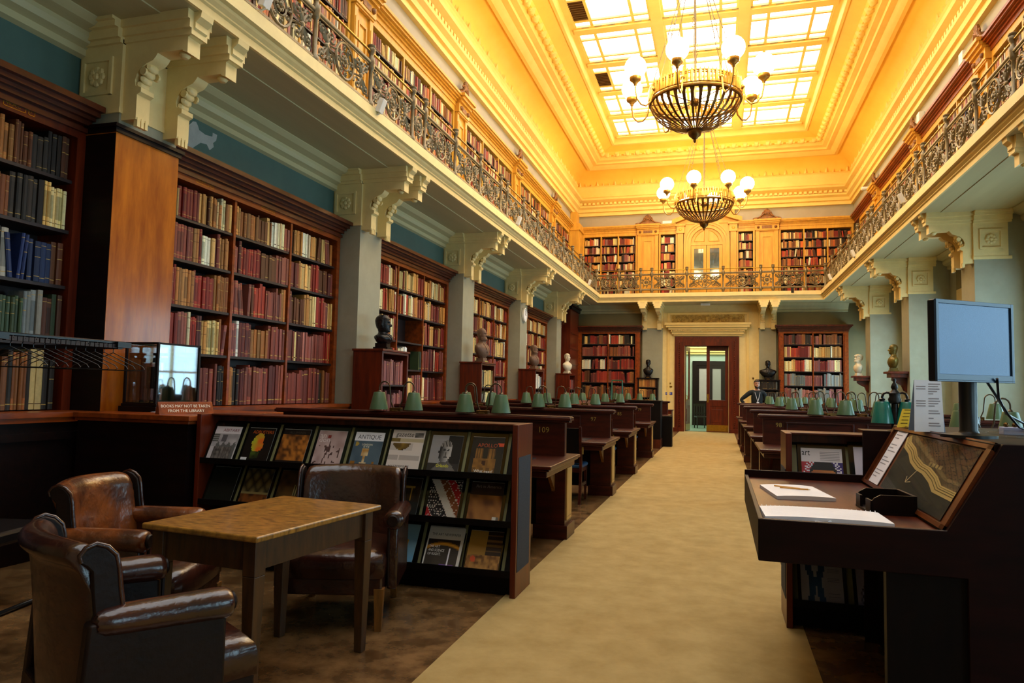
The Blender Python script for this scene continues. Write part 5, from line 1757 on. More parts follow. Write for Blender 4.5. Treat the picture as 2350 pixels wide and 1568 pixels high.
# hair and beard shells
hh_ = MB(); hh_.M = Matrix.Translation((0, -.015, 1.19)) @ Matrix.Diagonal((1.02, 1.02, 1.02, 1))
t2 = MB(); bust_mesh(t2, 3, hair=False, beard=False, width=.3, classical=True)
def shell(cond, off):
    keep = [i for i, p in enumerate(t2.v) if cond(p)]
    ix = {i: j for j, i in enumerate(keep)}
    vv = []
    for i in keep:
        p = Vector(t2.v[i]); c = Vector((0, .01, .48)); d = (p - c).normalized(); vv.append(tuple(p + d * off))
    hh_.add(vv, [tuple(ix[i] for i in f) for f in t2.f if all(i in ix for i in f)])
shell(lambda p: p[2] > .36 + .178 - max(0, p[1] + .04) * .9 and (p[1] > -.035 or p[2] > .36 + .178) and p[2] > .36 + .06, .009)
shell(lambda p: .352 < p[2] < .36 + .050 + abs(p[0]) * .45 and p[1] < .0 and not (abs(p[0]) < .022 and .36 + .044 < p[2]), .005)
hh_.build('hair', HAIR, P_, smooth=80)
mb = MB()
for s_ in (-1, 1):
    mb.use(0).sphere((s_ * .030, -.015 - .078, 1.19 + .36 * 1.02 + .124), .0085, 8, 6)
    mb.use(1).sphere((s_ * .030, -.015 - .084, 1.19 + .36 * 1.02 + .124), .0045, 6, 4)
    mb.use(1).tube([(s_ * .012, -.105, 1.19 + .367 + .145), (s_ * .032, -.106, 1.19 + .367 + .149), (s_ * .048, -.094, 1.19 + .367 + .143)], .0035, 5)
mb.build('eyes', [PAPER, HAIR], P_, smooth=60)
mb = MB()
mb.tube([(-.075, -.02, 1.53), (-.07, -.10, 1.44), (-.03, -.135, 1.28), (0, -.14, 1.17)], .006, 5); mb.tube([(.075, -.02, 1.53), (.07, -.10, 1.44), (.03, -.135, 1.28), (0, -.14, 1.17)], .006, 5)
mb.box(-.035, .035, -.150, -.142, 1.06, 1.17)
mb.build('lanyard', PAPER, P_)
# ------------------------------------------------------------ leather armchairs
def armchair(loc, rz, label, tan=False, dark=False):
    """local: front towards -y.  seat .43 high, arms .67, back .90"""
    r = thing('leather_armchair', label, 'armchair', loc, rz, 'brown leather armchairs around the low oak table')
    LM = LEATHERL if tan else LEATHER
    # backrest: rolled top, slightly curved in plan, outer panel + inner face
    mb = MB()
    n = 13
    loops = []
    for k in range(n):
        t = -1 + 2 * k / (n - 1)
        x = t * .325
        dy = -.085 * t * t                      # wings come forward
        dz = -.012 * t * t
        e = .0 if abs(t) < .9 else .012
        sec = []
        # start front bottom, up the inner face, over the roll, down the outside
        S = [(.185, .30), (.196, .45), (.216, .60), (.238, .72), (.248, .79), (.258, .835), (.282, .868), (.316, .882), (.350, .870), (.369, .842), (.362, .815), (.342, .802), (.327, .79), (.320, .72), (.306, .60), (.292, .42), (.282, .22)]
        for (y, z) in S:
            cy, cz = .30, .70
            yy = y + (cy - y) * e * 4 + dy; zz = z + dz
            sec.append((x, yy, zz))
        loops.append(sec)
    mb.loft(loops, True, True)
    bk = mb.build('backrest', LM, r, smooth=75, sub=1)
    # leather facings closing each side of the back, with piping
    OUT = [(.196, .45), (.216, .60), (.236, .72), (.244, .79), (.254, .832), (.282, .862), (.316, .876), (.346, .865), (.362, .842), (.356, .820), (.338, .808), (.322, .79), (.316, .72), (.302, .60), (.290, .45)]
    for s in (-1, 1):
        mb = MB()
        x0, x1 = s * .322, s * .346
        mb.prism([(y - .088, z - .008) for (y, z) in OUT], 'x', min(x0, x1), max(x0, x1))
        mb.build('back_facing', LEATHERD, bk, bevel=.006, smooth=40)
        mb = MB()
        mb.tube([(s * .340, y - .092, z - .004) for (y, z) in OUT[:10]], .0085, 6)
        mb.build('piping', LEATHER, bk, smooth=80)
    # arms: roll on top of a panel
    for s in (-1, 1):
        mb = MB()
        loops = []
        for (y, zt, w) in ((.23, .665, .048), (.16, .665, .052), (.0, .66, .055), (-.14, .655, .058), (-.21, .652, .060), (-.235, .648, .050)):
            L = []
            xc = s * .335
            for q in range(14):
                a = 2 * PI * q / 14
                L.append((xc + w * 1.12 * math.cos(a), y, zt - .05 + w * math.sin(a)))
            loops.append(L)
        mb.loft(loops, True, True)
        arm = mb.build('arm', LM, r, smooth=75, sub=1)
        mb = MB()
        mb.hexa([(s * .305, -.215, .20), (s * .365, -.215, .20), (s * .36, .27, .20), (s * .30, .27, .20), (s * .305, -.205, .60), (s * .368, -.205, .60), (s * .368, .24, .62), (s * .30, .24, .62)])
        mb.build('side_panel', LEATHERD if dark else LEATHER, arm, bevel=.012, smooth=40)
        mb = MB()
        mb.lathe([(.0005, -.243), (.030, -.245), (.036, -.238), (.034, -.228)], 12, (s * .335, 0, .603), axis='y')
        mb.tube([(s * .310, -.222, .56), (s * .312, -.222, .35), (s * .315, -.222, .22)], .008, 5)
        mb.build('arm_facing', LEATHERD, arm, smooth=50)
    # seat
    mb = MB()
    loops = []
    for (ins, z) in ((.01, .29), (0, .30), (0, .385), (.008, .415), (.035, .438), (.12, .452), (.26, .456)):
        x0, x1, y0, y1 = -.305 + ins, .305 - ins, -.36 + ins, .20
        L = []
        m_ = 6
        for k in range(m_): L.append((x0 + (x1 - x0) * k / m_, y0 + .02 * (1 - (1 - 2 * k / m_) ** 2) * -1, z))
        for k in range(m_): L.append((x1, y0 + (y1 - y0) * k / m_, z))
        for k in range(m_): L.append((x1 - (x1 - x0) * k / m_, y1, z))
        for k in range(m_): L.append((x0, y1 - (y1 - y0) * k / m_, z))
        loops.append(L)
    mb.loft(loops, True, True)
    mb.build('seat', LEATHER, r, smooth=60)
    mb = MB(); mb.box(-.30, .30, -.355, .27, .20, .31); mb.build('seat_rail', LEATHER if not dark else LEATHERD, r, bevel=.01)
    for (x, y, ly) in ((-.285, -.335, 0), (.285, -.335, 0), (-.27, .25, .09), (.27, .25, .09)):
        mb = MB(); q0, q1 = .018, .028
        mb.hexa([(x - q0, y + ly - q0, 0), (x + q0, y + ly - q0, 0), (x + q0, y + ly + q0, 0), (x - q0, y + ly + q0, 0), (x - q1, y - q1, .24), (x + q1, y - q1, .24), (x + q1, y + q1, .24), (x - q1, y + q1, .24)])
        mb.build('leg', LEGW, r)
    return r
def face_rz(dx, dy):     # local -y should point along (dx, dy)
    return math.atan2(dy, dx) + PI / 2
armchair((-2.13, 2.24, 0), face_rz(.48, .877), 'dark brown leather armchair nearest the camera, seen from behind', dark=True)
armchair((-3.06, 3.22, 0), face_rz(.955, .296), 'worn tan-backed leather armchair left of the low oak table', tan=True)
armchair((-2.25, 4.05, 0), face_rz(.287, -.957), 'brown leather armchair facing the camera between table and magazine rack')
# low table
t = thing('oak_table', 'worn rectangular oak table with tapered legs between leather armchairs', 'table', (-2.135, 3.115, 0), math.radians(-6.0))
W, D = .33, .475
mb = MB(); mb.box(-W, W, -D, D, .733, .76); mb.build('tabletop', TABLEW, t, bevel=.008, segs=3)
mb = MB()
for (x0, x1, y0, y1) in ((-W + .05, W - .05, -D + .05, -D + .072), (-W + .05, W - .05, D - .072, D - .05), (-W + .05, -W + .072, -D + .05, D - .05), (W - .072, W - .05, -D + .05, D - .05)):
    mb.box(x0, x1, y0, y1, .60, .733)
mb.build('apron', TABLEL, t, bevel=.003)
for sx in (-1, 1):
    for sy in (-1, 1):
        mb = MB(); cx, cy = sx * (W - .065), sy * (D - .065); a, b = .022, .033
        mb.hexa([(cx - a, cy - a, 0), (cx + a, cy - a, 0), (cx + a, cy + a, 0), (cx - a, cy + a, 0), (cx - b, cy - b, .58), (cx + b, cy - b, .58), (cx + b, cy + b, .58), (cx - b, cy + b, .58)])
        mb.box(cx - b, cx + b, cy - b, cy + b, .58, .733)
        mb.build('leg', TABLEL, t, bevel=.003)
# black metal-framed chair at the left edge
t = thing('black_stool', 'black padded stool with steel sled frame, cut off by the left edge', 'stool', (-4.36, 3.38, 0), math.radians(12))
mb = MB(); mb.box(-.27, .27, -.25, .25, .41, .49); mb.build('seat', BLACK, t, bevel=.02)
for s in (-1, 1):
    mb = MB(); mb.tube([(s * .27, -.25, .43), (s * .27, -.26, .02), (s * .27, .26, .02), (s * .27, .25, .43)], .016, 6); mb.build('leg', BLACK, t, smooth=60)
mb = MB(); mb.box(-.27, .27, -.27, -.24, .36, .41); mb.build('seat_rail', BLUEPL, t)

# ------------------------------------------------------------ magazines
def h2(i, j, s=0):
    v = math.sin(i * 127.1 + j * 311.7 + s * 74.7) * 43758.5453
    return v - math.floor(v)
def vn(u, v, sc, s=0):
    x, y = u * sc, v * sc
    i, j = math.floor(x), math.floor(y); fx, fy = x - i, y - j
    fx = fx * fx * (3 - 2 * fx); fy = fy * fy * (3 - 2 * fy)
    a = h2(i, j, s) * (1 - fx) + h2(i + 1, j, s) * fx
    b = h2(i, j + 1, s) * (1 - fx) + h2(i + 1, j + 1, s) * fx
    return a * (1 - fy) + b * fy
def mixc(a, b, t):
    t = max(0, min(1, t)); return tuple(a[k] * (1 - t) + b[k] * t for k in range(3))
L_ = lin
def p_abitare(u, v):
    if v > .80: return L_('#d9cfd2')
    if v > .56 and u < .22: return L_('#4c4a44') if (int(v * 34) % 2) else L_('#8b8a86')
    if v < .42 and .14 < u < .86: return mixc(L_('#3a3330'), L_('#7b736c'), vn(u, v, 16) * (1 if int(u * 22) % 3 else .4))
    if v < .56 and .2 < u < .95 and v < .50 + .05 * math.sin(u * 30): return L_('#5c5a57')
    if .34 < u < .55 and .55 < v < .77: return L_('#5a5557')
    if v > .42: return mixc(L_('#8d8889'), L_('#b8b0b1'), vn(u, v, 7))
    return L_('#bdb4b4')
def p_adb(u, v):
    d = math.hypot((u - .47) * 1.2, (v - .56) * 1.0)
    if d < .24 + .06 * vn(u, v, 9): return mixc(L_('#d6641c'), L_('#a7b02a'), (.55 - u) * 2.5 + vn(u, v, 8) - .2)
    if v < .48 and .32 < u < .62 and v > .12: return mixc(L_('#4a5a1c'), L_('#16180c'), vn(u, v, 11) * 1.2)
    if u < .22 and v < .14: return L_('#cfcfcf')
    return L_('#120b08')
def p_alum(u, v):
    if v > .84 or v < .12: return L_('#140d09')
    return mixc(L_('#3a1c0a'), L_('#b06a26'), vn(u + v * .4, v, 12) * vn(u, v, 5, 3) * 2.1)
def p_andon(u, v):
    c = mixc(L_('#9a7d78'), L_('#c4aba6'), vn(u, v, 5))
    if .36 < u < .47 and .79 < v < .88: return L_('#7b2e28')
    if abs((u - .45) - .25 * (v - .5)) < .02 and v < .72: return L_('#5a3f3c')
    if vn(u, v, 14, 2) > .82 and v < .6: return L_('#4f3733')
    return c
def p_antique(u, v):
    if v > .76: return L_('#e2dfe2')
    if abs(u - .47) < .11 - .07 * (abs(v - .26) < .09) and .16 < v < .56: return mixc(L_('#a8742a'), L_('#d9c79c'), vn(u, v, 10))
    if abs(u - .45) < .17 and v < .16: return L_('#2a1a10')
    if (u - .12) ** 2 + (v - .68) ** 2 < .004: return L_('#a68a3a')
    if v < .22 and (.05 < u < .18 or .75 < u < .86): return L_('#8a5a1c')
    return mixc(L_('#3c4e5c'), L_('#54656f'), vn(u, v, 4))
def p_gazette(u, v):
    c = L_('#cfc2b8')
    if .83 < v < .93 and u > .70 and u < .95: return mixc(L_('#3a3532'), L_('#8b837d'), vn(u, v, 12))
    if .72 < v < .79: return mixc(L_('#5b4a24'), L_('#8d7438'), vn(u, v, 12)) if u < .28 else L_('#b7a784')
    if .50 < v < .69 and u < .68:
        if abs(u - .34) < .30 * math.sqrt(max(0, (v - .50) / .19)): return mixc(L_('#33210e'), L_('#8b6a24'), vn(u, v, 10) * (.4 + 1.2 * math.exp(-((u - .34) / .1) ** 2)))
        return L_('#b8aca4')
    if v < .42 and v > .20 and int(v * 60) % 2 == 0 and (int(u * 3) != int((u + .03) * 3)) is False: return L_('#a89d95')
    return c
def p_orlando(u, v):
    if u < .55 and v > .84 and u > .0: base = L_('#8f8c8c')
    else: base = mixc(L_('#8b8888'), L_('#121212'), (u - .35) * 5) if v > .25 else L_('#2a2826')
    dx, dy = (u - .50 - .06 * (v - .6)) / .21, (v - .58) / .30
    if dx * dx + dy * dy < 1:
        sh = mixc(L_('#1c1a19'), L_('#b2aca6'), .55 + dx * .75 + .2 * (vn(u, v, 9) - .5))
        if dy > .42: return mixc(L_('#2c2927'), L_('#a39c95'), (math.sin(u * 60 + v * 25) + 1) * .4)
        if abs(dx + .25) < .2 and abs(dy - .12) < .12 or abs(dx - .45) < .18 and abs(dy - .12) < .10: return L_('#33302e')
        if abs(dx - .08) < .08 and abs(dy + .25) < .2: return L_('#4f4b47')
        if abs(dx - .08) < .25 and abs(dy + .52) < .05: return L_('#3a3634')
        return sh
    if v < .34 and abs(u - .52) < .12 + (.34 - v) * 1.0: return mixc(L_('#2b2927'), L_('#6d6761'), vn(u, v, 9))
    return base
def p_apollo(u, v):
    if v < .07: return L_('#c8452a')
    if v > .75 and u > .90 - (v - .75) * 1.2 and v < .86: return L_('#e0552c')
    tower = (.16 < u < .40 or .52 < u < .76) and .45 < v < .72
    body_ = .10 < u < .80 and .10 < v <= .45
    if tower or body_:
        c = mixc(L_('#4a2c0c'), L_('#a06f2c'), .3 + .6 * vn(u, v, 13))
        if tower and int(u * 30) % 2 == 0: c = mixc(c, L_('#2b1605'), .6)
        if body_ and (u - .45) ** 2 + (v - .33) ** 2 < .004: c = L_('#3a1e08')
        if body_ and v < .22 and (int(u * 9) % 2): c = mixc(c, L_('#2e1708'), .5)
        return c
    return mixc(L_('#14110a'), L_('#2a2413'), vn(u, v, 4))
def p_bars(u, v):
    if v > .45 and v < .52: return L_('#141512')
    return mixc(L_('#0c100c'), L_('#1f241b'), vn(u, v, 6) if v > .5 else .3)
def p_vault(u, v):
    if v > .36: 
        w = abs(math.sin((u + .2) * 9 + v * 7)) * abs(math.sin((u - .3) * 9 - v * 7))
        return mixc(L_('#2a2414'), L_('#7c6c42'), w)
    if v > .30: return L_('#8a7b4c')
    return mixc(L_('#2c190a'), L_('#8c4f1c'), vn(u, v, 11))
def p_inter(u, v):
    if .58 < u < .88 and .32 < v < .62: return L_('#8c8458') if int(u * 26) % 2 else L_('#3d3219')
    if v < .12: return L_('#8d857c')
    return mixc(L_('#2c1c0c'), L_('#6b4c20'), vn(u, v, 6))
def p_gold(u, v):
    if .44 < u < .50 and v > .4 and v < .78 or .44 < u < .80 and .74 < v < .78 or .68 < u < .72 and v > .4 and v < .78: return L_('#a0792a')
    if v < .38: return L_('#181a18')
    return mixc(L_('#120a06'), L_('#2c1a0c'), vn(u, v, 8))
def p_diam(u, v):
    a, b = (u + v * .75) * 4.0, (u - v * .75) * 4.0
    fa, fb = a - math.floor(a), b - math.floor(b)
    if fa < .08 or fb < .08: return L_('#c8b7a8')
    k = (int(math.floor(a)) * 3 + int(math.floor(b)) * 5) % 5
    cc = [L_('#a3161a'), L_('#140f12'), L_('#7a3f16'), L_('#1a1416'), L_('#c9c0b2')][k]
    if k in (1, 3) and .03 < (fa - .54) ** 2 + (fb - .54) ** 2 < .06: return L_('#a9a396')
    return cc
def p_aia(u, v):
    if v > .68: return mixc(L_('#20130c'), L_('#3f2616'), vn(u, v, 5))
    if u > .78 and v < .14 and u < .95: return L_('#d6d0c4') if int(u * 60) % 2 else L_('#6d675f')
    return mixc(L_('#5b3016'), L_('#b3793c'), vn(u + .3 * v, v, 6))
def p_blue(u, v):
    c = mixc(L_('#5f9cc4'), L_('#8fa9a6'), v * 1.1 + .2 * vn(u, v, 5) - .1)
    if .28 < u < .74 and .36 < v < .62 and abs(u - .51) < .23 - .08 * abs(v - .5): return L_('#c48f1e') if int(u * 24) % 2 else L_('#a06f14')
    if .24 < u < .76 and .27 < v <= .36: return L_('#3d3042')
    if u > .70 and u < .88 and v < .09: return L_('#d8d0c0')
    if vn(u, v, 15, 4) > .86 and v < .3: return L_('#2f3a4a')
    return c
def p_news(u, v):
    if v > .72: return L_('#d3cabb')
    if u < .05 or u > .92: return L_('#d8d2c8')
    arcv = .60 - .25 * (u - .5) ** 2 * 2
    d = v - arcv
    if abs(d) < .05: return mixc(L_('#e09a1c'), L_('#4a2608'), abs(d) * 18)
    if abs(u - .66) < .02 and v < .5: return L_('#ece6ee')
    if v < .12 and abs(u - .66) < .2: return L_('#6d4a8c')
    return L_('#2c2018') if v > arcv else mixc(L_('#2e251c'), L_('#574c3c'), .4 * (.6 - v) + .2 * vn(u, v, 6))
def p_brown(u, v):
    if u < .55 and v > .42: return L_('#a67c30')
    if v > .42: return L_('#2d1b0e') if int(v * 24) % 3 else L_('#6e522c')
    if (u - .2) ** 2 + (v - .3) ** 2 < .006: return L_('#d0532a')
    return mixc(L_('#59310f'), L_('#c08c46'), vn(u, v, 14))
def p_art(u, v):
    if v > .70: return L_('#dcd4d6')
    dx, dy = (u - .52) / .30, (v - .34) / .36
    if dx * dx + dy * dy < 1:
        if dy > .55: return L_('#0f0b0c')
        if abs(abs(dx) - .38) < .16 and abs(dy - .22) < .09: return L_('#2a130c')
        if abs(abs(dx) - .50) < .26 and abs(dy + .16) < .16: return L_('#6f6a6a')
        if abs(dx) < .3 and abs(dy + .50) < .07: return L_('#9c3a2c')
        if abs(dx) < .10 and abs(dy + .1) < .2: return L_('#a35a28')
        return mixc(L_('#9a5526'), L_('#c07c3c'), .5 + dx * .4)
    a = math.atan2(v - .36, u - .52)
    rr = math.hypot(dx, dy)
    if rr < 1.18: return L_('#0f0b0c')
    if math.sin(a * 44) > 0 and rr < 1.6: return L_('#d8d2dc')
    return L_('#a5202c') if u < .5 else L_('#33206c')
def p_review(u, v):
    if .20 < u < .98 and v < .66:
        if abs(u - .45) < .10 and .18 < v < .52: return L_('#c9c4c6')
        if abs(u - .47) < .06 and .50 < v < .58: return L_('#17130f')
        return mixc(L_('#2d2b2c'), L_('#6a6668'), u * .6 + .2 * vn(u, v, 6))
    return L_('#cfc6d4')
def p_legs(u, v):
    for (s, c0, c1) in ((-1, .28, .06), (1, .40, .70)):
        x = c0 + (c1 - c0) * abs(v - .45) * (1.6 if v > .45 else .55)
        if s < 0: x = .28 - (.26 * max(0, (v - .45)) * 1.3) - .12 * max(0, .45 - v) * .9
        else: x = .42 + (.26 * max(0, (v - .45)) * 1.2) + .22 * max(0, .45 - v) * .9
        if abs(u - x) < .075 and v > .06: return mixc(L_('#1b2c4c'), L_('#35588c'), .6 - .6 * v + .4 * vn(u, v, 6))
    return mixc(L_('#a7a6bc'), L_('#8f8fa4'), vn(u, v, 3))
def p_bottles(u, v):
    for (cx, top, w) in ((.26, .66, .17), (.54, .86, .20), (.86, .66, .16)):
        if abs(u - cx) < w * (1 if v < top * .5 else (.16 + .84 * max(0, 1 - (v - top * .5) / (top * .28)))) and .08 < v < top:
            k = (math.sin(u * 60) * math.sin(v * 48) + 1) * .5
            return mixc(L_('#2a2236'), L_('#a9a2c0'), k)
    return mixc(L_('#a59db4'), L_('#8b849c'), v)

def magazine(x0, y0, z0, w, h, tilt, paint, label, texts=(), holder=True, bars=(), hw=.02, th=.004, nx=26, ny=34, group='magazines displayed on the left rack', rz=0.0, hh=None):
    r = thing('magazine', label, 'magazine', (x0, y0, z0), rz, group)
    ct, st = math.cos(tilt), math.sin(tilt)
    P = lambda u, v, n: (u, v * st - n * ct, v * ct + n * st * -1)
    if holder:
        mb = MB(); a = hw; H = hh or (h + .03)
        mb.hexa([P(-a, -.005, -.004), P(w + a, -.005, -.004), P(w + a, -.005, 0), P(-a, -.005, 0), P(-a, H, -.004), P(w + a, H, -.004), P(w + a, H, 0), P(-a, H, 0)])
        mb.build('holder', HOLDER, r)
    mb = MB()
    mb.cc = L_('#cfc8bc')
    mb.hexa([P(0, 0, .0005), P(w, 0, .0005), P(w, 0, th), P(0, 0, th), P(0, h, .0005), P(w, h, .0005), P(w, h, th), P(0, h, th)])
    for i in range(nx):
        for j in range(ny):
            u0, u1, v0, v1 = i / nx, (i + 1) / nx, j / ny, (j + 1) / ny
            mb.cc = paint((u0 + u1) / 2, (v0 + v1) / 2)
            n = th + .0004
            mb.add([P(u0 * w, v0 * h, n), P(u1 * w, v0 * h, n), P(u1 * w, v1 * h, n), P(u0 * w, v1 * h, n)], [(0, 1, 2, 3)])
    for (txt, tx, ty, sz, col, wd, shear) in texts:
        mb.cc = L_(col)
        put_text(mb, txt, lambda a, b: P(tx * w + a, ty * h + b, th + .0012), sz, width=(wd * w if wd else None), font_shear=shear)
    for (bu, bv, bw, bh, col) in bars:
        mb.cc = L_(col); n = th + .0012
        mb.add([P(bu * w, bv * h, n), P((bu + bw) * w, bv * h, n), P((bu + bw) * w, (bv + bh) * h, n), P(bu * w, (bv + bh) * h, n)], [(0, 1, 2, 3)])
    mb.build('cover', PRINT, r)
    return r
def lines(x, y0, n, dy, col, w_=.36, sz=.008):
    R = random.Random(int(x * 100 + y0 * 37))
    words = ['the art of the book', 'new collections', 'design and craft', 'in the gallery', 'studio notes', 'made by hand']
    return []
# ------------------------------------------------------------ left magazine rack
RX0, RX1, RY0, RY1, RH = -3.90, -1.31, 4.66, 5.05, 1.155
rk = thing('magazine_rack', 'long dark magazine rack with grey fabric end panel, left of the aisle', 'rack', (0, 0, 0))
def rack(rk, x0, x1, y0, y1, H, endside):
    for (xa, xb) in ((x0, x0 + .035), (x1 - .035, x1)):
        mb = MB(); mb.box(xa, xb, y0, y1, 0, H); mb.build('end_panel', MAHOGV, rk, bevel=.003)
    for s, x in ((1, x1), (-1, x0)):
        mb = MB(); mb.box(x, x + s * .004, y0 + .03, y1 - .05, .17, H - .22); mb.build('fabric_panel', FABRIC, rk)
    mb = MB(); mb.box(x0, x1, y0 + .12, y1, H - .012, H); mb.box(x0 + .035, x1 - .035, y0 + .22, y0 + .24, H - .10, H - .012); mb.build('top_board', MAHOG, rk, bevel=.003)
    mb = MB(); mb.box(x0 + .03, x1 - .03, y1 - .02, y1 - .005, .1, H - .01); mb.build('back_panel', BLACKW, rk)
    for zb in (.80, .485, .155):
        mb = MB()
        yb = y0 + .03
        a = yb + .02; b = min(y1 - .03, a + .15)
        mb.hexa([(x0 + .035, a, zb), (x1 - .035, a, zb), (x1 - .035, a + .012, zb), (x0 + .035, a + .012, zb), (x0 + .035, b, zb + .30), (x1 - .035, b, zb + .30), (x1 - .035, b + .012, zb + .30), (x0 + .035, b + .012, zb + .30)])
        mb.box(x0 + .035, x1 - .035, yb - .02, a + .01, zb - .02, zb)
        mb.box(x0 + .035, x1 - .035, yb - .025, yb - .017, zb - .02, zb + .022)
        mb.build('sloping_shelf', BLACKW, rk)
    mb = MB(); mb.box(x0 + .035, x1 - .035, y0 + .08, y0 + .10, 0, .14); mb.build('plinth', BLACKW, rk)
rack(rk, RX0, RX1, RY0, RY1, RH, 1)
# pale strips of the shelf showing between holders
for zb in (.80, .485, .155):
    for k in range(9):
        x = -3.845 + .308 * k - .028
        if x > RX1 - .07: continue
        mb = MB(); ya = RY0 + .05
        dz = .285; dy = .15 * dz / .30
        mb.hexa([(x - .014, ya - .004, zb + .004), (x + .008, ya - .004, zb + .004), (x + .008, ya - .001, zb + .004), (x - .014, ya - .001, zb + .004), (x - .014, ya - .004 + dy, zb + dz), (x + .008, ya - .004 + dy, zb + dz), (x + .008, ya - .001 + dy, zb + dz), (x - .014, ya - .001 + dy, zb + dz)])
        mb.build('divider_strip', STRIP, rk)
TL = math.atan2(.15, .30)
ty_ = RY0 + .034
MG = [
 (p_abitare, 'white magazine titled ABITARE with grey building photograph, top tier', (('ABITARE', .30, .86, .034, '#7a1a24', .62, 0),), True),
 (p_adb, 'black magazine titled ADBUSTERS with flaming figure, top tier', (('ADBUSTERS', .16, .84, .038, '#c65a1c', .78, 0),), True),
 (p_alum, 'dark magazine titled ALUMINA with golden brown cover picture', (('ALUMINA', .22, .88, .028, '#3e3833', .6, 0),), True),
 (p_andon, 'pale pink magazine titled an don with line drawing', (('an', .06, .80, .06, '#d9c9c4', None, 0), ('don', .06, .68, .06, '#d9c9c4', None, 0)), True),
 (p_antique, 'white and blue magazine titled ANTIQUE with a goblet', (('ANTIQUE', .10, .82, .048, '#3c3a42', .80, 0), ('LONDON', .30, .64, .02, '#efe6c8', .36, 0), ('EYE', .37, .58, .02, '#efe6c8', .2, 0)), True),
 (p_gazette, 'white newspaper titled gazette with a dark bowl picture', (('gazette', .10, .84, .052, '#1a1614', .56, .2), ('MASTERPIECE', .08, .09, .024, '#2a2624', .62, 0)), True),
 (p_orlando, 'black and white magazine with sculpted head titled Orlando', (('Orlando', .28, .165, .034, '#d8d61c', .40, 0),), True),
 (p_apollo, 'brown magazine titled APOLLO with twin-towered facade, red band below', (('APOLLO', .18, .74, .040, '#b4502a', .62, 0), ('What next?', .18, .085, .030, '#f0e8dc', .58, 0)), True),
]
for k, (fn, lb, tx, hd) in enumerate(MG):
    w, h = (.235, .285) if k != 5 else (.255, .315)
    magazine(-3.835 + .308 * k + (0 if k != 5 else -.01), ty_, .802, w, h, TL, fn, lb, tx, hd, hw=.022, hh=.315)
MG2 = [(0, p_bars, 'near-black magazine with white bars low on its cover, middle tier left end', ()),
       (1, p_vault, 'olive and brown magazine with vaulted ceiling cover, middle tier', ()),
       (2, p_inter, 'brown magazine showing a panelled interior, middle tier', ()),
       (5, p_gold, 'dark magazine with thin golden door frame, middle tier', ()),
       (6, p_diam, 'red, black and white magazine of tilted squares, middle tier', ()),
       (7, p_aia, 'brown magazine titled Art in America, middle tier right end', (('Art in America', .14, .86, .032, '#8a7a70', .78, 0),))]
for (k, fn, lb, tx) in MG2:
    magazine(-3.835 + .308 * k, ty_, .487, .238, .285, TL, fn, lb, tx, True, hw=.022)
magazine(-3.835 + .308 * 5 - .01, ty_ - .02, .157, .235, .30, TL * 1.25, p_blue, 'light blue magazine with golden crowned lantern, bottom tier', (), True, hw=.01)
magazine(-3.835 + .308 * 6 - .005, ty_ - .02, .159, .27, .30, TL * 1.25, p_news, 'folded newspaper headed THE ART NEWSPAPER, bottom tier', (('THE ART NEWSPAPER', .10, .80, .026, '#2c2620', .80, 0), ('THE ART', .09, .50, .026, '#f0ece4', .30, 0), ('AND SCIENCE', .09, .41, .026, '#f0ece4', .44, 0), ('OF FLIGHT.', .09, .32, .026, '#f0ece4', .36, 0)), True, hw=.01, th=.012)
magazine(-3.835 + .308 * 7, ty_ - .02, .157, .24, .29, TL * 1.2, p_brown, 'golden brown magazine, bottom tier at the right end', (), True, hw=.01)
# ------------------------------------------------------------ right magazine rack
rk2 = thing('magazine_rack', 'smaller wooden magazine rack right of the aisle, behind the lectern', 'rack', (0, 0, 0))
rack(rk2, .385, 1.75, 4.66, 5.05, 1.165, -1)
G2 = 'magazines displayed on the right rack'
magazine(.485, ty_, .802, .235, .30, TL, p_art, 'art magazine with painted face between hands, right rack', (('art', .02, .845, .06, '#141214', .2, 0),), True, bars=[(.46, .92 - .035 * q_, .48, .012, '#8a8488') for q_ in range(6)], hw=.02, group=G2)
magazine(.785, ty_ - .01, .802, .255, .32, TL, p_review, 'lilac-white magazine titled ArtReview, right rack', (('ArtReview', .20, .86, .04, '#1c1a1e', .55, 0),), True, hw=.03, hh=.35, group=G2)
magazine(.475, ty_, .157, .235, .30, TL, p_legs, 'magazine with two blue leg shapes on grey, lower tier of right rack', (), True, bars=[(.64, .70 - .03 * q_, .28, .010, '#6a6a80') for q_ in (0, 1, 2, 6, 7, 8, 16, 18)], hw=.02, group=G2)
magazine(.785, ty_, .157, .24, .30, TL, p_bottles, 'magazine with three patterned bottles, lower tier of right rack', (), True, hw=.02, group=G2)
for zb in (.80, .485, .155):
    for x in (.44, .752, 1.08, 1.40):
        mb = MB(); ya = RY0 + .05; dz = .285; dy = .15 * dz / .30
        mb.hexa([(x - .02, ya - .004, zb + .004), (x + .02, ya - .004, zb + .004), (x + .02, ya - .001, zb + .004), (x - .02, ya - .001, zb + .004), (x - .02, ya - .004 + dy, zb + dz), (x + .02, ya - .004 + dy, zb + dz), (x + .02, ya - .001 + dy, zb + dz), (x - .02, ya - .001 + dy, zb + dz)])
        mb.build('divider_strip', STRIP, rk2)

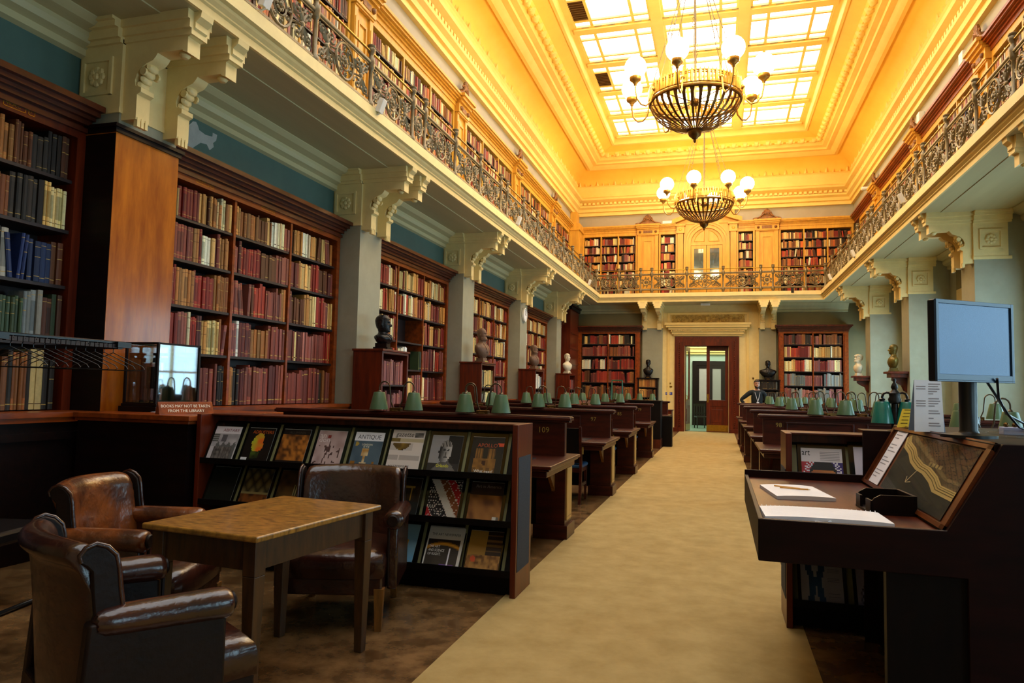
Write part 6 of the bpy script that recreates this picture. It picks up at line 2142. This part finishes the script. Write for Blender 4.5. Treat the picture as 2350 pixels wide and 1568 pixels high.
# ------------------------------------------------------------ counter, vitrine, sign, coat rail
ct = thing('wooden_counter', 'chest-high dark wooden counter carrying the glass case, below the polished pillar', 'counter', (0, 0, 0))
mb = MB(); mb.box(-5.03, -3.95, 4.62, 5.75, 0, 1.09); mb.build('carcass', DARKW, ct)
mb = MB(); mb.box(-5.03, -3.90, 4.57, 5.80, 1.10, 1.14).box(-5.03, -3.92, 4.59, 5.78, 1.075, 1.10); mb.build('countertop', CASEW, ct, bevel=.005)
mb = MB(); mb.box(-3.95, -3.942, 4.68, 5.70, .15, .84); mb.build('side_panel', BLACKW, ct)
vt = thing('display_case', 'small glass display case holding a model hand press', 'display case', (-4.765, 5.23, 1.14), 0)
VX, VY, VH = .165, .25, .595
mb = MB(); mb.box(-VX - .03, VX + .03, -VY - .03, VY + .03, 0, .045).box(-VX - .02, VX + .02, -VY - .015, VY + .015, .045, .07); mb.build('base', DARKW, vt, bevel=.004)
mb = MB()
for sx in (-1, 1):
    for sy in (-1, 1): mb.box(sx * VX - .009, sx * VX + .009, sy * VY - .009, sy * VY + .009, .06, VH)
for sy in (-1, 1): mb.box(-VX, VX, sy * VY - .009, sy * VY + .009, VH - .016, VH).box(-VX, VX, sy * VY - .009, sy * VY + .009, .06, .078)
for sx in (-1, 1): mb.box(sx * VX - .009, sx * VX + .009, -VY, VY, VH - .016, VH).box(sx * VX - .009, sx * VX + .009, -VY, VY, .06, .078)
mb.build('frame', DARKW, vt)
for (x0, x1, y0, y1, z0, z1) in ((-VX, VX, -VY - .002, -VY, .07, VH), (-VX, VX, VY, VY + .002, .07, VH), (VX, VX + .002, -VY, VY, .07, VH), (-VX - .002, -VX, -VY, VY, .07, VH), (-VX, VX, -VY, VY, VH - .004, VH - .002)):
    mb = MB(); mb.box(x0, x1, y0, y1, z0, z1); mb.build('glass_pane', VGLASS, vt)
pr_ = thing('model_press', 'small dark wooden model printing press inside the glass case', 'model', (-4.765, 5.25, 1.212), .2)
pr_.scale = (.8, .85, 1.05)
mb = MB(); mb.box(-.16, .16, -.24, .24, 0, .02); mb.build('base', DARKW, pr_)
mb = MB(); mb.box(-.10, -.07, -.03, .03, .02, .40).box(.07, .10, -.03, .03, .02, .40).box(-.12, .12, -.04, .04, .34, .38).box(-.12, .12, -.04, .04, .40, .42).box(-.10, .10, -.03, .03, .24, .27); mb.build('frame', DARKW, pr_)
mb = MB(); mb.tube([(0, 0, .34), (0, 0, .2)], .016, 8); mb.box(-.07, .07, -.05, .05, .17, .2); mb.tube([(0, 0, .29), (.1, -.1, .29)], .007, 5); mb.build('screw', BLACK, pr_)
mb = MB(); mb.box(-.06, .06, -.22, .2, .12, .14)
for (x, y) in ((-.05, -.2), (.05, -.2), (-.05, .18), (.05, .18)): mb.box(x - .008, x + .008, y - .008, y + .008, .02, .12)
mb.box(-.06, .06, -.225, -.215, .14, .30); mb.build('bed', DARKW, pr_)
mb = MB(); mb.box(-.12, .12, .16, .18, .02, .34); mb.box(-.12, .12, -.235, -.225, .02, .025); mb.build('cabinet_back', MAHOG, pr_)
mb = MB(); mb.box(-.02, .09, .05, .13, 0, .003); mb.M = None
lb_ = mb.build('card', PAPER); lb_.location = (-4.56, 4.86, 1.1425); tag(lb_, 'small white card lying at the foot of the glass case', 'card')
sg = thing('desk_sign', 'tilted tan wooden sign reading books may not be taken from the library', 'sign', (-4.19, 4.86, 1.14), math.radians(61))
mb = MB(); mb.prism([(-.05, 0), (.05, 0), (.012, .10), (-.002, .10)], 'x', -.215, .215); mb.build('block', CASEW, sg, bevel=.003)
mb = MB(); mb.cc = L_('#f2e6cf')
tilt_ = math.atan2(.048, .10)
def SP(a, b): return (-.195 + a * .84, -.05 + .0 + b * math.sin(tilt_) - .0012, .0 + b * math.cos(tilt_))
put_text(mb, 'BOOKS MAY NOT BE TAKEN', lambda a, b: SP(a, b + .062), .035, width=.46)
put_text(mb, 'FROM THE LIBRARY', lambda a, b: SP(a + .06, b + .020), .035, width=.34)
mb.build('lettering', PRINT, sg)
rl = thing('coat_rail', 'black wall-mounted coat rail with hanger hooks in front of the dark bookcase', 'coat rail', (0, 0, 0))
mb = MB(); mb.box(-4.24, -4.16, 4.12, 4.24, 1.64, 1.68).box(-4.24, -4.16, 3.0, 3.30, 1.64, 1.68); mb.tube([(-4.2, 3.0, 1.675), (-4.2, 4.22, 1.675)], .012, 6); mb.build('rail', BLACK, rl)
for y_ in (3.1, 4.16):
    mb = MB(); mb.box(-5.0, -4.2, y_, y_ + .04, 1.63, 1.66); mb.build('support_arm', BLACK, rl)
mb = MB()
for q in range(22): 
    y = 3.3 + q * .038
    mb.box(-4.215, -4.185, y, y + .030, 1.635, 1.662)
mb.build('guard_strip', SHELFW, rl)
hg0 = None
for q in range(11):
    y = 3.34 + q * .078
    if hg0 is None:
        hg0 = thing('coat_hanger', None, None, (-4.2, y, 1.66))
        mb = MB()
        pts = [(0, 0, .012)] + [(.018 * math.sin(a), 0, -.006 + .018 * math.cos(a)) for a in (0.6, 1.6, 2.6)] + [(0, 0, -.04), (0, 0, -.06)]
        mb.tube(pts, .0028, 5); mb.build('hook', BLACK, hg0)
        mb = MB(); mb.tube([(0, 0, -.06), (.20, 0, -.155), (.215, 0, -.175), (.20, 0, -.185), (-.20, 0, -.185), (-.215, 0, -.175), (-.20, 0, -.155), (0, 0, -.06)], .003, 5); mb.build('shoulder_wire', BLACK, hg0)
        tag(hg0, 'wire coat hanger on the black rail, nearest the left edge', 'coat hanger', 'wire hangers on the coat rail'); hg0.rotation_euler = (0, 0, .5)
    else:
        dup(hg0, (-4.2, y, 1.66), .5 + rnd.uniform(-.12, .12), 'wire coat hanger on the black rail, %s from its left end' % ORD[q])
# ------------------------------------------------------------ lectern at the right
LZ = .90
lc = thing('enquiry_lectern', 'large dark wooden lectern with sloping glazed board, right foreground', 'lectern', (0, 0, 0))
ya, yb = 3.02, 4.60
mb = MB(); mb.box(.155, .80, ya, yb, LZ - .03, LZ - .005); mb.build('tabletop', MAHOG, lc)
mb = MB()
mb.box(.145, .165, ya - .02, yb, LZ - .15, LZ + .012)
mb.prism([(.145, LZ - .15), (.145, LZ + .012), (.80, LZ + .012), (.985, 1.235), (1.8, 1.235), (1.8, 0), (.865, 0), (.865, LZ - .155)], 'y', ya - .025, ya)
mb.box(.145, .80, yb - .0, yb + .02, LZ - .15, LZ + .04)
mb.build('side_board', LECTW, lc, bevel=.003)
mb = MB(); mb.box(.60, .87, ya - .005, ya + .04, 0, LZ - .155); mb.box(.868, .885, ya, yb - .02, 0, LZ - .03); mb.build('front_panel', BLACKW, lc)
mb = MB(); mb.box(.885, .90, ya + .1, yb - .1, .1, .7); mb.build('inner_board', DARKW, lc)
mb = MB(); mb.box(.80, 1.8, yb - .02, yb, 0, 1.20); mb.build('end_board', LECTW, lc)
# sloping board (faces -x) and flat top
def SL(t, y, n=0):    # t along slope 0..1
    x = .80 + .18 * t; z = LZ + .005 + .33 * t
    L = math.hypot(.18, .33)
    return (x - n * .33 / L, y, z + n * .18 / L)
mb = MB(); mb.hexa([SL(0, ya), SL(0, yb), SL(0, yb, -.03), SL(0, ya, -.03), SL(1, ya), SL(1, yb), SL(1, yb, -.03), SL(1, ya, -.03)])
for (t0, t1, y0, y1) in ((0, .05, ya, yb), (.92, 1, ya, yb), (0, 1, ya, ya + .05), (0, 1, yb - .05, yb)):
    mb.hexa([SL(t0, y0, 0), SL(t0, y1, 0), SL(t0, y1, .012), SL(t0, y0, .012), SL(t1, y0, 0), SL(t1, y1, 0), SL(t1, y1, .012), SL(t1, y0, .012)])
mb.build('sloping_board', mk('lectern_slope_wood', '#6f3510', 0.35, noise=(2.5, '#45200a', 0.75), stretch=(5, 1, 5)), lc)
mb = MB(); mb.box(.965, 1.8, ya, yb, 1.205, 1.235); mb.build('flat_top', DARKW, lc, bevel=.003)
# framed plan under glass on the slope
def p_plan(u, v):
    # u along the board from far (left in view) to near, v up the slope
    c = mixc(L_('#34342a'), L_('#1f2019'), vn(u, v, 5))
    bv = band_v(u)
    if v > bv:
        c = mixc(L_('#37291a'), L_('#5b4530'), vn(u, v, 9))
        q = u * 14 + v * 9; q2 = u * 11 - v * 13 + vn(u, v, 4) * 4
        if (q - math.floor(q)) < .16 or (q2 - math.floor(q2)) < .12: c = L_('#1c130b')
        if .50 < u < .72 and .60 < v < .66 and int(u * 60) % 3: c = L_('#8d7a4c')
    return c
BAND = [(0.0, 1.0), (.05, .82), (.18, .74), (.28, .62), (.42, .54), (.54, .52), (.68, .44), (.78, .34), (1.0, .33)]
def band_v(u):
    for (a_, b_) in zip(BAND, BAND[1:]):
        if a_[0] <= u <= b_[0]: return a_[1] + (b_[1] - a_[1]) * (u - a_[0]) / (b_[0] - a_[0])
    return .3
mb = MB()
nx, ny = 110, 70
y_far, y_near = yb - .42, ya + .10
for i in range(nx):
    for j in range(ny):
        u0, u1, v0, v1 = i / nx, (i + 1) / nx, j / ny, (j + 1) / ny
        mb.cc = p_plan((u0 + u1) / 2, (v0 + v1) / 2)
        f = lambda u, v: SL(.07 + .83 * v, y_far + (y_near - y_far) * u, .004)
        mb.add([f(u0, v0), f(u1, v0), f(u1, v1), f(u0, v1)], [(0, 1, 2, 3)])
def AR(u, v, n=.0055): return SL(.07 + .83 * v, y_far + (y_near - y_far) * u, n)
for (o0, o1, cl, nn2) in ((-.065, .065, '#c9ab66', .0050), (-.020, -.012, '#5b4a24', .0056), (.012, .020, '#5b4a24', .0056), (.040, .046, '#8a7440', .0056)):
    mb.cc = L_(cl)
    for (a_, b_) in zip(BAND, BAND[1:]):
        mb.add([AR(a_[0] + o0 * .5, min(1, a_[1] + o0), nn2), AR(b_[0] + o0 * .5 if b_[0] < 1 else 1, b_[1] + o0, nn2), AR(b_[0] + o1 * .5 if b_[0] < 1 else 1, b_[1] + o1, nn2), AR(max(0, a_[0] + o1 * .5), min(1, a_[1] + o1), nn2)], [(0, 1, 2, 3)])
mb.cc = L_('#cdb98a')
for (a, b, w_) in (((.42, .48), (.35, .24), .010), ((.35, .24), (.33, .34), .010), ((.35, .24), (.42, .28), .010)):
    d = Vector((b[0] - a[0], b[1] - a[1])).normalized(); nn_ = Vector((-d.y, d.x)) * w_ * .5
    mb.add([AR(a[0] - nn_.x, a[1] - nn_.y), AR(b[0] - nn_.x, b[1] - nn_.y), AR(b[0] + nn_.x, b[1] + nn_.y), AR(a[0] + nn_.x, a[1] + nn_.y)], [(0, 1, 2, 3)])
pt_ = mb.build('framed_plan', PRINTM, lc)
mb = MB(); mb.hexa([AR(0, 0, .007), AR(0, 1, .007), AR(0, 1, .010), AR(0, 0, .010), AR(1, 0, .007), AR(1, 1, .007), AR(1, 1, .010), AR(1, 0, .010)])
mb.build('glass_pane', thin_glass('plan_glass', (.95, .95, .95), .05, .02), lc)
# white notice strip on the slope
st_ = MB(); st_.cc = L_('#e4e0e6')
y0n, y1n = yb - .36, yb - .14
st_.hexa([SL(.06, y0n, .004), SL(.06, y1n, .004), SL(.06, y1n, .007), SL(.06, y0n, .007), SL(.97, y0n, .004), SL(.97, y1n, .004), SL(.97, y1n, .007), SL(.97, y0n, .007)])
st_.cc = L_('#8d8990')
for q in range(15):
    if q in (3, 7, 11): continue
    t = .90 - q * .053
    st_.add([SL(t, y1n - .02, .0075), SL(t, y0n + .03 + .04 * (q % 3), .0075), SL(t + .014, y0n + .03 + .04 * (q % 3), .0075), SL(t + .014, y1n - .02, .0075)], [(0, 1, 2, 3)])
tag(st_.build('notice_sheet', PRINTM), 'long white printed notice propped on the sloping lectern board', 'notice')
# visitors' book with spiral edge + second pad with pencils
def pad(x, y, w, d, h, rz, label, ring=True):
    r = thing('open_notebook', label, 'notebook', (x, y, LZ - .005), rz)
    mb = MB()
    n = 8
    for side in ((-w, w),):
        lo = []
        for k in range(n + 1):
            t = -1 + 2 * k / n; zz = h * (1 - .25 * abs(t) ** 3)
            lo.append([(t * w, -d, 0), (t * w, d, 0), (t * w, d, zz), (t * w, -d, zz * .92)])
        mb.loft(lo, True, True)
    mb.build('pages', PAPER, r, smooth=30)
    mb = MB(); mb.cc = L_('#c9c8d2')
    for q in range(9): mb.box(-w * .9, w * .7, -d * .8 + q * d * .18, -d * .8 + q * d * .18 + .0012, h * 1.0, h * 1.002)
    mb.build('ruled_lines', PRINTM, r)
    if ring:
        mb = MB()
        for q in range(26):
            x_ = -w + .01 + q * (2 * w - .02) / 25
            mb.tube([(x_, d + .006 * math.cos(a), h * .6 + .010 * math.sin(a)) for a in (0, 1.3, 2.6, 3.9, 5.2)], .0016, 4, closed=True)
        mb.build('spiral_binding', PAPER, r)
    return r
pad(.405, 3.20, .235, .13, .026, math.radians(2), 'white spiral-bound visitors book lying open on the lectern, nearer the camera')
pad(.370, 3.93, .135, .21, .022, math.radians(8), 'white pad with pencils on it, farther back on the lectern', ring=False)
for (px, py, rz, lb, col) in ((.34, 3.98, -.5, 'yellow pencil lying on the farther white pad', '#c98a1c'), (.37, 3.94, -.2, 'second yellow pencil crossing on the farther pad', '#c98a1c')):
    mb = MB(); mb.cc = L_(col); mb.tube([(-.075, 0, 0), (.06, 0, 0)], .0038, 6); mb.cc = L_('#d8bd92'); mb.tube([(.06, 0, 0), (.072, 0, 0)], [.0038, .001], 6)
    o = mb.build('pencil', PRINT); o.location = (px, py, LZ + .022); o.rotation_euler = (0, 0, rz); tag(o, lb, 'pencil')
mb = MB(); mb.tube([(.02 * math.sin(a * 1.3) + a * .01, .02 * math.cos(a * 1.9), .001 * a) for a in range(10)], .0014, 4)
o = mb.build('string', PAPER); o.location = (.34, 3.06, LZ + .002); tag(o, 'small tangle of white string at the lectern front edge', 'string')
# open wooden tray (two uprights)
tr = thing('slip_tray', 'small dark wooden tray for slips on the lectern by the sloping board', 'tray', (.70, 3.52, LZ - .005), math.radians(4))
mb = MB(); mb.box(-.09, .09, -.12, .12, 0, .01); mb.build('base', DARKW, tr)
for y in (-.12, .112):
    mb = MB(); mb.prism([(-.09, 0), (.09, 0), (.09, .085), (-.05, .085), (-.075, .07), (-.09, .05)], 'y', y, y + .010); mb.build('side', DARKW, tr)
for (a_, b_, c_, d_, e_) in ((.08, .09, -.12, .12, .085), (-.09, -.08, -.12, -.04, .06), (-.09, -.08, .05, .12, .06)):
    mb = MB(); mb.box(a_, b_, c_, d_, 0, e_); mb.build('end', DARKW, tr)
# things on the flat top
sgn = thing('tent_sign', 'tall white A-shaped sign of small print standing by the monitor', 'sign', (.96, 3.92, 1.235), math.radians(4))
mb = MB(); mb.hexa([(-.065, -.06, 0), (.065, -.06, 0), (.065, -.057, 0), (-.065, -.057, 0), (-.045, -.002, .25), (.075, -.002, .25), (.075, .001, .25), (-.045, .001, .25)])
mb.build('front_sheet', PAPER, sgn)
mb = MB(); mb.hexa([(-.055, .060, 0), (.075, .060, 0), (.075, .063, 0), (-.055, .063, 0), (-.045, .001, .25), (.075, .001, .25), (.075, .004, .25), (-.045, .004, .25)])
mb.prism([(-.058, 0), (.062, 0), (.002, .245)], 'x', .068, .070)
mb.build('back_sheet', mk('pale_blue_card', '#9db9dd', .6, noise=(5, '#8fabd0', .4)), sgn)
mb = MB(); mb.cc = L_('#a39a9c')
for q in range(18):
    if q in (5, 10, 13): continue
    z = .228 - q * .0118; yq = -.06 + .058 * z / .25 - .0008
    wq = [.95, .8, .9, .7, .4, 0, .85, .95, .8, .5][q % 10]
    xo = -.065 + .02 * z / .25
    if q in (1, 2, 7, 8, 9): mb.add([(xo + .008, yq, z), (xo + .05, yq, z), (xo + .05, yq + .001, z + .005), (xo + .008, yq + .001, z + .005)], [(0, 1, 2, 3)])
    mb.add([(xo + .062, yq, z), (xo + .062 + .055 * wq, yq, z), (xo + .062 + .055 * wq, yq + .001, z + .005), (xo + .062, yq + .001, z + .005)], [(0, 1, 2, 3)])
mb.build('small_print', PRINTM, sgn)
yc = thing('yellow_card', 'folded yellow card leaning at the lectern far corner, left of the sign', 'card', (.95, 4.36, 1.235), math.radians(12))
mb = MB(); mb.hexa([(-.03, -.02, 0), (.03, -.02, 0), (.03, -.018, 0), (-.03, -.018, 0), (.02, .02, .10), (.07, .02, .10), (.07, .022, .10), (.02, .022, .10)]); mb.build('sheet', YELLOW, yc)
mb = MB(); mb.cc = L_('#5c4408')
for q in range(5): mb.box(-.01 + q * .008, .025 + q * .008, -.0215 + q * .006, -.0205 + q * .006, .02 + q * .018, .024 + q * .018)
mb.build('small_print', PRINTM, yc)
mn = thing('monitor', 'flat screen monitor on a thick black post, right foreground', 'monitor', (.98, 3.45, 1.235), math.radians(35.5))
# screen frame and panel, turned slightly
MW, MHt = .160, .0
w2, h2_ = .148, .20
hd = MB(); hd.M = Matrix.Translation((.0, -.07, .0)) 
X0, X1, Z0m, Z1m = -.22, .22, .232, .569
hd.box(X0, X1, 0, .035, Z0m, Z1m)
hd.build('casing', BLACK, mn, bevel=.006)
fm = MB(); fm.M = hd.M
fm.box(X0, X1, -.008, 0, Z1m - .016, Z1m).box(X0, X1, -.008, 0, Z0m, Z0m + .030).box(X0, X0 + .012, -.008, 0, Z0m, Z1m).box(X1 - .012, X1, -.008, 0, Z0m, Z1m)
fm.box(X0, X1, -.010, -.008, Z0m + .006, Z0m + .008)
fm.build('bezel', BLUEPL, mn, bevel=.002)
sm = MB(); sm.M = hd.M; sm.box(X0 + .012, X1 - .012, -.003, -.001, Z0m + .03, Z1m - .016); sm.build('screen', SCREEN, mn)
mb = MB(); mb.lathe([(.0005, 0), (.105, 0), (.105, .012), (.04, .02), (.034, .03), (.034, .26), (.04, .28), (.0005, .30)], 22, (.02, -.02, 0)); mb.box(-.03, .07, -.033, .03, .24, .38); mb.build('post', BLACK, mn, smooth=40)
for k, pts in enumerate((((.05, -.06, .27), (.14, -.04, .20), (.28, 0, .10), (.42, .05, .04), (.60, .1, .008)), ((.10, -.09, .25), (.16, -.05, .17), (.30, .02, .10), (.48, .08, .06), (.70, .12, .01)))):
    mb = MB(); mb.tube(pts, .0055, 6)
    mb.build('cable', BLACK, mn, smooth=60)
pp_ = thing('pen_pot', 'clear plastic pot of pens and slips at the foot of the monitor', 'pot', (1.13, 3.80, 1.235))
mb = MB(); mb.lathe([(.028, 0), (.03, .08), (.028, .08), (.026, .004), (.0005, .004)], 14); mb.build('pot', TGLASS, pp_, smooth=40)
mb = MB(); mb.hexa([(-.012, -.004, .01), (.012, -.004, .01), (.012, .004, .01), (-.012, .004, .01), (-.03, -.004, .13), (-.005, -.004, .135), (-.005, 0, .135), (-.03, 0, .13)]); mb.tube([(.01, 0, .01), (.02, .01, .12)], .004, 6); mb.build('slips', PAPER, pp_)
mb = MB(); mb.box(0, .14, 0, .22, 0, .028); o = mb.build('document_tray', TGLASS, bevel=.005); o.location = (1.08, 3.45, 1.235); tag(o, 'low clear plastic tray on the lectern top before the monitor', 'tray')
bx_ = thing('card_box', 'small lilac-white box of cards beside the monitor post', 'box', (1.30, 3.85, 1.235))
mb = MB(); mb.box(-.04, .04, -.03, .03, 0, .035); mb.build('box', mk('lilac_card', '#b9b6d2', .6, noise=(6, '#aaa7c4', .4)), bx_, bevel=.002)
mb = MB(); mb.sphere((-.02, 0, .045), .012, 8, 5); mb.sphere((.015, 0, .045), .012, 8, 5); mb.build('knobs', BRASSD, bx_)
# dark counter with rounded end behind
bc = thing('service_counter', 'black-topped service counter with rounded end behind the lectern, right', 'counter', (0, 0, 0))
mb = MB()
mb.prism([(2.05, 5.10), (4.05, 5.10), (4.05, 5.75), (2.05, 5.75)] + [(2.05 - .32 * math.sin(PI * k / 10), 5.75 - .325 * (1 - math.cos(PI * k / 10))) for k in range(1, 10)], 'z', .98, 1.02)
mb.build('countertop', BLACK, bc, bevel=.006)
mb = MB(); mb.box(2.0, 4.0, 5.2, 5.7, 0, .98); mb.build('body', DARKW, bc)
# enquiry desk with panelled front and post lamp
eq = thing('enquiry_desk', 'wooden enquiry desk with golden front panels, right side behind the monitor', 'desk', (0, 0, 0))
mb = MB(); mb.box(1.22, 4.3, 6.35, 7.25, 1.07, 1.10).box(1.24, 4.28, 6.37, 7.23, 1.04, 1.07); mb.build('worktop', DESKW, eq, bevel=.005)
mb = MB(); mb.box(1.3, 2.3, 6.45, 7.15, 0, 1.04); mb.build('carcass', BLACKW, eq)
mb = MB(); mb.use(0).box(2.3, 4.25, 6.45, 7.15, 0, 1.04); mb.use(1)
for k in range(3): mb.box(2.36 + k * .62, 2.92 + k * .62, 6.44, 6.45, .5, 1.0)
mb.build('panelled_front', [CASEW, OAK], eq)
pl_ = thing('post_lamp', 'two-branched bronze post lamp with teal shades beside the monitor', 'lamp', (1.395, 6.6, 1.10), math.radians(-4))
mb = MB(); mb.lathe([(.0005, 0), (.07, 0), (.06, .02), (.03, .03), (.026, .24), (.045, .25), (.05, .28), (.04, .30), (.045, .33), (.03, .345), (.02, .36), (.028, .38), (.022, .40), (.010, .42), (.014, .44), (.0005, .46)], 12); mb.build('post', BRONZE, pl_, smooth=50)
for s in (-1, 1):
    mb = MB()
    mb.tube([(s * .03, 0, .33), (s * .06, 0, .335), (s * .082, 0, .325), (s * .092, 0, .30), (s * .092, 0, .28)], .010, 6)
    mb.lathe([(.0005, .25), (.025, .255), (.018, .268), (.025, .28), (.0005, .292)], 8, (s * .092, 0, 0))
    mb.build('arm', BRONZE, pl_, smooth=60)
    mb = MB(); shade_geo(mb, s * .092, 0, .080, h=.168, r0=.058, r1=.088); mb.build('lamp_shade', TEALE, pl_, smooth=50)
dup(lamp0, (2.10, 6.75, 1.10), .1, 'green twin lamp on the enquiry desk, behind the monitor post')
bk_ = MB(); bk_.box(-.14, .14, -.1, .1, 0, .03)
o = bk_.build('desk_tray', CASEW, bevel=.004); o.location = (2.35, 6.6, 1.10); tag(o, 'shallow wooden tray lying on the enquiry desk under the green lamp', 'tray')
